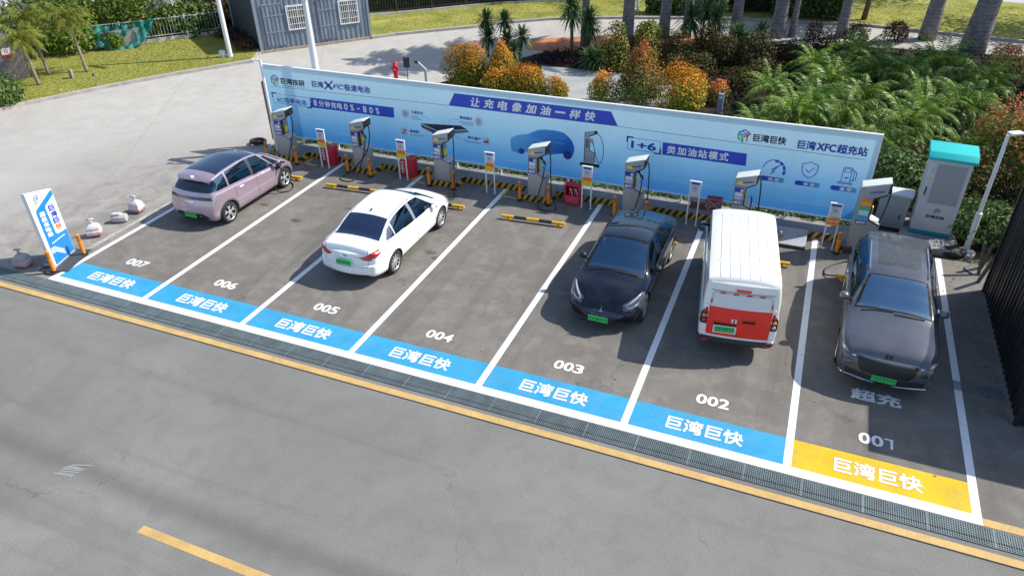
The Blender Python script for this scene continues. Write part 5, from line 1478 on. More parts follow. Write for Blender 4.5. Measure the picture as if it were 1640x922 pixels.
def van_extra(s):
    s.plate(True, .73, x=-.27, w=.42, h=.14, frame=MATS['white_metal']); s.mirrors(1.35, 1.28, MATS['trim_black'], sc=1.5)
    mb = MB(); mb.add(s.on_end(True, [(-.50, .835), (-.05, .835), (-.05, .87), (-.50, .87)], .02), [(0,1,2,3)]); mb.box((-.275, s.on_end(True, [(-.27, .86)])[0][1]-.012, .86), (.47, .03, .03)); s.part('plate_lamp_bar', mb, MATS['trim_black'])
    # lamp clusters
    for sg in (1, -1):
        for k, (z, m) in enumerate(((1.13, 'lamp_red'), (1.01, 'lamp_amber'), (.89, 'lamp_red' if sg < 0 else 'lamp_clear'))):
            q = s.on_end(True, [(sg*.725, z)], 0)[0]
            mb = MB(); mb.lathe([(.001, -.03), (.030, -.026), (.042, -.012), (.044, .01)], (q[0], q[1], q[2]), 14, axis='Y'); s.part('tail_lamp', mb, MATS[m], smooth=True)
        q = s.on_end(True, [(sg*.66, .42)], .004)[0]
        mb = MB(); mb.box((q[0], q[1], .42), (.13, .012, .04)); s.part('reflector', mb, MATS['lamp_red'])
    mb = MB()
    for k in range(9):
        x0 = -.60+.133*k; mb.m = k % 2
        mb.add(s.on_end(True, [(x0, 1.585), (x0+.12, 1.585), (x0+.12, 1.625), (x0, 1.625)], .006), [(0,1,2,3)])
    mb.m = 1
    for sg in (1, -1): mb.add(s.on_end(True, [(sg*.60, 1.345), (sg*.637, 1.345), (sg*.633, 1.44), (sg*.595, 1.44)], .006), [(0,1,2,3)])
    mb.m = 0
    for sg in (1, -1): mb.add(s.on_end(True, [(sg*.595, 1.445), (sg*.632, 1.445), (sg*.627, 1.57), (sg*.588, 1.57)], .006), [(0,1,2,3)]); mb.add(s.on_end(True, [(sg*.61, 1.27), (sg*.64, 1.27), (sg*.638, 1.34), (sg*.604, 1.34)], .006), [(0,1,2,3)])
    s.part('reflective_tape', mb, [mat('tape_silver', (.50, .51, .50), .4), mat('tape_red', (.5, .03, .04), .4)], fixn=False)
    mb = MB(); y = s.on_end(True, [(0, 1.72)])[0][1]; mb.box((0, y-.02, 1.70), (.30, .04, .045)); s.part('high_brake_lamp', mb, MATS['lamp_red'], bevel=.008)
    mb = MB(); mb.add(s.on_end(True, [(-.006, .56), (.006, .56), (.006, 1.64), (-.006, 1.64)], .007), [(0,1,2,3)])
    for q in ([(-.65, 1.64), (.65, 1.64)],): mb.tube(s.on_end(True, [(q[0][0]+(q[1][0]-q[0][0])*k/10, 1.645) for k in range(11)], .002), .006, 4)
    s.part('door_seam', mb, MATS['trim_black'], fixn=False)
    mb = MB(); y = s.on_end(True, [(.2, .98)])[0][1]; mb.box((.20, y-.012, .975), (.27, .03, .045)); s.part('door_handle', mb, MATS['trim_black'], bevel=.01)
    mb = MB(); y = s.on_end(True, [(-.10, .98)])[0][1]; mb.box((-.10, y-.006, .975), (.11, .012, .09)); o = s.part('door_badge', mb, MATS['white_metal'], bevel=.006)
    mb = MB(); stroke(mb, [(-.10, .945), (-.10, 1.0)], .03, lambda a, b: (a, y-.015, b)); mb.build('badge_mark', MATS['trim_black'], None, fixn=False).parent = o
    for sg in (1, -1):
        for z in (.62, 1.3):
            q = s.on_end(True, [(sg*.70, z)], .01)[0]; mb = MB(); mb.box(q, (.05, .02, .03)); s.part('hinge', mb, MATS['white_metal'])
    # pressed ribs along the roof, with a cross bead two thirds back
    mb = MB()
    for k in range(6):
        x = -.50+.2*k
        for (ya, yb) in ((-2.02, -1.42), (-1.30, .95)):
            n = 12; L_ = []
            for q in range(n+1):
                yy = ya+(yb-ya)*q/n; L_.append(yy)
            A = s.on_top([(x-.02, yy) for yy in L_], -.002); T = s.on_top([(x-.008, yy) for yy in L_], .010); T2 = s.on_top([(x+.008, yy) for yy in L_], .010); B = s.on_top([(x+.02, yy) for yy in L_], -.002)
            vs_ = A+T+T2+B; n1 = n+1
            mb.add(vs_, [(r_*n1+i, r_*n1+i+1, (r_+1)*n1+i+1, (r_+1)*n1+i) for r_ in range(3) for i in range(n)])
    mb.tube(s.on_top([(-.6+.1*k, -1.36) for k in range(13)], -.004), .012, 6)
    s.part('roof_rib', mb, mat('van_rib', (.66, .67, .67), .4))
    mb = MB(); mb.tube([p for p in s.on_end(True, [(-.66+.11*k, 1.80) for k in range(13)], .006)], .014, 6); s.part('gutter', mb, P_VAN)
VYAW = R(7.9)
vc = Vector((14.14, 3.02)) + Vector((-math.sin(VYAW), math.cos(VYAW)))*2.25
Car('panel_van', 'white panel van with red lower rear doors and ribbed roof', 'van', (vc.x, vc.y, 0), VYAW, dict(L=4.5, W=.83, top=top, belt=belt, dome=dome,
    plan=pchip([(-2.25, .955), (-2.1, .985), (-1.6, 1), (1.4, 1), (1.9, .95), (2.25, .82)]), bot=pchip([(-2.25, .34), (-1.9, .28), (1.9, .26), (2.25, .3)]),
    shoulder=pchip([(-2.25, .03), (2.25, .05)]), roofw=.735, sideprof=pchip([(0, .95), (.12, .985), (.5, 1.0), (.85, .995), (1, .985)]), domeexp=3.2, bulger=.05, bulgef=.15, corner=.06,
    warpr=pchip([(.3, .05), (.5, .06), (.53, .0), (1.1, .0), (1.62, -.06), (1.9, -.13)]), wheels=(-1.33, 1.45), wr=.31, wheel='steel', cls=cls, cabin=(.2, 1.35, .55),
    mats=dict(body=P_VAN, side_window=MATS['side_glass'], windshield=MATS['clear_glass'], rear_bumper=mat('bumper_grey', (.035, .035, .038), .6), front_bumper=mat('bumper_grey', (.035, .035, .038), .6), tail_lamp_housing=MATS['trim_black'], red_door_panel=P_RED, door_panel=paint('van_panel', (.66, .67, .68), .0, .4), headlight=MATS['lamp_clear']),
    extras=(van_extra,)))

# ================================================================== OTHER OBJECTS ROUND THE LOT
# totem sign on its base at the left corner
tdir = Vector((-3.64+3.36, 1.18-.36)).normalized()          # along the face, away from the camera
tang = math.atan2(tdir.y, tdir.x)
t = empty('totem_sign', (-3.37, .36, 0), tang); tag(t, 'tilted blue and white totem sign with cube emblem at the left corner of the lot', 'totem sign')
TW = .98
mat('totem_white', (.72, .74, .76), .4); mat('totem_blue', (.016, .21, .60), .35); mat('totem_ink', (.02, .06, .42), .4)
ZT = lambda u_: 2.24-.30*u_
mb = MB(); mb.prism([(0, .06), (TW, .06), (TW, ZT(1)), (0, ZT(0))], .0, .10, plane='XZ'); mb.build('panel', MATS['totem_white'], t, bevel=.006)
def tuv(d): return lambda u_, v_: (u_*TW, -d, .07+(ZT(u_)-.07)*(1-v_))       # across and down the face, 0 to 1
def tfl(d): return lambda a, b: tuv(d)(a, 1-b)                                # lettering runs upward
mb = MB(); f = tuv(.003)
mb.poly([f(*q) for q in ((.93, .02), (.99, .025), (.99, .09), (.57, .21), (.53, .25), (.55, .60), (.60, .64), (.99, .64), (.99, .995), (.12, .995), (.14, .27), (.18, .235))])
mb.build('blue_field', MATS['totem_blue'], t, fixn=False)
def tt(s_, u0, u1, v0, h, m, name, gap=1.2):
    mb = MB()
    for k, ch in enumerate(s_): text(mb, ch, u0, u1, 1-(v0+h*gap*k)-h, 1-(v0+h*gap*k), tfl(.006), off=.035)
    return mb.build(name, MATS[m], t, fixn=False)
tt('巨湾巨', .64, .87, .225, .078, 'totem_ink', 'blue_lettering'); tt('快', .64, .87, .225+.078*1.2*3, .078, 'logo_orange', 'red_lettering')
tt('超级充电站', .24, .43, .275, .060, 'ink_white', 'white_lettering')
mb = MB(); f6 = tfl(.006)
for k in range(9): stroke(mb, [(.28+.065*k, .285+.002*k), (.315+.065*k, .286+.002*k)], .016, f6)
for k in range(6): stroke(mb, [(.14, .165+.014*k), (.30, .165+.014*k), (.62, .05+.014*k)], .0065, f6)
mb.build('white_stripe', MATS['ink_white'], t, fixn=False)
logo_cube(.33*TW, 1.93, .13, lambda a, b: (a, -.004, b), t)
mb = MB(); mb.bbox(-.10, TW+.10, -.42, .40, 0, .035); mb.build('base_plate', MATS['dark_grey'], t, bevel=.006)
mb = MB(); mb.bbox(.1, .16, .1, .36, .036, .09); mb.bbox(TW-.16, TW-.10, .1, .36, .036, .09); mb.bbox(.0, TW, -.03, -.004, .036, .06); mb.build('bracket', MATS['steel'], t)
c_ = empty('base_hose', (0, 0, 0)); 
mb = MB(); mb.tube(hose([(-3.55, .18, .03), (-3.35, .1, .03), (-3.15, .2, .02), (-3.12, .7, .02), (-3.2, 1.25, .03), (-3.45, 1.38, .03), (-3.62, 1.34, .03)]), .022, 7)
bpy.data.objects.remove(c_)
o = mb.build('hose', MATS['black_rubber'], None, smooth=True); tag(o, 'black hose lying round the base of the totem sign', 'hose')

# weights with handles and a loose block, on the dusty concrete
mat('weight_pale', (.60, .54, .53), .7, noise=[(5, .2)]); mat('weight_pink', (.40, .22, .24), .7, noise=[(6, .2)])
def weight(loc, rz, label, tilt=0.0, dull=False):
    t = empty('barrier_weight', loc, rz); tag(t, label, 'weight', 'pale pink barrier weights with handles')
    def sq(mb, prof, n=16):
        vs_ = []; fs = []
        for (w, z) in prof:
            for i in range(n):
                a = 2*PI*i/n+PI/4; c, s_ = math.cos(a), math.sin(a); q = 1/max(abs(c), abs(s_))**.75
                vs_.append((w*c*q, w*.86*s_*q, z))
        for k in range(len(prof)-1):
            for i in range(n): fs.append((k*n+i, k*n+(i+1) % n, (k+1)*n+(i+1) % n, (k+1)*n+i))
        fs += [tuple(range(n))[::-1], tuple(range((len(prof)-1)*n, len(prof)*n))]
        mb.add(vs_, fs)
    mb = MB(); sq(mb, [(.13, .02), (.20, .07), (.215, .11), (.20, .15)]); mb.build('lower_block', MATS['weight_pink'], t, smooth='auto')
    mb = MB(); sq(mb, [(.205, .15), (.205, .19), (.175, .23), (.185, .25), (.18, .29), (.12, .36), (.09, .385), (.07, .40)]); mb.build('upper_block', MATS['weight_pale'] if not dull else mat('weight_shaded', (.36, .33, .34), .7, noise=[(5, .2)]), t, smooth='auto')  # the weight in shadow gets a darker copy of the pale colour
    mb = MB(); mb.tube([(0, 0, .38), (.0, 0, .46), (-.02, 0, .52)], [.045, .03, .028], 8); mb.tube([(-.11, 0, .51), (-.02, 0, .535), (.09, 0, .53)], [.022, .03, .02], 8); mb.build('handle', MATS['weight_pale'] if not dull else MATS['weight_shaded'], t, smooth=True)
    t.rotation_euler = (tilt, tilt*.5, rz); return t
weight((-4.34, .20, 0), .4, 'barrier weight left of the totem sign, coloured darker for its shadow', .03, True)
weight((-3.92, 2.2, 0), .7, 'pale barrier weight with handle just right of the totem sign')
weight((-3.96, 3.82, 0), .2, 'pale pink barrier weight with handle nearest the lilac hatchback', .04)
t = empty('concrete_block', (-3.93, 3.12, 0), .5); tag(t, 'pale broken concrete block lying between two barrier weights', 'block')
mb = MB(); mb.lathe([(.02, -.24), (.12, -.22), (.145, -.1), (.15, .08), (.12, .21), (.03, .24)], (0, 0, .14), 9, axis='X'); mb.build('lump', mat('block_pale', (.46, .44, .42), .85, noise=[(7, .25)]), t, smooth='auto')
mb = MB(); mb.box((-.05, -.02, .285), (.22, .16, .03)); mb.build('broken_top', MATS['block_pale'], t, bevel=.01)

# camera poles and lamp posts
def cctv(loc, h, label, arm, head):
    t = empty('camera_pole', loc); tag(t, label, 'camera pole', 'white camera poles')
    mb = MB(); mb.lathe([(.075, 0), (.075, h*.36), (.05, h*.365)], n=14); mb.build('lower_tube', MATS['white_metal'], t, smooth='auto')
    mb = MB(); mb.lathe([(.048, h*.36), (.045, h)], n=14); mb.build('upper_tube', MATS['white_metal'], t, smooth='auto')
    mb = MB(); mb.cyl((0, 0, 0), (0, 0, .02), .14, n=16); mb.build('base_flange', MATS['steel'], t)
    mb = MB(); mb.tube([(0, 0, h-.03), (arm[0], arm[1], h+.0)], .028, 7); mb.build('arm', MATS['white_metal'], t)
    if head == 'camera':
        mb = MB(); d = Vector((arm[0], arm[1], 0)).normalized()
        mb.cyl(Vector((arm[0], arm[1], h-.02))-d*.05, Vector((arm[0], arm[1], h-.02))+d*.16+Vector((0, 0, -.06)), .055, n=12); mb.build('camera', MATS['white_metal'], t)
        mb = MB(); mb.cyl(Vector((arm[0], arm[1], h-.02))+d*.161+Vector((0, 0, -.06)), Vector((arm[0], arm[1], h-.02))+d*.17+Vector((0, 0, -.065)), .045, n=12); mb.build('lens', MATS['black_plastic'], t)
        mb = MB(); mb.tube([(0, 0, h), (0, 0, h+.35)], .008, 5); mb.build('lightning_rod', MATS['steel'], t)
    else:
        mb = MB(); mb.box((arm[0]*.8, arm[1]*.8, h+.03), (.34, .2, .05), rz=math.atan2(arm[1], arm[0])); mb.build('lamp_head', MATS['white_metal'], t, bevel=.012)
    return t
cctv((-2.62, 9.05, 0), 3.4, 'white camera pole at the left end of the blue hoarding', (-.28, -.06), 'camera')
cctv((19.29, 9.86, 0), 3.33, 'white pole with flat lamp head between the teal topped cabinet and the dark shed', (.22, .14), 'lamp')
o = MB().lathe([(.26, 0), (.24, .05), (.16, .09), (.08, .11)], (0, 0, 0), 14).build('concrete_footing', mat('footing', (.42, .42, .43), .85, noise=[(6, .2)]), None, smooth='auto', loc=(19.29, 9.86, 0)); tag(o, 'rough pale concrete footing round the foot of the right pole', 'footing')
def lamp_post(loc, r, h, label, lean=0):
    t = empty('lamp_post', loc); tag(t, label, 'lamp post')
    mb = MB(); mb.lathe([(r, 0), (r*.92, h*.5), (r*.62, h)], n=18); mb.build('column', MATS['white_metal'], t, smooth='auto')
    mb = MB(); mb.cyl((0, 0, 0), (0, 0, .03), r*1.9, n=16); mb.build('base_flange', MATS['steel'], t)
    mb = MB(); mb.box((.5, 0, h+.03), (1.1, .22, .08)); mb.build('lamp_head', MATS['white_metal'], t, bevel=.02)
lamp_post((-1.45, 10.40, 0), .135, 5.35, 'thick white lamp post rising behind the blue hoarding')
lamp_post((-12.9, 18.62, 0.1), .12, 6.5, 'slim white lamp post on the lawn beside the dark end of the cabin')
o = MB().bbox(-13.35, -13.1, 18.35, 18.55, .1, .42).build('post_box', MATS['white_metal'], None, bevel=.02); tag(o, 'small white box at the foot of the lawn lamp post', 'box')

# teal-topped power cabinet
t = empty('power_cabinet', (18.42, 10.72, .12), R(-4)); tag(t, 'tall pale grey power cabinet with teal top and cube emblem', 'power cabinet')
mat('cabinet_grey', (.56, .58, .60), .4); mat('cabinet_teal', (.02, .46, .44), .35); mat('cabinet_teal_low', (.02, .25, .32), .4)
mb = MB(); mb.bbox(-.50, .50, -.42, .42, .14, 2.22); mb.build('case', MATS['cabinet_grey'], t, bevel=.015)
mb = MB(); mb.prism([(-.56, 2.222), (-.56, 2.30), (-.40, 2.42), (.40, 2.42), (.52, 2.30), (.52, 2.222)], -.575, .575, plane='YZ'); mb.build('top_cover', MATS['cabinet_teal'], t, bevel=.03)
mb = MB(); mb.bbox(-.505, .505, -.425, .425, .0, .14); mb.build('plinth', MATS['cabinet_teal_low'], t, bevel=.006)
m, g = newmat('vent_mesh', .6, .3)
s3 = g.sep(g.coord())
k = g.math('MULTIPLY', g.math('GREATER_THAN', g.math('FRACT', g.math('MULTIPLY', s3[0], 45)), .4), g.math('GREATER_THAN', g.math('FRACT', g.math('MULTIPLY', s3[2], 45)), .4))
g.base(g.mix(k, (.42, .44, .46), (.20, .21, .22)))
mb = MB(); mb.bbox(-.29, .41, -.436, -.422, .98, 2.08); mb.build('vent_panel', m, t)
mb = MB(); mb.bbox(-.42, -.39, -.445, -.42, 1.18, 1.42); mb.build('door_handle', MATS['black_plastic'], t, bevel=.005)
mb = MB()
for z in (1.86, 1.94): mb.cyl((-.37, -.42, z), (-.37, -.432, z), .02, n=10)
mb.build('indicator', MATS['ink_grey'], t)
mb = MB(); mb.poly([(-.43, -.425, 1.64), (-.35, -.425, 1.64), (-.39, -.425, 1.72)]); mb.build('warning_label', MATS['yellow_label'], t, fixn=False)
ff = lambda a, b: (a, -.424, b)
logo_cube(.02, .76, .095, ff, t)
mb = MB(); text(mb, '巨湾巨快', -.20, .24, .54, .63, ff, off=.035); mb.build('lettering', MATS['ink_black'], t, fixn=False)
mb = MB(); mb.tube([(.502, -.43, .15), (.502, -.43, 2.2)], .004, 4); mb.build('door_seam', MATS['ink_grey'], t)
o = MB().bbox(17.7, 19.1, 10.1, 11.3, -.02, .12).build('cabinet_plinth', mat('plinth_concrete', (.30, .29, .28), .9, noise=[(4, .2)]), None, bevel=.01); tag(o, 'low concrete slab under the teal topped power cabinet', 'plinth')
t = empty('meter_cabinet', (17.42, 10.95, 0), R(-5)); tag(t, 'squat grey meter cabinet behind the tall charger', 'cabinet')
mb = MB(); mb.bbox(-.38, .38, -.22, .22, 0, .98); mb.build('case', mat('meter_grey', (.40, .42, .40), .5), t, bevel=.012)
mb = MB(); mb.prism([(-.27, .982), (-.27, 1.04), (.0, 1.12), (.27, 1.04), (.27, .982)], -.43, .43, plane='YZ'); mb.build('roof', mat('meter_roof', (.58, .61, .63), .4), t, bevel=.008)
mb = MB(); mb.bbox(.20, .23, -.235, -.22, .3, .42); mb.build('door_handle', MATS['black_plastic'], t)
# bag and hose by the right end of the kerb
mb = MB(); rr = random.Random(2)
vs_ = []; n = 14
for k, (r_, z) in enumerate(((.26, 0), (.30, .06), (.27, .14), (.20, .2), (.08, .235))):
    for i in range(n): q = r_*(1+.16*rr.uniform(-1, 1)); vs_.append((18.95+q*math.cos(2*PI*i/n)*1.15, 9.62+q*math.sin(2*PI*i/n)*.8, z+.03*rr.uniform(-1, 1)*(k > 0)))
mb.add(vs_, [(k*n+i, k*n+(i+1) % n, (k+1)*n+(i+1) % n, (k+1)*n+i) for k in range(4) for i in range(n)]+[tuple(range(4*n, 5*n))])
o = mb.build('rubbish_bag', MATS['black_rubber'], None, smooth=True); tag(o, 'black rubbish bag on the ground below the teal topped cabinet', 'bag')
mb = MB(); mb.tube([(-4.05+.28*math.cos(a*PI/6), 9.7+.24*math.sin(a*PI/6), .06+.01*a*.3) for a in range(26)], .05, 8); o = mb.build('coiled_pipe', MATS['black_rubber'], None, smooth=True); tag(o, 'coil of black pipe at the left end of the hoarding', 'pipe')

# dark corrugated shed wall on the right
t = empty('dark_shed', (21.5, 5.4, 0)); tag(t, 'black corrugated metal shed at the right edge', 'shed')
SX, S0, S1, SH = 19.52, 2.85, 7.95, 3.0
mb = MB(); n = int((S1-S0)/.03); vs_ = []
for i in range(n+1):
    y = S0+(S1-S0)*i/n; ph = ((y-S0)/.22) % 1
    d = .035*max(0, min(1, (abs(ph-.5)*2-.35)/.18))
    vs_ += [(SX+d-21.5, y-5.4, .03), (SX+d-21.5, y-5.4, SH)]
mb.add(vs_, [(2*i, 2*i+1, 2*i+3, 2*i+2) for i in range(n)])
m, g = newmat('shed_sheet', .42, .5, .4)
g.base(g.mix(g.rng(g.noise(g.coord(), 1.8, 5), .35, .7), (.016, .016, .018), (.034, .032, .034)))
mb.build('side_wall', m, t, smooth='auto')
mb = MB(); mb.bbox(SX+.04-21.5, 3.5, S0-5.4, S0+.04-5.4, .03, SH-.001); mb.bbox(SX+.04-21.5, 3.5, S1-.04-5.4, S1-5.4, .03, SH-.001); mb.build('end_wall', m, t)
mb = MB(); mb.bbox(SX-21.5, 3.5, S0-5.45, S1-5.35, SH, SH+.05); mb.build('roof', m, t)
for q in (S1-.06, S0-.03): MB().bbox(SX-.03-21.5, SX+.05-21.5, q-5.4, q+.09-5.4, 0, SH-.002).build('corner_post', MATS['trim_black'], t)
# broken pickets and bits between the shed and the pole
for k, (x, y, h, a) in enumerate(((19.45, 8.35, .75, .2), (19.5, 8.75, .85, -.15), (19.6, 9.15, .7, .1))):
    mb = MB(); mb.box((0, 0, h/2), (.05, .09, h)); mb.prism([(-.045, h), (.045, h), (0, h+.08)], -.025, .025, plane='YZ')
    o = mb.build('fence_picket', mat('old_wood', (.10, .085, .075), .85, noise=[(9, .3)]), None, loc=(x, y, 0)); o.rotation_euler = (a, a*.5, .2)
    tag(o, ('weathered picket nearest the dark shed corner', 'weathered picket in the middle between shed and pole', 'weathered picket nearest the right pole footing')[k], 'picket', 'old pickets by the shed')
mb = MB(); mb.tube(hose([(19.35, 8.7, .02), (19.2, 8.95, .02), (19.4, 9.3, .02), (19.25, 9.5, .02)]), .018, 6); o = mb.build('cable', mat('teal_cable', (.03, .10, .12), .5), None, smooth=True); tag(o, 'dark teal cable lying by the old pickets', 'cable')

# dry leaves blown about the kerb, the shed and the yard
rr = random.Random(9); pts = []
for k in range(260):
    if k % 3 == 0: x, y = rr.uniform(-3, 19), 9.28-abs(rr.gauss(0, .35))
    elif k % 3 == 1: x, y = rr.uniform(18.7, 19.4), rr.uniform(3, 9.6)
    else: x, y = rr.uniform(-9, 19), rr.uniform(.5, 9)
    pts.append((Vector((x, y, .014)), Vector((0, 0, 3))))
E0 = []
for (p, n_) in pts:
    a = rr.uniform(0, 6.28); l = rr.uniform(.018, .042); c_, s_ = math.cos(a)*l, math.sin(a)*l
    E0.append([(p.x-c_, p.y-s_, .012), (p.x+s_*.45, p.y-c_*.45, .020), (p.x+c_, p.y+s_, .012), (p.x-s_*.45, p.y+c_*.45, .016)])
mb = MB()
for q in E0: mb.quad(*q)
m, g = newmat('dry_leaf', .8, .2); g.base(g.ramp(g.n('ShaderNodeNewGeometry').outputs['Random Per Island'], [(0, (.10, .06, .03)), (.5, (.25, .15, .06)), (1, (.42, .34, .2))]))
o = mb.build('fallen_leaves', m, None, fixn=False); stuff(o); tag(o, 'dry fallen leaves scattered along the kerb and over the bays', 'leaves')

# ================================================================== BEYOND THE HOARDING
# grey site cabin: near corner A, front wall A->B, dark end wall A->C
A = Vector((-12.03, 19.98)); B = Vector((-8.22, 24.4)); C = Vector((-16.2, 22.9)); CH_ = 2.75
def wall_frame(P, Q):
    u = (Q-P).normalized(); nrm = Vector((u.y, -u.x)); return u, nrm, (Q-P).length
t = empty('site_cabin', (A.x, A.y, 0)); tag(t, 'grey blue corrugated site cabin with two barred windows', 'cabin')
m, g = newmat('cabin_sheet', .5, .4, .15)
g.base(g.mix(g.rng(g.noise(g.coord(), 1.4, 6), .35, .7), (.15, .19, .235), (.225, .265, .31)))
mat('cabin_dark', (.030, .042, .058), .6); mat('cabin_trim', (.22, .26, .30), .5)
u, nr, Lf = wall_frame(A, B)
if nr.dot(Vector((14, -10))-A) < 0: nr = -nr
def wp(s_, z, d=0.0):
    p = u*s_+nr*d; return (p.x, p.y, z)
def corr(s0, s1, z0, z1, d0=0.0, amp=.035, per=.27):
    mb = MB(); n = max(8, int((s1-s0)/.03)); vs_ = []
    for i in range(n+1):
        s_ = s0+(s1-s0)*i/n; ph = (s_/per) % 1; d = d0+amp*max(0, min(1, (abs(ph-.5)*2-.35)/.2))
        vs_ += [wp(s_, z0, d), wp(s_, z1, d)]
    mb.add(vs_, [(2*i, 2*i+1, 2*i+3, 2*i+2) for i in range(n)]); return mb
corr(0, Lf, .12, CH_).build('front_wall', m, t, smooth='auto', fixn=False)
for (a, b) in ((.35, 1.35), (3.15, 4.1)):
    fr = corr(a, b, .3, 2.3, .05, .035, .2).build('blank_shutter', m, t, smooth='auto', fixn=False)
    mb = MB()
    for z in (.95, 1.75, 2.3): mb.add([wp(a, z, .095), wp(b, z, .095), wp(b, z+.05, .095), wp(a, z+.05, .095), wp(a, z+.05, .05), wp(b, z+.05, .05), wp(a, z, .05), wp(b, z, .05)], [(0,1,2,3), (3,2,5,4), (0,6,7,1)])
    mb.build('shutter_rail', MATS['cabin_trim'], None, fixn=False).parent = fr
for (a, b, z0, z1) in ((1.60, 2.62, 1.02, 2.10), (4.32, 5.25, .98, 2.06)):
    def bar_(mb, s0, s1, za, zb, d, th=.03):
        mb.add([wp(s0, za, d), wp(s1, za, d), wp(s1, zb, d), wp(s0, zb, d), wp(s0, za, d-th), wp(s1, za, d-th), wp(s1, zb, d-th), wp(s0, zb, d-th)], [(0,1,2,3), (0,4,5,1), (3,2,6,7), (0,3,7,4), (1,5,6,2)])
    mb = MB(); bar_(mb, a-.06, a, z0-.06, z1+.06, .09, .09); bar_(mb, b, b+.06, z0-.06, z1+.06, .09, .09); bar_(mb, a, b, z0-.06, z0, .09, .09); bar_(mb, a, b, z1, z1+.06, .09, .09)
    w = mb.build('window', MATS['white_metal'], t, fixn=False)
    mb = MB(); mb.add([wp(a, z0, .05), wp(b, z0, .05), wp(b, z1, .05), wp(a, z1, .05)], [(0,1,2,3)])
    m2, g2_ = newmat('cabin_pane', .15, .5); co = g2_.coord()
    g2_.base(g2_.mix(g2_.rng(g2_.noise(co, 2.3, 4, .6, 1.0), .4, .62), (.035, .03, .026), (.26, .22, .17)))
    mb.build('pane', m2, None, fixn=False).parent = w
    mb = MB()
    for k in range(9): s_ = a+(b-a)*(k+.5)/9; bar_(mb, s_-.012, s_+.012, z0, z1, .085, .02)
    for k in range(3): zz = z0+(z1-z0)*(k+.7)/3.2; bar_(mb, a, b, zz-.012, zz+.012, .10, .015)
    bar_(mb, (a+b)/2-.02, (a+b)/2+.02, z0, z1, .088, .03)
    mb.build('window_bar', MATS['white_metal'], None, fixn=False).parent = w
u2, n2, Le = wall_frame(A, C)
def P3(p, z): return (p.x-A.x, p.y-A.y, z)
D = B+(C-A)
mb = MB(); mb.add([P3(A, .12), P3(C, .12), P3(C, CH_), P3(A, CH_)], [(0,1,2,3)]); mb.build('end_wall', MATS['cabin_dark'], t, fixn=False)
mb = MB(); mb.add([P3(B, .12), P3(D, .12), P3(D, CH_), P3(B, CH_)], [(0,1,2,3)]); mb.build('far_end_wall', m, t, fixn=False)
mb = MB(); mb.add([P3(A, CH_), P3(B, CH_), P3(D, CH_), P3(C, CH_)], [(0,1,2,3)]); mb.build('roof', MATS['cabin_trim'], t, fixn=False)
mb = MB()
for p in (A, B, C): mb = MB(); mb.box((p.x-A.x, p.y-A.y, CH_/2), (.12, .12, CH_+.06), rz=math.atan2(u.y, u.x)); mb.build('corner_post', MATS['cabin_trim'], t)

mb = MB(); ang = math.atan2(u.y, u.x)
mb.add([wp(-.1, -.01, .12), wp(Lf+.1, -.01, .12), wp(Lf+.1, .12, .12), wp(-.1, .12, .12), wp(-.1, .12, -.1), wp(Lf+.1, .12, -.1)], [(0,1,2,3), (3,2,5,4)])
mb.build('footing', mat('cabin_footing', (.34, .28, .21), .9, noise=[(3, .25)]), t, fixn=False)

# lawns and kerbs
def lawn_mat(name, a, b, c):
    m, g = newmat(name, .95, .1)
    co = g.coord(); n1 = g.noise(co, .55, 6, .6, .5); n2 = g.noise(co, 7, 5, .7)
    col = g.mix(g.rng(n1, .35, .66), a, b); col = g.mix(g.math('MULTIPLY', g.rng(n2, .5, .75), .6), col, c)
    g.base(col); g.bump(n2, .6, .05); return m
lawn_mat('lawn_green', (.15, .18, .035), (.36, .33, .085), (.43, .36, .15))
lawnL = [(-17.2, 7.4), (-16.56, 9.85), (-15.02, 13.0), (-13.44, 15.58), (-11.45, 18.5), (-12.1, 19.9), (-16.3, 22.85), (-17.5, 24.5), (-24, 17.5), (-30, 8), (-24, 3), (-18.8, 3.2)]
plane_poly('lawn', lawnL, .10, MATS['lawn_green'])
lawnB = [(-8.2, 24.5), (-7.24, 25.42), (-5.63, 26.85), (-3.82, 28.35), (-2.78, 29.62), (-0.19, 31.6), (3.68, 33.15), (9, 34.65), (16.66, 35.5), (24.14, 34.25), (40, 33.1), (40, 46), (-20, 46), (-14, 30)]
plane_poly('lawn', lawnB, .10, MATS['lawn_green'])
mat('kerb_stone', (.36, .33, .30), .85, noise=[(3, .2)])
def kerb(pts, name='kerb'):
    mb = MB(); w = .09; n = len(pts); vs_ = []
    for i, p in enumerate(pts):
        a = Vector(pts[max(0, i-1)]); b = Vector(pts[min(n-1, i+1)]); d = (b-a).normalized(); nn = Vector((-d.y, d.x))*w
        for q in (Vector(p)+nn, Vector(p)-nn):
            vs_ += [(q.x, q.y, -.01), (q.x, q.y, .14)]
    fs = []
    for i in range(n-1):
        o = 4*i; fs += [(o, o+1, o+5, o+4), (o+1, o+3, o+7, o+5), (o+3, o+2, o+6, o+7)]
    mb.add(vs_, fs); return struct(mb.build(name, MATS['kerb_stone']))
kerb([(-18.5, 3.2), (-17.2, 7.4), (-16.56, 9.83), (-15.02, 12.98), (-13.44, 15.56), (-11.4, 18.5), (-12.0, 19.7)])
kerb([(-8.15, 24.35), (-7.24, 25.40), (-5.63, 26.82), (-3.82, 28.32), (-2.78, 29.59), (-0.19, 31.56), (3.68, 33.1), (9, 34.6), (16.66, 35.45), (24.14, 34.22), (40, 33.05)])
# far service road beyond the back lawn, with a blue railing
plane_poly('far_road', [(14, 45), (60, 40), (60, 60), (10, 60)], .11, mat('far_pale', (.40, .41, .43), .9, noise=[(.8, .12)]))

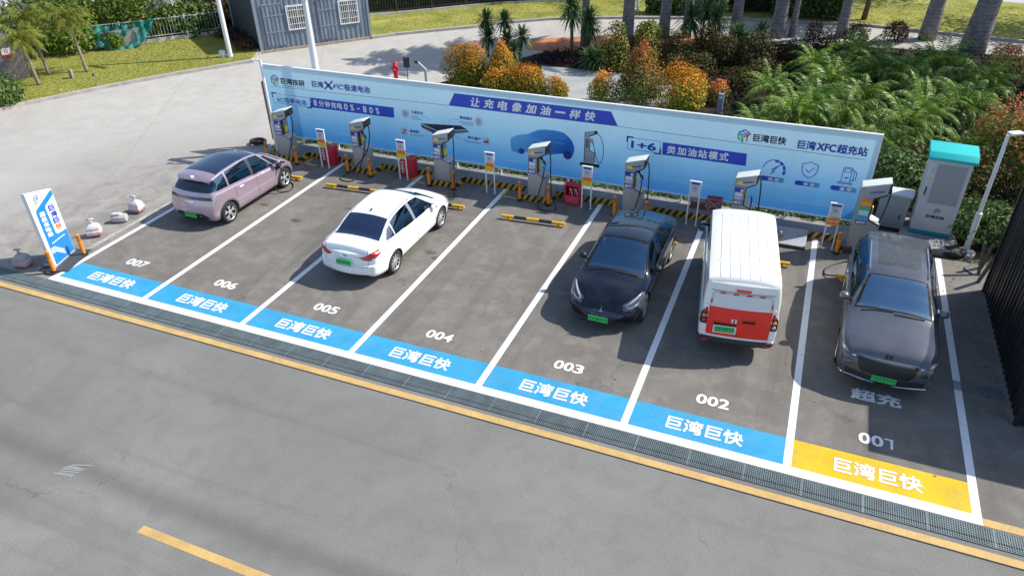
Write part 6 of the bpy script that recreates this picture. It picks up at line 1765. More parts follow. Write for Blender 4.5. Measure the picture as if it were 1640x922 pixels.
# planted bed and its paths
m, g = newmat('bed_soil', .95, .1); co = g.coord()
g.base(g.mix(g.rng(g.noise(co, 2.5, 6, .7), .35, .68), (.022, .013, .014), (.055, .036, .03)))
plane_poly('planting_bed', [(-3.2, 10.06), (24, 10.06), (34, 14), (34, 30.4), (18, 31.1), (13, 30.1), (8, 28.5), (4.5, 26.5), (2.0, 25.3), (0.3, 22.0), (-1.1, 18.0), (-3.2, 17.5)], .004, MATS['bed_soil'])
plane_poly('garden_lawn', [(-3.2, 10.06), (.9, 10.06), (1.4, 18.6), (.6, 19.6), (-.4, 18.9), (-1.1, 17.95), (-3.2, 17.5)], .009, MATS['lawn_green'])
m, g = newmat('slab_grey', .85, .2); co = g.coord()
g.base(g.mix(g.rng(g.noise(co, .9, 6, .6), .35, .68), (.27, .29, .285), (.38, .385, .375)))
plane_poly('garden_path', [(2.45, 22.5), (5.4, 22.62), (8.75, 22.7), (9.3, 19.0), (9.6, 16.2), (4.6, 16.2), (4.2, 18.7), (3.2, 20.2)], .014, m)
mb = MB(); stroke(mb, [(5.0, 16.3), (6.2, 20.4), (8.9, 21.0)], .09, floor_fn(.018)); stroke(mb, [(5.7, 18.7), (4.2, 19.3)], .05, floor_fn(.018)); struct(mb.build('path_joint', mat('joint_pale', (.46, .42, .38), .9), fixn=False))
m, g = newmat('terracotta', .85, .2); co = g.coord(); br = g.n('ShaderNodeTexBrick'); g.l(co, br.inputs[0]); br.inputs['Scale'].default_value = 1.6
br.inputs['Color1'].default_value = (.62, .20, .055, 1); br.inputs['Color2'].default_value = (.50, .16, .05, 1); br.inputs['Mortar'].default_value = (.25, .12, .07, 1); br.inputs['Mortar Size'].default_value = .012
g.base(g.mix(g.rng(g.noise(co, 1.1, 5), .4, .65), br.outputs[0], (.30, .17, .11)))
plane_poly('brick_paving', [(.6, 25.0), (2.0, 25.0), (4.4, 26.2), (8, 28.3), (11, 29.3), (10.2, 30.8), (6, 30.0), (2.5, 28.4), (.2, 27.0)], .007, m)

# ---- plants
def leafmat(name, stops, rough=.5, topmix=0.0, topc=(.5, .15, .02), zlo=.35, trans=.25, spec=.2, patch=None):
    m, g = newmat(name, rough+.1, spec)
    geo = g.n('ShaderNodeNewGeometry'); oi = g.n('ShaderNodeObjectInfo')
    r_ = geo.outputs['Random Per Island']
    col = g.ramp(r_, stops)
    if topmix:
        gz = g.sep(g.coord('Generated'))[2]
        n = g.noise(g.coord('Object'), 2.6, 3)
        k = g.math('ADD', g.math('MULTIPLY', gz, .9), g.math('MULTIPLY', n, .7))
        k = g.math('MULTIPLY', g.rng(k, zlo+.25, zlo+.95), topmix)
        k = g.math('MULTIPLY', k, g.rng(g.math('FRACT', g.math('MULTIPLY', r_, 7.31)), .15, .5))
        col2 = g.mix(g.math('FRACT', g.math('MULTIPLY', r_, 13.7)), topc, tuple(min(1, x) for x in (topc[0], topc[1]*1.55, topc[2]*1.3)))
        col = g.mix(k, col, col2)
    if patch: col = g.mix(g.rng(g.noise(g.coord('Object'), .55, 6, .65, .6), .46, .60), col, patch)  # darker green blotches in the blade colour, partly painted tree shade
    hv = g.n('ShaderNodeHueSaturation'); g.l(col, hv.inputs['Color'])
    g.l(g.rng(oi.outputs['Random'], 0, 1, .82, 1.2), hv.inputs['Value'])
    g.base(hv.outputs[0])
    tr = g.n('ShaderNodeBsdfTranslucent'); g.l(hv.outputs[0], tr.inputs[0])
    mx = g.n('ShaderNodeMixShader'); mx.inputs[0].default_value = trans
    out = g.t.nodes['Material Output']; g.l(g.p.outputs[0], mx.inputs[1]); g.l(tr.outputs[0], mx.inputs[2]); g.l(mx.outputs[0], out.inputs[0])
    return m
LM_PHOT = leafmat('photinia_leaf', [(0, (.035, .085, .012)), (.40, (.10, .18, .018)), (.65, (.24, .30, .025)), (.85, (.62, .44, .03)), (1, (.88, .33, .03))], .55, 1.0, (.92, .20, .03), .36, .22)
LM_PHOTR = leafmat('photinia_red_leaf', [(0, (.03, .08, .018)), (.6, (.09, .17, .03)), (.85, (.32, .28, .05)), (1, (.85, .26, .07))], .55, 1.0, (.95, .16, .08), .40, .22)
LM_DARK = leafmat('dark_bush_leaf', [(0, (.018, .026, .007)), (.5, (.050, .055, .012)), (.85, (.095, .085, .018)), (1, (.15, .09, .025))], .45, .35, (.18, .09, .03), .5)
LM_GOLD = leafmat('gold_bush_leaf', [(0, (.035, .045, .008)), (.5, (.11, .12, .016)), (.85, (.24, .23, .03)), (1, (.36, .32, .05))], .45, trans=.15)
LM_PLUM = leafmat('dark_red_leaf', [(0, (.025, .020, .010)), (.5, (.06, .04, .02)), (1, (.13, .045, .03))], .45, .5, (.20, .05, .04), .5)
LM_GREEN = leafmat('bright_bush_leaf', [(0, (.045, .090, .010)), (.5, (.105, .175, .020)), (.85, (.19, .25, .03)), (1, (.28, .28, .05))], .45)
LM_MID = leafmat('mid_bush_leaf', [(0, (.022, .055, .012)), (.5, (.055, .115, .026)), (.85, (.12, .19, .05)), (1, (.20, .27, .10))], .4)
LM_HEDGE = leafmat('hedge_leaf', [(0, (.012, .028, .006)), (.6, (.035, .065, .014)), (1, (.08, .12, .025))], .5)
LM_PALM = leafmat('palm_leaf', [(0, (.045, .115, .014)), (.5, (.12, .235, .026)), (.85, (.24, .35, .045)), (1, (.42, .45, .10))], .34, trans=.3, spec=.4)
LM_YUC = leafmat('yucca_leaf', [(0, (.03, .075, .022)), (.5, (.075, .15, .045)), (1, (.17, .24, .08))], .45, trans=.15)
LM_YPALM = leafmat('yellow_palm_leaf', [(0, (.07, .10, .012)), (.5, (.16, .19, .022)), (1, (.30, .28, .05))], .4, trans=.3)
mat('bark', (.11, .085, .065), .9, noise=[(5, .3)]); mat('twig', (.06, .045, .03), .9)
m, g = newmat('palm_trunk', .9, .15); co = g.coord(); s3 = g.sep(co)
rg = g.math('FRACT', g.math('MULTIPLY', s3[2], 5.5)); n = g.noise(co, 3.5, 5, .65)
g.base(g.mix(g.math('MULTIPLY', g.math('LESS_THAN', rg, .16), .5), g.mix(g.rng(n, .35, .68), (.15, .135, .135), (.29, .265, .25)), (.07, .06, .055)))

def leaf_quads(rr, pts, size, up=.35, aspect=.55):
    vs_ = []; fs = []
    for (p, nrm) in pts:
        d = Vector((rr.gauss(0, 1), rr.gauss(0, 1), rr.gauss(0, 1)+up)).normalized()
        nn = (nrm*1.3 + d).normalized()
        t_ = nn.cross(Vector((rr.gauss(0, 1), rr.gauss(0, 1), rr.gauss(0, 1)))).normalized()
        b_ = nn.cross(t_); s_ = size*rr.uniform(.6, 1.35)
        p = Vector(p); i = len(vs_)
        vs_ += [p-t_*s_, p+b_*s_*aspect+nn*s_*.12, p+t_*s_, p-b_*s_*aspect+nn*s_*.12]
        fs.append((i, i+1, i+2, i+3))
    return vs_, fs
def bush_pts(rr, n, rx, ry, h, lumps=9, shape='dome', fill=.35):
    L_ = [(Vector((rr.gauss(0, 1), rr.gauss(0, 1), rr.uniform(-.3, 1))).normalized(), rr.uniform(.10, .42)) for _ in range(lumps)]
    out = []
    while len(out) < n:
        u_ = rr.uniform(-.35, 1); a = rr.uniform(0, 2*PI); q = math.sqrt(max(0, 1-u_*u_)); d = Vector((q*math.cos(a), q*math.sin(a), u_))
        bump = 1-.12+sum(am*max(0, d.dot(l)-.55)/.45 for l, am in L_)
        k = rr.uniform(0, 1)**fill
        if shape == 'cone': taper = 1.05-.50*max(0, d.z)
        elif shape == 'column': taper = 1.0
        else: taper = 1.0
        bump *= rr.uniform(.88, 1.06) if rr.random() > .07 else rr.uniform(1.05, 1.24)
        if shape == 'column':
            zz = rr.uniform(0, 1); w = (1-.5*zz**3)*(.8+.2*math.sin(PI*min(1, zz*1.6)))*bump
            p = Vector((rx*w*k*math.cos(a), ry*w*k*math.sin(a), h*(.05+.95*zz)*(.93+.07*bump)))
            if zz > .85 and rr.random() < (zz-.85)*4: continue
            out.append((p, Vector((math.cos(a), math.sin(a), .3+zz)).normalized())); continue
        p = Vector((d.x*rx*bump*k*taper, d.y*ry*bump*k*taper, h*(.34+.60*d.z*bump*(.45+.55*k))))
        if p.z < .02: continue
        out.append((p, d))
    return out
def make_bush(name, label, cat, loc, rx, h, leafm, n=2600, size=.05, seed=1, shape='dome', group=None, ry=None, fill=.30):
    rr = random.Random(seed)
    t = empty(name, loc, rr.uniform(0, 6)); tag(t, label, cat, group)
    v, f = leaf_quads(rr, bush_pts(rr, n, rx, ry or rx, h, shape=shape, fill=fill), size)
    MB().add(v, f).build('foliage', leafm, t, fixn=False)
    mb = MB()
    for k in range(6):
        a = rr.uniform(0, 6.3); mb.tube([(0, 0, 0), (rx*.3*math.cos(a), rx*.3*math.sin(a), h*.35), (rx*.6*math.cos(a), rx*.6*math.sin(a), h*.7)], [.03, .02, .008], 5)
    mb.build('stem', MATS['twig'], t)
    return t
og = 'clipped shrubs with orange new leaves behind the hoarding'
OB = [(-.1+.55, 18.5, .92, 1.72, 'dome', 'large orange and yellow shrub nearest the red hydrant', 'P'), (1.88, 18.9, .74, 1.78, 'cone', 'orange tipped shrub second from the left, its crown red orange', 'P'), (2.0, 18.1, .62, 1.05, 'dome', 'low yellow green shrub in front of the red orange crowned one', 'P'),
      (3.3, 18.5, .84, 1.30, 'dome', 'rounded yellow orange shrub left of the grey garden path', 'P'), (4.75, 18.2, .52, .85, 'dome', 'small low orange shrub at the left edge of the grey path', 'P'), (6.6, 18.4, .54, 1.15, 'dome', 'small rounded orange shrub on the right of the grey path', 'P'),
      (8.1, 18.5, .92, 1.95, 'cone', 'tallest pointed shrub covered in orange red shoots', 'R'), (10.1, 18.3, .92, 1.68, 'dome', 'broad orange red shrub left of the grey bollard lamp', 'P'), (11.1, 20.0, .5, .85, 'dome', 'small dull orange shrub behind the grey bollard lamp', 'R')]
for k, (x, y, r_, h, shp, lb, lm) in enumerate(OB):
    make_bush('orange_shrub', lb, 'shrub', (x, y, 0), r_*.90, h*1.02, LM_PHOT if lm == 'P' else LM_PHOTR, int(6000*max(.45, r_*r_*h)), .043, 20+k, shp, og)
make_bush('orange_shrub', 'orange red topped bush above the white lamp pole on the right', 'shrub', (20.75, 15.9, 0), 1.0, 2.05, LM_PHOTR, 3600, .06, 41, 'dome', og)
make_bush('orange_shrub', 'tall reddish bush at the right edge behind the lamp pole', 'shrub', (22.1, 14.6, 0), 1.0, 2.3, LM_PHOTR, 3600, .06, 42, 'dome', og)
make_bush('orange_shrub', 'dark bush with a few orange shoots at the right edge above the shed', 'shrub', (21.6, 12.4, 0), 1.1, 1.9, LM_DARK, 3600, .06, 45, 'dome', og)
make_bush('orange_shrub', 'tall bush with salmon shoots beside the right hand trunk', 'shrub', (22.1, 26.8, 0), .75, 1.55, LM_PHOTR, 2000, .06, 43, 'column', og)
dg = 'dark clipped shrubs in the back garden'
DB = [(5.95, 22.9, .62, 2.2, 'column', 'tall green gold clipped column left of the twin palm trunks', 'M'), (7.0, 24.2, .60, 2.0, 'column', 'clipped column with a yellow green top knot', 'M'), (6.75, 23.6, .62, 1.35, 'dome', 'dark rounded shrub in front of the yellow green top knot', 'D'), (8.5, 23.7, .64, 1.85, 'column', 'dark clipped column right of the yellow green one', 'D'),
      (10.6, 24.8, .78, 1.65, 'dome', 'dark shrub under the big yucca heads', 'D'), (9.6, 23.0, .7, 1.2, 'dome', 'low dark shrub between the columns and the grey path end', 'D'), (13.2, 26.2, .80, 1.15, 'dome', 'dark reddish domed shrub left of the palms', 'P'), (14.2, 27.8, .52, 1.7, 'column', 'slim dark column shrub with a red tip', 'P'), (12.5, 23.5, .68, 1.1, 'dome', 'dark olive shrub in front of the reddish dome', 'D'),
      (9.7, 25.6, .7, 1.7, 'column', 'dark clipped column between the big yucca and the clipped pair', 'D'), (11.7, 25.0, .75, 1.6, 'dome', 'dark rounded shrub left of the reddish dome', 'D'), (8.9, 22.2, .55, 1.0, 'dome', 'dark shrub at the far right end of the grey path', 'D'),
      (15.1, 27.5, .5, 1.2, 'dome', 'small dark shrub beside the slim red tipped column', 'D'), (16.2, 31.0, .58, 1.15, 'dome', 'dark red ball shrub by the far path', 'P'), (18.15, 32.4, .60, 1.1, 'dome', 'small dark red shrub at the path beside the leaning trunk', 'P'), (11.9, 21.6, .75, 1.05, 'dome', 'brown green shrub behind the grey bollard lamp, left of the palms', 'D')]
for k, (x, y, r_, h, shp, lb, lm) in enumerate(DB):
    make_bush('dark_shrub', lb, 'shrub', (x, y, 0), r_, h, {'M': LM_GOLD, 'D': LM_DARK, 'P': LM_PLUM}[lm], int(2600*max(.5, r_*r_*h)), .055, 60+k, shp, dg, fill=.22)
make_bush('top_knot_shrub', 'bright yellow green round shrub standing behind the clipped columns', 'shrub', (6.95, 25.2, .9), .6, 1.0, LM_GREEN, 1400, .06, 80)
# green bushes by the cabinet
make_bush('leafy_bush', 'light green variegated bush left of the teal topped cabinet', 'bush', (17.35, 12.4, 0), .85, 1.75, LM_MID, 3000, .065, 81)
make_bush('leafy_bush', 'bright green low bush right of the teal topped cabinet', 'bush', (19.95, 11.0, 0), .95, 1.15, LM_MID, 3600, .06, 82)
make_bush('leafy_bush', 'green low bush behind the dark shed corner', 'bush', (21.2, 10.2, 0), .95, 1.0, LM_MID, 3000, .06, 83)
make_bush('leafy_bush', 'dark green bush behind the teal topped cabinet', 'bush', (18.9, 13.4, 0), 1.1, 1.6, LM_DARK, 3200, .065, 84)

# low planting under the hoarding, a continuous strip nobody could count
rr = random.Random(11); pts = []
for k in range(9000):
    x = rr.uniform(-3.2, 16.8); y = rr.uniform(10.02, 10.75); h = .12+.20*abs(math.sin(x*1.7)+.6*math.sin(x*4.1+1)) * .6 + .1
    pts.append((Vector((x, y, .02+rr.uniform(0, 1)*h)), Vector((0, -.5, 1))))
v, f = leaf_quads(rr, pts, .055); 
o = MB().add(v, f).build('ground_cover', LM_MID, None, fixn=False); stuff(o); tag(o, 'low leafy planting under the bottom edge of the hoarding', 'ground cover')
# dark plum ground cover in the back garden
rr = random.Random(12); pts = []
bedpoly = [(1.6, 23.0), (3.2, 22.8), (5, 22.9), (8.8, 22.9), (10.2, 19.5), (12, 20), (13, 22), (13, 29.6), (8, 28.2), (4.4, 26.1), (2, 25)]
while len(pts) < 9000:
    x, y = rr.uniform(1, 13), rr.uniform(19, 30)
    if inpoly((x, y), bedpoly): pts.append((Vector((x, y, .02+rr.uniform(0, .28))), Vector((0, 0, 1))))
v, f = leaf_quads(rr, pts, .075)
o = MB().add(v, f).build('plum_ground_cover', leafmat('plum_cover_leaf', [(0, (.018, .010, .014)), (.7, (.045, .024, .03)), (1, (.07, .05, .03))], .6), None, fixn=False); stuff(o); tag(o, 'dark plum coloured ground cover in the back garden', 'ground cover')
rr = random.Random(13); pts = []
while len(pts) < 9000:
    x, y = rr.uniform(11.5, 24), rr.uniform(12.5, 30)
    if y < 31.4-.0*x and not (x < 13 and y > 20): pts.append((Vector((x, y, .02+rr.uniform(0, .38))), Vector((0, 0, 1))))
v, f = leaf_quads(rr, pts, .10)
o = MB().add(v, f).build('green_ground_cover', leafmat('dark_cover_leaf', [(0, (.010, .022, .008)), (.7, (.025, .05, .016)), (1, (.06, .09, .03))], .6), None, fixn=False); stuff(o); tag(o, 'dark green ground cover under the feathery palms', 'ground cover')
# lawn blades
def blades(name, poly, n, seed, z, hh, label, m):
    rr = random.Random(seed); x0 = min(p[0] for p in poly); x1 = max(p[0] for p in poly); y0 = min(p[1] for p in poly); y1 = max(p[1] for p in poly)
    v = []; f = []; c = 0
    while c < n:
        x, y = rr.uniform(x0, x1), rr.uniform(y0, y1)
        if not inpoly((x, y), poly): continue
        a = rr.uniform(0, 6.28); h = hh*rr.uniform(.5, 1.3); w = .018; dx, dy = math.cos(a)*w, math.sin(a)*w; lx, ly = rr.uniform(-.06, .06), rr.uniform(-.06, .06)
        i = len(v); v += [(x-dx, y-dy, z), (x+dx, y+dy, z), (x+lx, y+ly, z+h)]; f.append((i, i+1, i+2)); c += 1
    o = MB().add(v, f).build(name, m, None, fixn=False); stuff(o); tag(o, label, 'grass')
LM_GRASS = leafmat('grass_blade', [(0, (.24, .26, .045)), (.5, (.33, .32, .06)), (1, (.43, .38, .11))], .6, patch=(.19, .225, .04))
blades('grass', [(-17.0, 7.6), (-16.56, 9.95), (-15.02, 13.1), (-13.44, 15.7), (-11.6, 18.55), (-12.2, 19.7), (-16.4, 22.7), (-23, 15.5), (-24, 8)], 45000, 5, .09, .055, 'short green grass on the left lawn', LM_GRASS)
blades('grass', [(-8.1, 24.7), (-5.63, 27.0), (-3.82, 28.5), (-0.19, 31.75), (3.68, 33.3), (9, 34.8), (16.66, 35.6), (24.14, 34.4), (34, 33.6), (30, 43), (0, 40), (-10, 31)], 42000, 6, .09, .055, 'short green grass on the far lawn behind the path', LM_GRASS)
blades('grass', [(-3.1, 10.1), (.8, 10.1), (1.3, 18.4), (.5, 19.3), (-1.0, 17.9), (-3.1, 17.4)], 7000, 7, .0, .16, 'bright green grass behind the left end of the hoarding', leafmat('lush_blade', [(0, (.07, .16, .012)), (.5, (.14, .26, .03)), (1, (.26, .30, .06))], .5))

# ---- palms
def frond(mb, base, az, el, L_, droop, rr, nl=25, ll=.30, lw=.029, hang=.35):
    p = Vector(base); d = Vector((math.cos(az)*math.cos(el), math.sin(az)*math.cos(el), math.sin(el))); seg = L_/nl; pts = [p.copy()]
    side = Vector((-math.sin(az), math.cos(az), 0))
    for k in range(nl):
        d = (d + Vector((0, 0, -droop*(.4+1.6*k/nl)/nl))).normalized(); p = p + d*seg; pts.append(p.copy())
        t = (k+1)/nl
        if t < .12: continue
        l = ll*math.sin(PI*min(1, .12+.88*t)**.8)*1.0*(1 if t < .93 else .8)
        upv = side.cross(d).normalized()
        for sg in (1, -1):
            q = (side*sg*.82 + d*.62 + upv*.12 + Vector((0, 0, -hang*rr.uniform(.5, 1.4)))).normalized()
            w = d*lw*rr.uniform(.8, 1.2); mid = p+q*l*.55+Vector((0, 0, .02)); tip = p+q*l+Vector((0, 0, -hang*l*.55))
            i = len(mb.v)
            mb.add([p-w*.5, p+w*.5, mid+w*.6, tip, mid-w*.6], [(0,1,2,4), (4,2,3)])
    mb.tube(pts[::3], [.014*(1-.8*i/len(pts[::3]))+.003 for i in range(len(pts[::3]))], 4)
def make_palm_mesh(seed, nf, L_, trunk, droop=1.5, ll=.32, elmin=-.1, elmax=1.25):
    rr = random.Random(seed); mb = MB()
    for k in range(nf):
        el = elmin+(elmax-elmin)*((k+.5)/nf)**.85; az = k*2.4+rr.uniform(-.25, .25)
        frond(mb, (.05*math.cos(az), .05*math.sin(az), trunk), az, el, L_*rr.uniform(.72, 1.15), droop*rr.uniform(.7, 1.4), rr, ll=ll*1.1)
    return mb
def make_palm(name, label, cat, loc, seed, nf, L_, trunk, tr, leafm, group=None, droop=1.5, ll=.32, elmin=-.1, elmax=1.25):
    t = empty(name, loc, random.Random(seed).uniform(0, 6)); tag(t, label, cat, group)
    make_palm_mesh(seed, nf, L_, trunk, droop, ll, elmin, elmax).build('crown', leafm, t, fixn=False)
    mb = MB(); prof = [(tr*1.25, 0)]
    z = .1
    while z < trunk: prof += [(tr*1.0, z), (tr*1.14, z+.06)]; z += .14
    prof.append((tr*.8, trunk+.05)); mb.lathe(prof, n=12); mb.build('trunk', MATS['bark'], t, smooth='auto')
    return t
pg = 'low feathery palms behind the right end of the hoarding'
p1 = make_palm('feathery_palm', 'bright feathery palm standing highest above the hoarding, left of the group', 'palm', (14.2, 17.6, 0), 1, 30, 1.75, .75, .12, LM_PALM, pg)
p2 = make_palm('feathery_palm', 'wide feathery palm in the middle of the group above the hoarding', 'palm', (15.9, 17.9, 0), 2, 32, 1.7, .55, .12, LM_PALM, pg, droop=1.9)
PS = [(p1, 17.9, 17.4, 1.0, 1.05, 'large bright feathery palm left of the teal topped cabinet'), (p2, 17.1, 24.3, 2.0, 1.1, 'shaded feathery palm at the back centre of the group'), (p1, 19.4, 25.6, 3.3, 1.1, 'shaded feathery palm before the thick leaning trunk'),
      (p2, 20.0, 20.6, 4.1, 1.15, 'feathery palm at the right of the group under the thick trunk'), (p1, 14.6, 24.0, 5.0, .95, 'shaded feathery palm at the back left of the group'), (p2, 16.6, 20.6, 5.9, .95, 'feathery palm half hidden behind the front row'),
      (p2, 13.0, 16.4, .6, .85, 'low feathery palm drooping over the hoarding edge beside the grey bollard lamp'), (p1, 16.6, 15.4, 2.7, .9, 'feathery palm hanging over the hoarding near the blue station name'), (p2, 18.6, 21.9, 1.4, 1.05, 'shaded feathery palm between the front and back rows'), (p1, 19.6, 15.6, 5.2, .85, 'feathery palm right behind the teal topped cabinet'),
      (p1, 15.3, 22.0, .2, .95, 'shaded feathery palm second row left'), (p1, 18.6, 19.2, 2.2, 1.0, 'bright feathery palm just behind the front row at the right'), (p2, 14.9, 19.7, 3.6, 1.0, 'feathery palm between the highest front palm and the back row'),
      (p2, 18.2, 24.0, 0.9, 1.05, 'shaded feathery palm right of the back centre one'), (p1, 16.3, 26.8, 4.4, .95, 'small shaded feathery palm nearest the far path'), (p1, 20.9, 23.4, 5.5, 1.05, 'shaded feathery palm at the far right of the back row'), (p2, 21.2, 18.2, 2.9, .95, 'feathery palm at the right beside the salmon bush'),
      (p1, 13.1, 20.2, 1.9, .85, 'low feathery palm at the left beside the olive shrub'), (p2, 17.4, 15.9, 4.8, .8, 'small feathery palm hanging over the hoarding corner')]
for (pr, x, y, rz, sc, lb) in PS: dup(pr, (x, y, 0), rz, lb, sc)
# the three slender palms on the left lawn
lg = 'slender young palms on the left lawn'
def slim_palm(label, loc, lean, h, seed, L_=1.5):
    rr = random.Random(seed); t = empty('slender_palm', loc); tag(t, label, 'palm', lg)
    top = Vector((lean[0], lean[1], h)); pts = [Vector((0, 0, 0)), Vector((lean[0]*.35, lean[1]*.35, h*.4)), Vector((lean[0]*.75, lean[1]*.75, h*.78)), top]
    mb = MB(); mb.tube(hose(pts, 6), [.085-.035*i/19 for i in range(19)], 9); mb.build('trunk', mat('slim_trunk', (.24, .19, .14), .9, noise=[(6, .25)]), t, smooth=True)
    mb = MB(); mb.tube([top-Vector((0, 0, .45)), top-Vector((0, 0, .1)), top+Vector((0, 0, .25))], [.07, .12, .05], 8); mb.build('crown_shaft', mat('shaft_brown', (.10, .05, .035), .8), t, smooth=True)
    mb = MB()
    for k in range(22): frond(mb, top+Vector((0, 0, .15)), k*2.4+rr.uniform(-.2, .2), -.3+1.6*(k/22), L_*rr.uniform(.85, 1.15), 1.7, rr, nl=22, ll=.34, lw=.03, hang=.5)
    mb.build('crown', LM_YPALM, t, fixn=False)
slim_palm('slender palm nearest the left edge of the picture', (-18.2, 11.9, .1), (-.25, .1), 1.85, 71, 1.25)
slim_palm('slender palm second from the left, leaning left', (-19.1, 13.2, .1), (-.55, .2), 2.3, 72, 1.3)
slim_palm('slender palm standing alone on the lawn before the green netting', (-17.8, 14.2, .1), (-.35, .15), 2.25, 73, 1.45)
# yuccas
def yucca_head(mb, c, rr, n=62, L_=.62, w=.075):
    for k in range(n):
        az = k*2.4+rr.uniform(-.3, .3); el = -1.15+2.5*((k+.5)/n)
        d = Vector((math.cos(az)*math.cos(el), math.sin(az)*math.cos(el), math.sin(el))); s_ = Vector((-math.sin(az), math.cos(az), 0))*w*.5
        l = L_*rr.uniform(.75, 1.15); a = Vector(c)+d*.06; m_ = a+d*l*.55; e = a+d*l+Vector((0, 0, -.22*l))
        mb.add([a-s_*.7, a+s_*.7, m_+s_, e, m_-s_], [(0,1,2,4), (4,2,3)])
yg = 'yuccas with spiky leaf heads in the back garden'
def yucca(label, loc, heads, seed, L_=.62):
    rr = random.Random(seed); t = empty('yucca', loc); tag(t, label, 'yucca', yg)
    mb = MB(); tb = MB()
    for (x, y, z) in heads:
        yucca_head(mb, (x, y, z), rr, 120, L_*1.12); tb.tube([(0, 0, 0), (x*.4, y*.4, z*.45), (x, y, z)], [.09, .07, .05], 7)
    mb.build('foliage', LM_YUC, t, fixn=False); tb.build('trunk', MATS['bark'], t, smooth=True)
yucca('yucca at the left of the garden, two heads one above the other', (-.7, 23.2, 0), [(0, 0, 1.75), (.1, -.1, 1.0)], 1, .60)
yucca('tall yucca second from the left with bright leaves', (.35, 23.0, 0), [(0, 0, 1.85), (.25, -.3, 1.0)], 2, .58)
yucca('yucca leaning right above the brick paving', (1.5, 22.0, 0), [(.1, .1, 1.45), (-.2, -.4, .8)], 3, .56)
yucca('bare stemmed yucca with one head in front of the brick paving', (3.5, 23.9, 0), [(-.1, 0, 2.55), (-.05, .1, 2.2)], 4, .72)
yucca('yucca head before the first palm trunk', (3.95, 25.0, 0), [(0, 0, 1.8), (.1, .1, 1.35)], 5, .70)
yucca('low bright green yucca at the end of the grey path', (4.75, 22.9, 0), [(0, 0, .45), (.3, .1, .40)], 6, .72)
yucca('large spreading yucca with three heads in front of the trunks', (9.0, 27.6, 0), [(-.55, 0, 1.55), (.1, .2, 1.95), (.7, 0, 1.6)], 7, .95)
yucca('yucca right of the large spreading one', (10.9, 26.4, 0), [(0, 0, 1.2), (.2, .2, .8)], 8, .70)
yucca('yucca by the reddish dome shrub', (11.9, 27.2, 0), [(0, 0, 1.15)], 9, .70)
# royal palms: grey trunks, crowns above the picture
rg_ = 'tall grey palm trunks along the far path'
def royal(label, loc, r_, h, seed, lean=(0, 0)):
    rr = random.Random(seed); t = empty('royal_palm', loc); tag(t, label, 'palm tree', rg_)
    n = 12; pts = [Vector((lean[0]*k/n, lean[1]*k/n, h*k/n)) for k in range(n+1)]; rs = [r_*(1.22-.30*min(1, k/n*4))*(1+.10*math.sin(PI*k/n*1.2)) for k in range(n+1)]
    mb = MB(); mb.tube(pts, rs, 16); mb.build('trunk', MATS['palm_trunk'], t, smooth=True)
    top = pts[-1]; mb = MB(); mb.tube([top, top+Vector((0, 0, .9)), top+Vector((0, 0, 1.5))], [r_*.8, r_*.7, r_*.3], 12); mb.build('crown_shaft', mat('shaft_green', (.09, .15, .04), .5), t, smooth=True)
    mb = MB()
    for k in range(20): frond(mb, top+Vector((0, 0, 1.3)), k*2.4+rr.uniform(-.2, .2), -.2+1.4*(k/20), 3.5*rr.uniform(.85, 1.1), 1.6, rr, nl=34, ll=.8, lw=.075, hang=.5)
    mb.build('crown', LM_PALM, t, fixn=False)
for k, (x, y, r_, h, lb, ln) in enumerate(((3.45, 26.1, .19, 7.5, 'grey palm trunk behind the single yucca head', (0, 0)), (5.3, 27.5, .28, 8.2, 'thick grey palm trunk behind the tall clipped column', (0, 0)), (6.75, 29.6, .26, 8.5, 'second thick grey palm trunk left of the big yucca', (.1, 0)),
        (7.9, 30.0, .22, 8.0, 'grey palm trunk half hidden by the big yucca', (0, 0)), (10.4, 29.8, .25, 8.6, 'pale palm trunk right of the big yucca', (0, 0)), (12.4, 31.6, .33, 9, 'pale thick palm trunk left of the hedge', (0, 0)), (13.1, 31.9, .15, 8, 'thin pale trunk touching the thick palm trunk', (.1, 0)),
        (15.5, 32.5, .24, 8.4, 'pale slender palm trunk beside the dark red ball shrub', (.15, 0)), (19.65, 33.5, .36, 9, 'thick palm trunk leaning right before the bright lawn', (.3, .2)), (21.5, 31.5, .50, 9, 'thickest palm trunk at the right leaning over the path', (.5, .2)))):
    royal(lb, (x, y, 0), r_, h, 90+k, ln)
# shade trees: broad crowns out of view, put in to shade lawn, path and palms
def tree(label, loc, h, r_, seed, leafm, n=5200, size=.13, name='shade_tree', group='broad shade trees behind the garden', cz=.62):
    rr = random.Random(seed); t = empty(name, loc); tag(t, label, 'tree', group)
    mb = MB(); mb.tube([(0, 0, 0), (.1, .05, h*.25), (.0, .1, h*.5)], [.16, .12, .10], 9); L_ = []
    for k in range(8):
        a = k*2.4; q = Vector((r_*.62*math.cos(a)*rr.uniform(.5, 1.1), r_*.62*math.sin(a)*rr.uniform(.5, 1.1), h*rr.uniform(.58, .92))); L_.append(q); mb.tube([(0, .1, h*.45), q*.55+Vector((0, 0, h*.2)), q], [.08, .05, .015], 6)
    mb.build('trunk', MATS['bark'], t, smooth=True)
    pts = []
    for k in range(n):
        q = L_[k % 8] if k % 3 else Vector((0, 0, h*.8)); s_ = r_*.42
        p = q + Vector((rr.gauss(0, s_*.55), rr.gauss(0, s_*.55), rr.gauss(0, s_*.40))); pts.append((p, Vector((0, 0, 1))))
    v, f = leaf_quads(rr, pts, size); MB().add(v, f).build('crown', leafm, t, fixn=False)
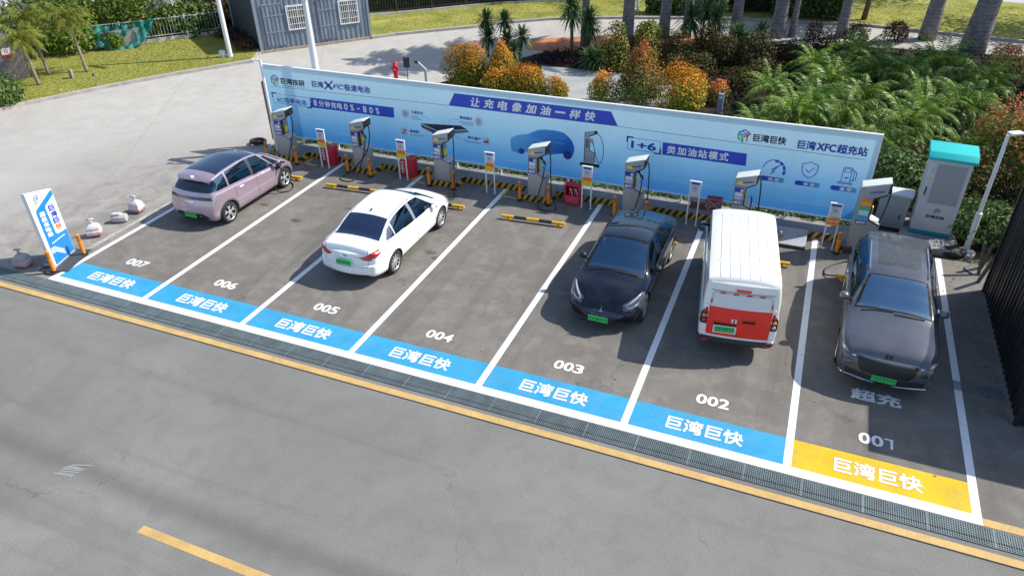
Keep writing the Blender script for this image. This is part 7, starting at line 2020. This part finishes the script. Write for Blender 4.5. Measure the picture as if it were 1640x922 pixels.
for k, (x, y, h, r_, lb) in enumerate(((3, 43.5, 9, 4.2, 'broad tree whose shade falls on the far lawn, left'), (12, 45.5, 9.5, 4.5, 'broad tree whose shade falls on the far lawn, middle'), (22.5, 47.5, 9.5, 4.5, 'broad tree whose shade falls on the bright lawn, right'), (30, 40, 9, 4.5, 'broad tree at the right whose shade falls on the path'), (26.4, 30.4, 11.5, 5.0, 'tall broad unseen tree at the right, added to shade the back palms'))):
    tree(lb, (x, y, .1), h, r_, 30+k, LM_HEDGE, 3000 if k < 4 else 7000, .15 if k < 4 else .17)
tree('thin trunked tree on the far lawn, left one of the pair', (15.6, 38.5, .1), 6.5, 2.6, 1, LM_HEDGE)
tree('thin trunked tree on the far lawn, right one of the pair', (16.6, 36.6, .1), 7.0, 2.8, 2, LM_HEDGE)

# hedges behind the garden path
def hedge(label, x0, x1, y0, y1, h, n, seed, leafm, size=.09):
    rr = random.Random(seed); pts = []
    for k in range(n):
        s_ = rr.random(); x = x0+(x1-x0)*s_; y = y0+(y1-y0)*s_+rr.uniform(-.55, .55); top_ = h*(1+.10*math.sin(s_*23)+.06*math.sin(s_*61))
        z = top_*(rr.random()**.6); pts.append((Vector((x, y, .1+z)), Vector((.2, -.7, .6))))
    t = empty('hedge', ((x0+x1)/2, (y0+y1)/2, 0)); tag(t, label, 'hedge')
    v, f = leaf_quads(rr, [(p-Vector(((x0+x1)/2, (y0+y1)/2, 0)), n_) for p, n_ in pts], size); MB().add(v, f).build('foliage', leafm, t, fixn=False)
    mb = MB(); L_ = math.hypot(x1-x0, y1-y0); mb.box((0, .15, h*.4), (L_*.98, .5, h*.75), rz=math.atan2(y1-y0, x1-x0)); mb.build('twigs', MATS['twig'], t)
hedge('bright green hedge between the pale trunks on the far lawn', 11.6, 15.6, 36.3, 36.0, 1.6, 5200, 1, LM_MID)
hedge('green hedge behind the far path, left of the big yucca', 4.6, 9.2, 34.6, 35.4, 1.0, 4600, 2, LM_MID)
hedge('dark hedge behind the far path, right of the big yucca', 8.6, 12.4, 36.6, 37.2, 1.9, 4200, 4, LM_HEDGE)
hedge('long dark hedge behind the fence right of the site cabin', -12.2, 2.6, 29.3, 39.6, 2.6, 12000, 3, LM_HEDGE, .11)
# fences
def fence(label, pts, h, m, gap=.14, wallh=.0, name='fence', wallm=None, th=.018):
    t = empty(name, (pts[0][0], pts[0][1], 0)); tag(t, label, 'fence'); o = Vector(pts[0]); mb = MB(); pb = MB(); wb = MB(); rb = MB()
    for a, b in zip(pts, pts[1:]):
        a, b = Vector(a)-o, Vector(b)-o; L_ = (b-a).length; an = math.atan2((b-a).y, (b-a).x); n = int(L_/gap); c = (a+b)/2
        for k in range(n): p = a+(b-a)*(k+.5)/n; mb.box((p.x, p.y, wallh+(h-wallh)/2+.03), (th, th, h-wallh-.06), rz=an)
        for z in (wallh+.12, h): rb.box((c.x, c.y, z), (L_, .03, .035), rz=an)
        for k in range(int(L_/2.2)+1): p = a+(b-a)*min(1, k*2.2/L_); pb.box((p.x, p.y, h/2+.03), (.07, .07, h+.08), rz=an)
        if wallh: wb.box((c.x, c.y, wallh/2), (L_, .16, wallh), rz=an)
    mb.build('picket', m, t)['kind'] = 'stuff'; rb.build('rail', m, t); pb.build('post', m, t)
    if wallh: wb.build('low_wall', wallm or MATS['kerb_stone'], t)
mat('fence_white', (.62, .64, .65), .5); mat('fence_dark', (.055, .06, .06), .5); mat('wall_pale', (.50, .48, .44), .85, noise=[(2, .2)]); mat('fence_blue', (.10, .22, .55), .5)
fence('white picket railing on a low wall along the left lawn', [(-30, 9.0), (-23.0, 15.4), (-19.2, 19.3), (-16.5, 22.6)], 1.25, MATS['fence_white'], .16, .28, wallm=MATS['wall_pale'])
fence('dark railing on a low wall in front of the long hedge', [(-11.2, 28.2), (-5.0, 34.0), (3.0, 38.6)], 1.5, MATS['fence_dark'], .16, .22, wallm=MATS['wall_pale'], th=.025)
fence('blue railing beyond the bright lawn at the top right', [(18.0, 46.6), (34, 44.4)], 1.1, MATS['fence_blue'], .22)
# left bushes behind the railing
lb_ = 'rampant bushes behind the left railing'
for k, (x, y, r_, h, lm, lb) in enumerate(((-25.6, 14.6, 2.2, 2.4, LM_GREEN, 'yellow green bush at the far left behind the railing'), (-22.9, 17.6, 2.2, 2.5, LM_GREEN, 'big yellow green bush behind the slender palms'), (-21.0, 20.2, 2.0, 2.9, LM_GREEN, 'tallest green bush above the green netting'), (-19.0, 21.6, 1.2, 1.7, LM_MID, 'mixed green bush right of the netting'), (-18.4, 24.0, 1.9, 1.9, LM_PLUM, 'brownish bush behind the railing near the cabin'), (-16.6, 25.5, 2.0, 2.4, LM_DARK, 'dark leafy bush beside the dark cabin end'), (-24.2, 20.5, 2.4, 2.6, LM_GREEN, 'green bush behind the big yellow green one'), (-28.6, 12.0, 2.3, 2.5, LM_GREEN, 'green bush past the far end of the railing'))):
    make_bush('rampant_bush', lb, 'bush', (x, y, 0), r_, h, lm, 5200, .10, 120+k, 'dome', lb_, fill=.3)
for k, (x, y, r_, h, lb) in enumerate(((-25.4, 13.3, 1.3, 1.7, 'green bush spilling over the railing at the far left'), (-23.4, 15.1, 1.2, 1.5, 'green bush spilling over the railing behind the leftmost slender palms'), (-21.7, 16.8, 1.1, 1.6, 'green bush spilling over the railing left of the netting'))):
    make_bush('rampant_bush', lb, 'bush', (x, y+.15, .1), r_, h, LM_GREEN if k != 1 else LM_MID, 2600, .09, 160+k, 'dome', lb_, fill=.3)
make_bush('creeper', 'yellow green creeper hanging in front of the netting', 'bush', (-20.0, 18.0, .1), .55, .8, LM_GREEN, 1200, .08, 140)
make_bush('corner_bush', 'dark green bush at the left edge of the picture by the kerb', 'bush', (-17.6, 9.3, 0), 1.0, 1.35, LM_MID, 3000, .07, 141)
for k, (x, y) in enumerate(((-15.9, 22.3), (-14.3, 21.4), (-13.1, 20.5))):
    make_bush('weed_clump', ('weed clump at the far end of the dark cabin wall', 'weed clump halfway along the dark cabin wall', 'weed clump at the near corner of the dark cabin wall')[k], 'weeds', (x, y-.35, .1), .6, .45, LM_PLUM, 500, .07, 150+k, group='weeds along the dark cabin end')
# green netting draped over the railing
mb = MB(); rr = random.Random(4); nu, nv = 26, 12; vs_ = []
P0, P1 = Vector((-20.9, 17.2)), Vector((-18.6, 19.7)); nn = Vector((.74, -.67))
for i in range(nu+1):
    for j in range(nv+1):
        s_, q = i/nu, j/nv; p = P0+(P1-P0)*s_; sag = .35*math.sin(PI*s_)
        d = .25+.10*math.sin(i*1.9)+.06*math.sin(i*.8+j)+.5*q*q*math.sin(PI*s_)
        vs_.append((p.x+nn.x*d, p.y+nn.y*d, 1.45-.25*math.sin(PI*s_)-(1.15*math.sin(PI*min(1, .15+.85*s_))**.5)*q))
mb.add(vs_, [(i*(nv+1)+j, i*(nv+1)+j+1, (i+1)*(nv+1)+j+1, (i+1)*(nv+1)+j) for i in range(nu) for j in range(nv) if not (8 < i < 18 and 4 < j < 10)])
o = mb.build('green_netting', mat('net_green', (.01, .17, .13), .7, noise=[(3, .35)]), None, smooth=True, fixn=False); tag(o, 'torn green netting draped over the left railing', 'netting')
o = MB().box((0, 0, .45), (2.0, .06, .9)).build('grey_board', mat('board_grey', (.33, .32, .31), .85, noise=[(2, .2)]), None, loc=(-19.55, 18.25, .1)); o.rotation_euler = (0, 0, math.atan2(2.5, 2.3)); tag(o, 'grey board leaning behind the torn green netting', 'board')
# pale building and grey kiosk behind the bushes
t = empty('pale_building', (-27, 25, 0)); tag(t, 'pale rendered building behind the left bushes', 'building')
W0, W1 = Vector((-36, 17)), Vector((-17.5, 33.5)); an = math.atan2((W1-W0).y, (W1-W0).x); cc = (W0+W1)/2-Vector((-27, 25)); LL = (W1-W0).length
mb = MB(); mb.box((cc.x, cc.y, 2.6), (LL, .3, 5.2), rz=an); mb.build('front_wall', mat('render_pale', (.62, .62, .60), .8, noise=[(.8, .06)]), t)
ud = Vector((math.cos(an), math.sin(an))); un = Vector((ud.y, -ud.x))
for k in range(5):
    p = cc+ud*(-9+4.6*k)+un*.17
    mb = MB(); mb.box((p.x, p.y, 1.9), (1.9, .06, 1.3), rz=an); w = mb.build('window', MATS['tint_glass'], t)
    mb = MB(); mb.box((p.x, p.y, 1.2), (2.2, .22, .1), rz=an); mb.build('sill', MATS['white_paint'], None).parent = w
    p2 = cc+ud*(-6.7+4.6*k)+un*.25
    mb = MB(); mb.box((p2.x, p2.y, 2.6), (.4, .3, 5.2), rz=an); mb.build('pilaster', MATS['white_paint'], t)
t = empty('grey_kiosk', (-20.6, 12.1, .1), R(50)); tag(t, 'grey kiosk with a red and white poster at the left edge', 'kiosk')
mb = MB(); mb.bbox(-1.0, 1.0, -.5, .5, 0, 2.0); mb.build('case', mat('kiosk_grey', (.20, .17, .165), .7, noise=[(3, .15)]), t, bevel=.02)
mb = MB(); mb.bbox(.25, .75, -.515, -.502, 1.05, 1.45); mb.build('poster', MATS['white_paint'], t); mb = MB(); mb.bbox(.25, .75, -.52, -.516, 1.05, 1.17); mb.build('poster_band', MATS['red_paint'], t)
mb = MB(); ring(mb, .45, 1.31, .05, .075, lambda a, b: (a, -.518, b)); mb.build('poster_ring', MATS['red_paint'], t, fixn=False)
# marker stones and little posts on the lawn
o = MB().bbox(-.09, .09, -.06, .06, 0, .42).build('marker_stone', mat('marker', (.30, .25, .22), .9, noise=[(6, .2)]), None, bevel=.02, loc=(-17.6, 13.2, .1)); tag(o, 'small brown marker stone on the left lawn', 'marker')
t = empty('lawn_lamp', (-15.5, 12.7, .1)); tag(t, 'thin grey lawn lamp at the kerb of the left lawn', 'lamp')
mb = MB(); mb.cyl((0, 0, 0), (0, 0, .45), .03, n=8); mb.build('post', MATS['steel'], t); mb = MB(); mb.lathe([(.05, .45), (.055, .55), (.02, .58)], n=10); mb.build('lamp_head', MATS['dark_grey'], t)
# hydrant, small sign, garden lamps just beyond the hoarding
t = empty('fire_hydrant', (-3.05, 18.2, 0)); tag(t, 'red fire hydrant showing above the hoarding', 'hydrant')
mb = MB(); mb.lathe([(.16, 0), (.16, .05), (.10, .06), (.10, .62), (.12, .64), (.12, .70), (.10, .72), (.085, .80), (.04, .86)], n=16); mb.build('barrel', MATS['red_paint'], t, smooth='auto')
mb = MB(); mb.cyl((-.19, 0, .55), (.19, 0, .55), .055, n=12); mb.cyl((0, -.17, .5), (0, 0, .5), .07, n=12); mb.build('outlet', MATS['red_paint'], t)
mb = MB(); mb.cyl((0, 0, .86), (0, 0, .92), .03, n=6); mb.build('cap_nut', MATS['red_paint'], t)
t = empty('small_sign', (-2.5, 18.3, 0), R(25)); tag(t, 'small dark double notice on a thin post right of the hydrant', 'sign')
mb = MB(); mb.cyl((0, 0, 0), (0, 0, 1.0), .02, n=8); mb.build('post', MATS['dark_grey'], t); mb = MB(); mb.bbox(-.14, -.01, -.02, .02, .62, 1.08); mb.bbox(.01, .14, -.02, .02, .62, 1.08); mb.build('plate', MATS['dark_grey'], t)
t = empty('garden_lamp', (-1.55, 18.3, 0)); tag(t, 'grey cranked garden lamp between the small sign and the orange shrubs', 'lamp')
mb = MB(); mb.bbox(-.06, .06, -.03, .03, 0, .62); mb.prism([(-.06, .62), (.06, .62), (-.34, .94), (-.42, .90)], -.03, .03); mb.build('stem', mat('lamp_pale', (.48, .52, .50), .4), t)
mb = MB(); mb.bbox(-.50, -.34, -.06, .06, .86, .98); mb.build('lamp_head', MATS['dark_grey'], t)
t = empty('bollard_lamp', (11.45, 18.2, 0)); tag(t, 'grey square bollard lamp standing just above the hoarding edge', 'lamp')
mb = MB(); mb.bbox(-.10, .10, -.08, .08, 0, .74); mb.build('post', mat('lamp_slate', (.20, .22, .26), .5), t, bevel=.008); mb = MB(); mb.bbox(-.10, .10, -.10, .10, .742, .95); mb.build('lamp_head', MATS['lamp_slate'], t, bevel=.012); mb = MB(); mb.bbox(-.07, .07, -.106, -.1, .77, .88); mb.build('lens', MATS['light_label'], t)
# small white lamp on the far lawn
t = empty('white_post', (4.05, 34.7, .1)); tag(t, 'short pale blue post on the far lawn behind the first trunk', 'post')
mb = MB(); mb.cyl((0, 0, 0), (0, 0, 1.1), .07, n=10); mb.build('tube', MATS['light_label'], t); mb = MB(); mb.bbox(-.22, .1, -.1, .1, .0, .12); mb.build('base', MATS['light_label'], t)
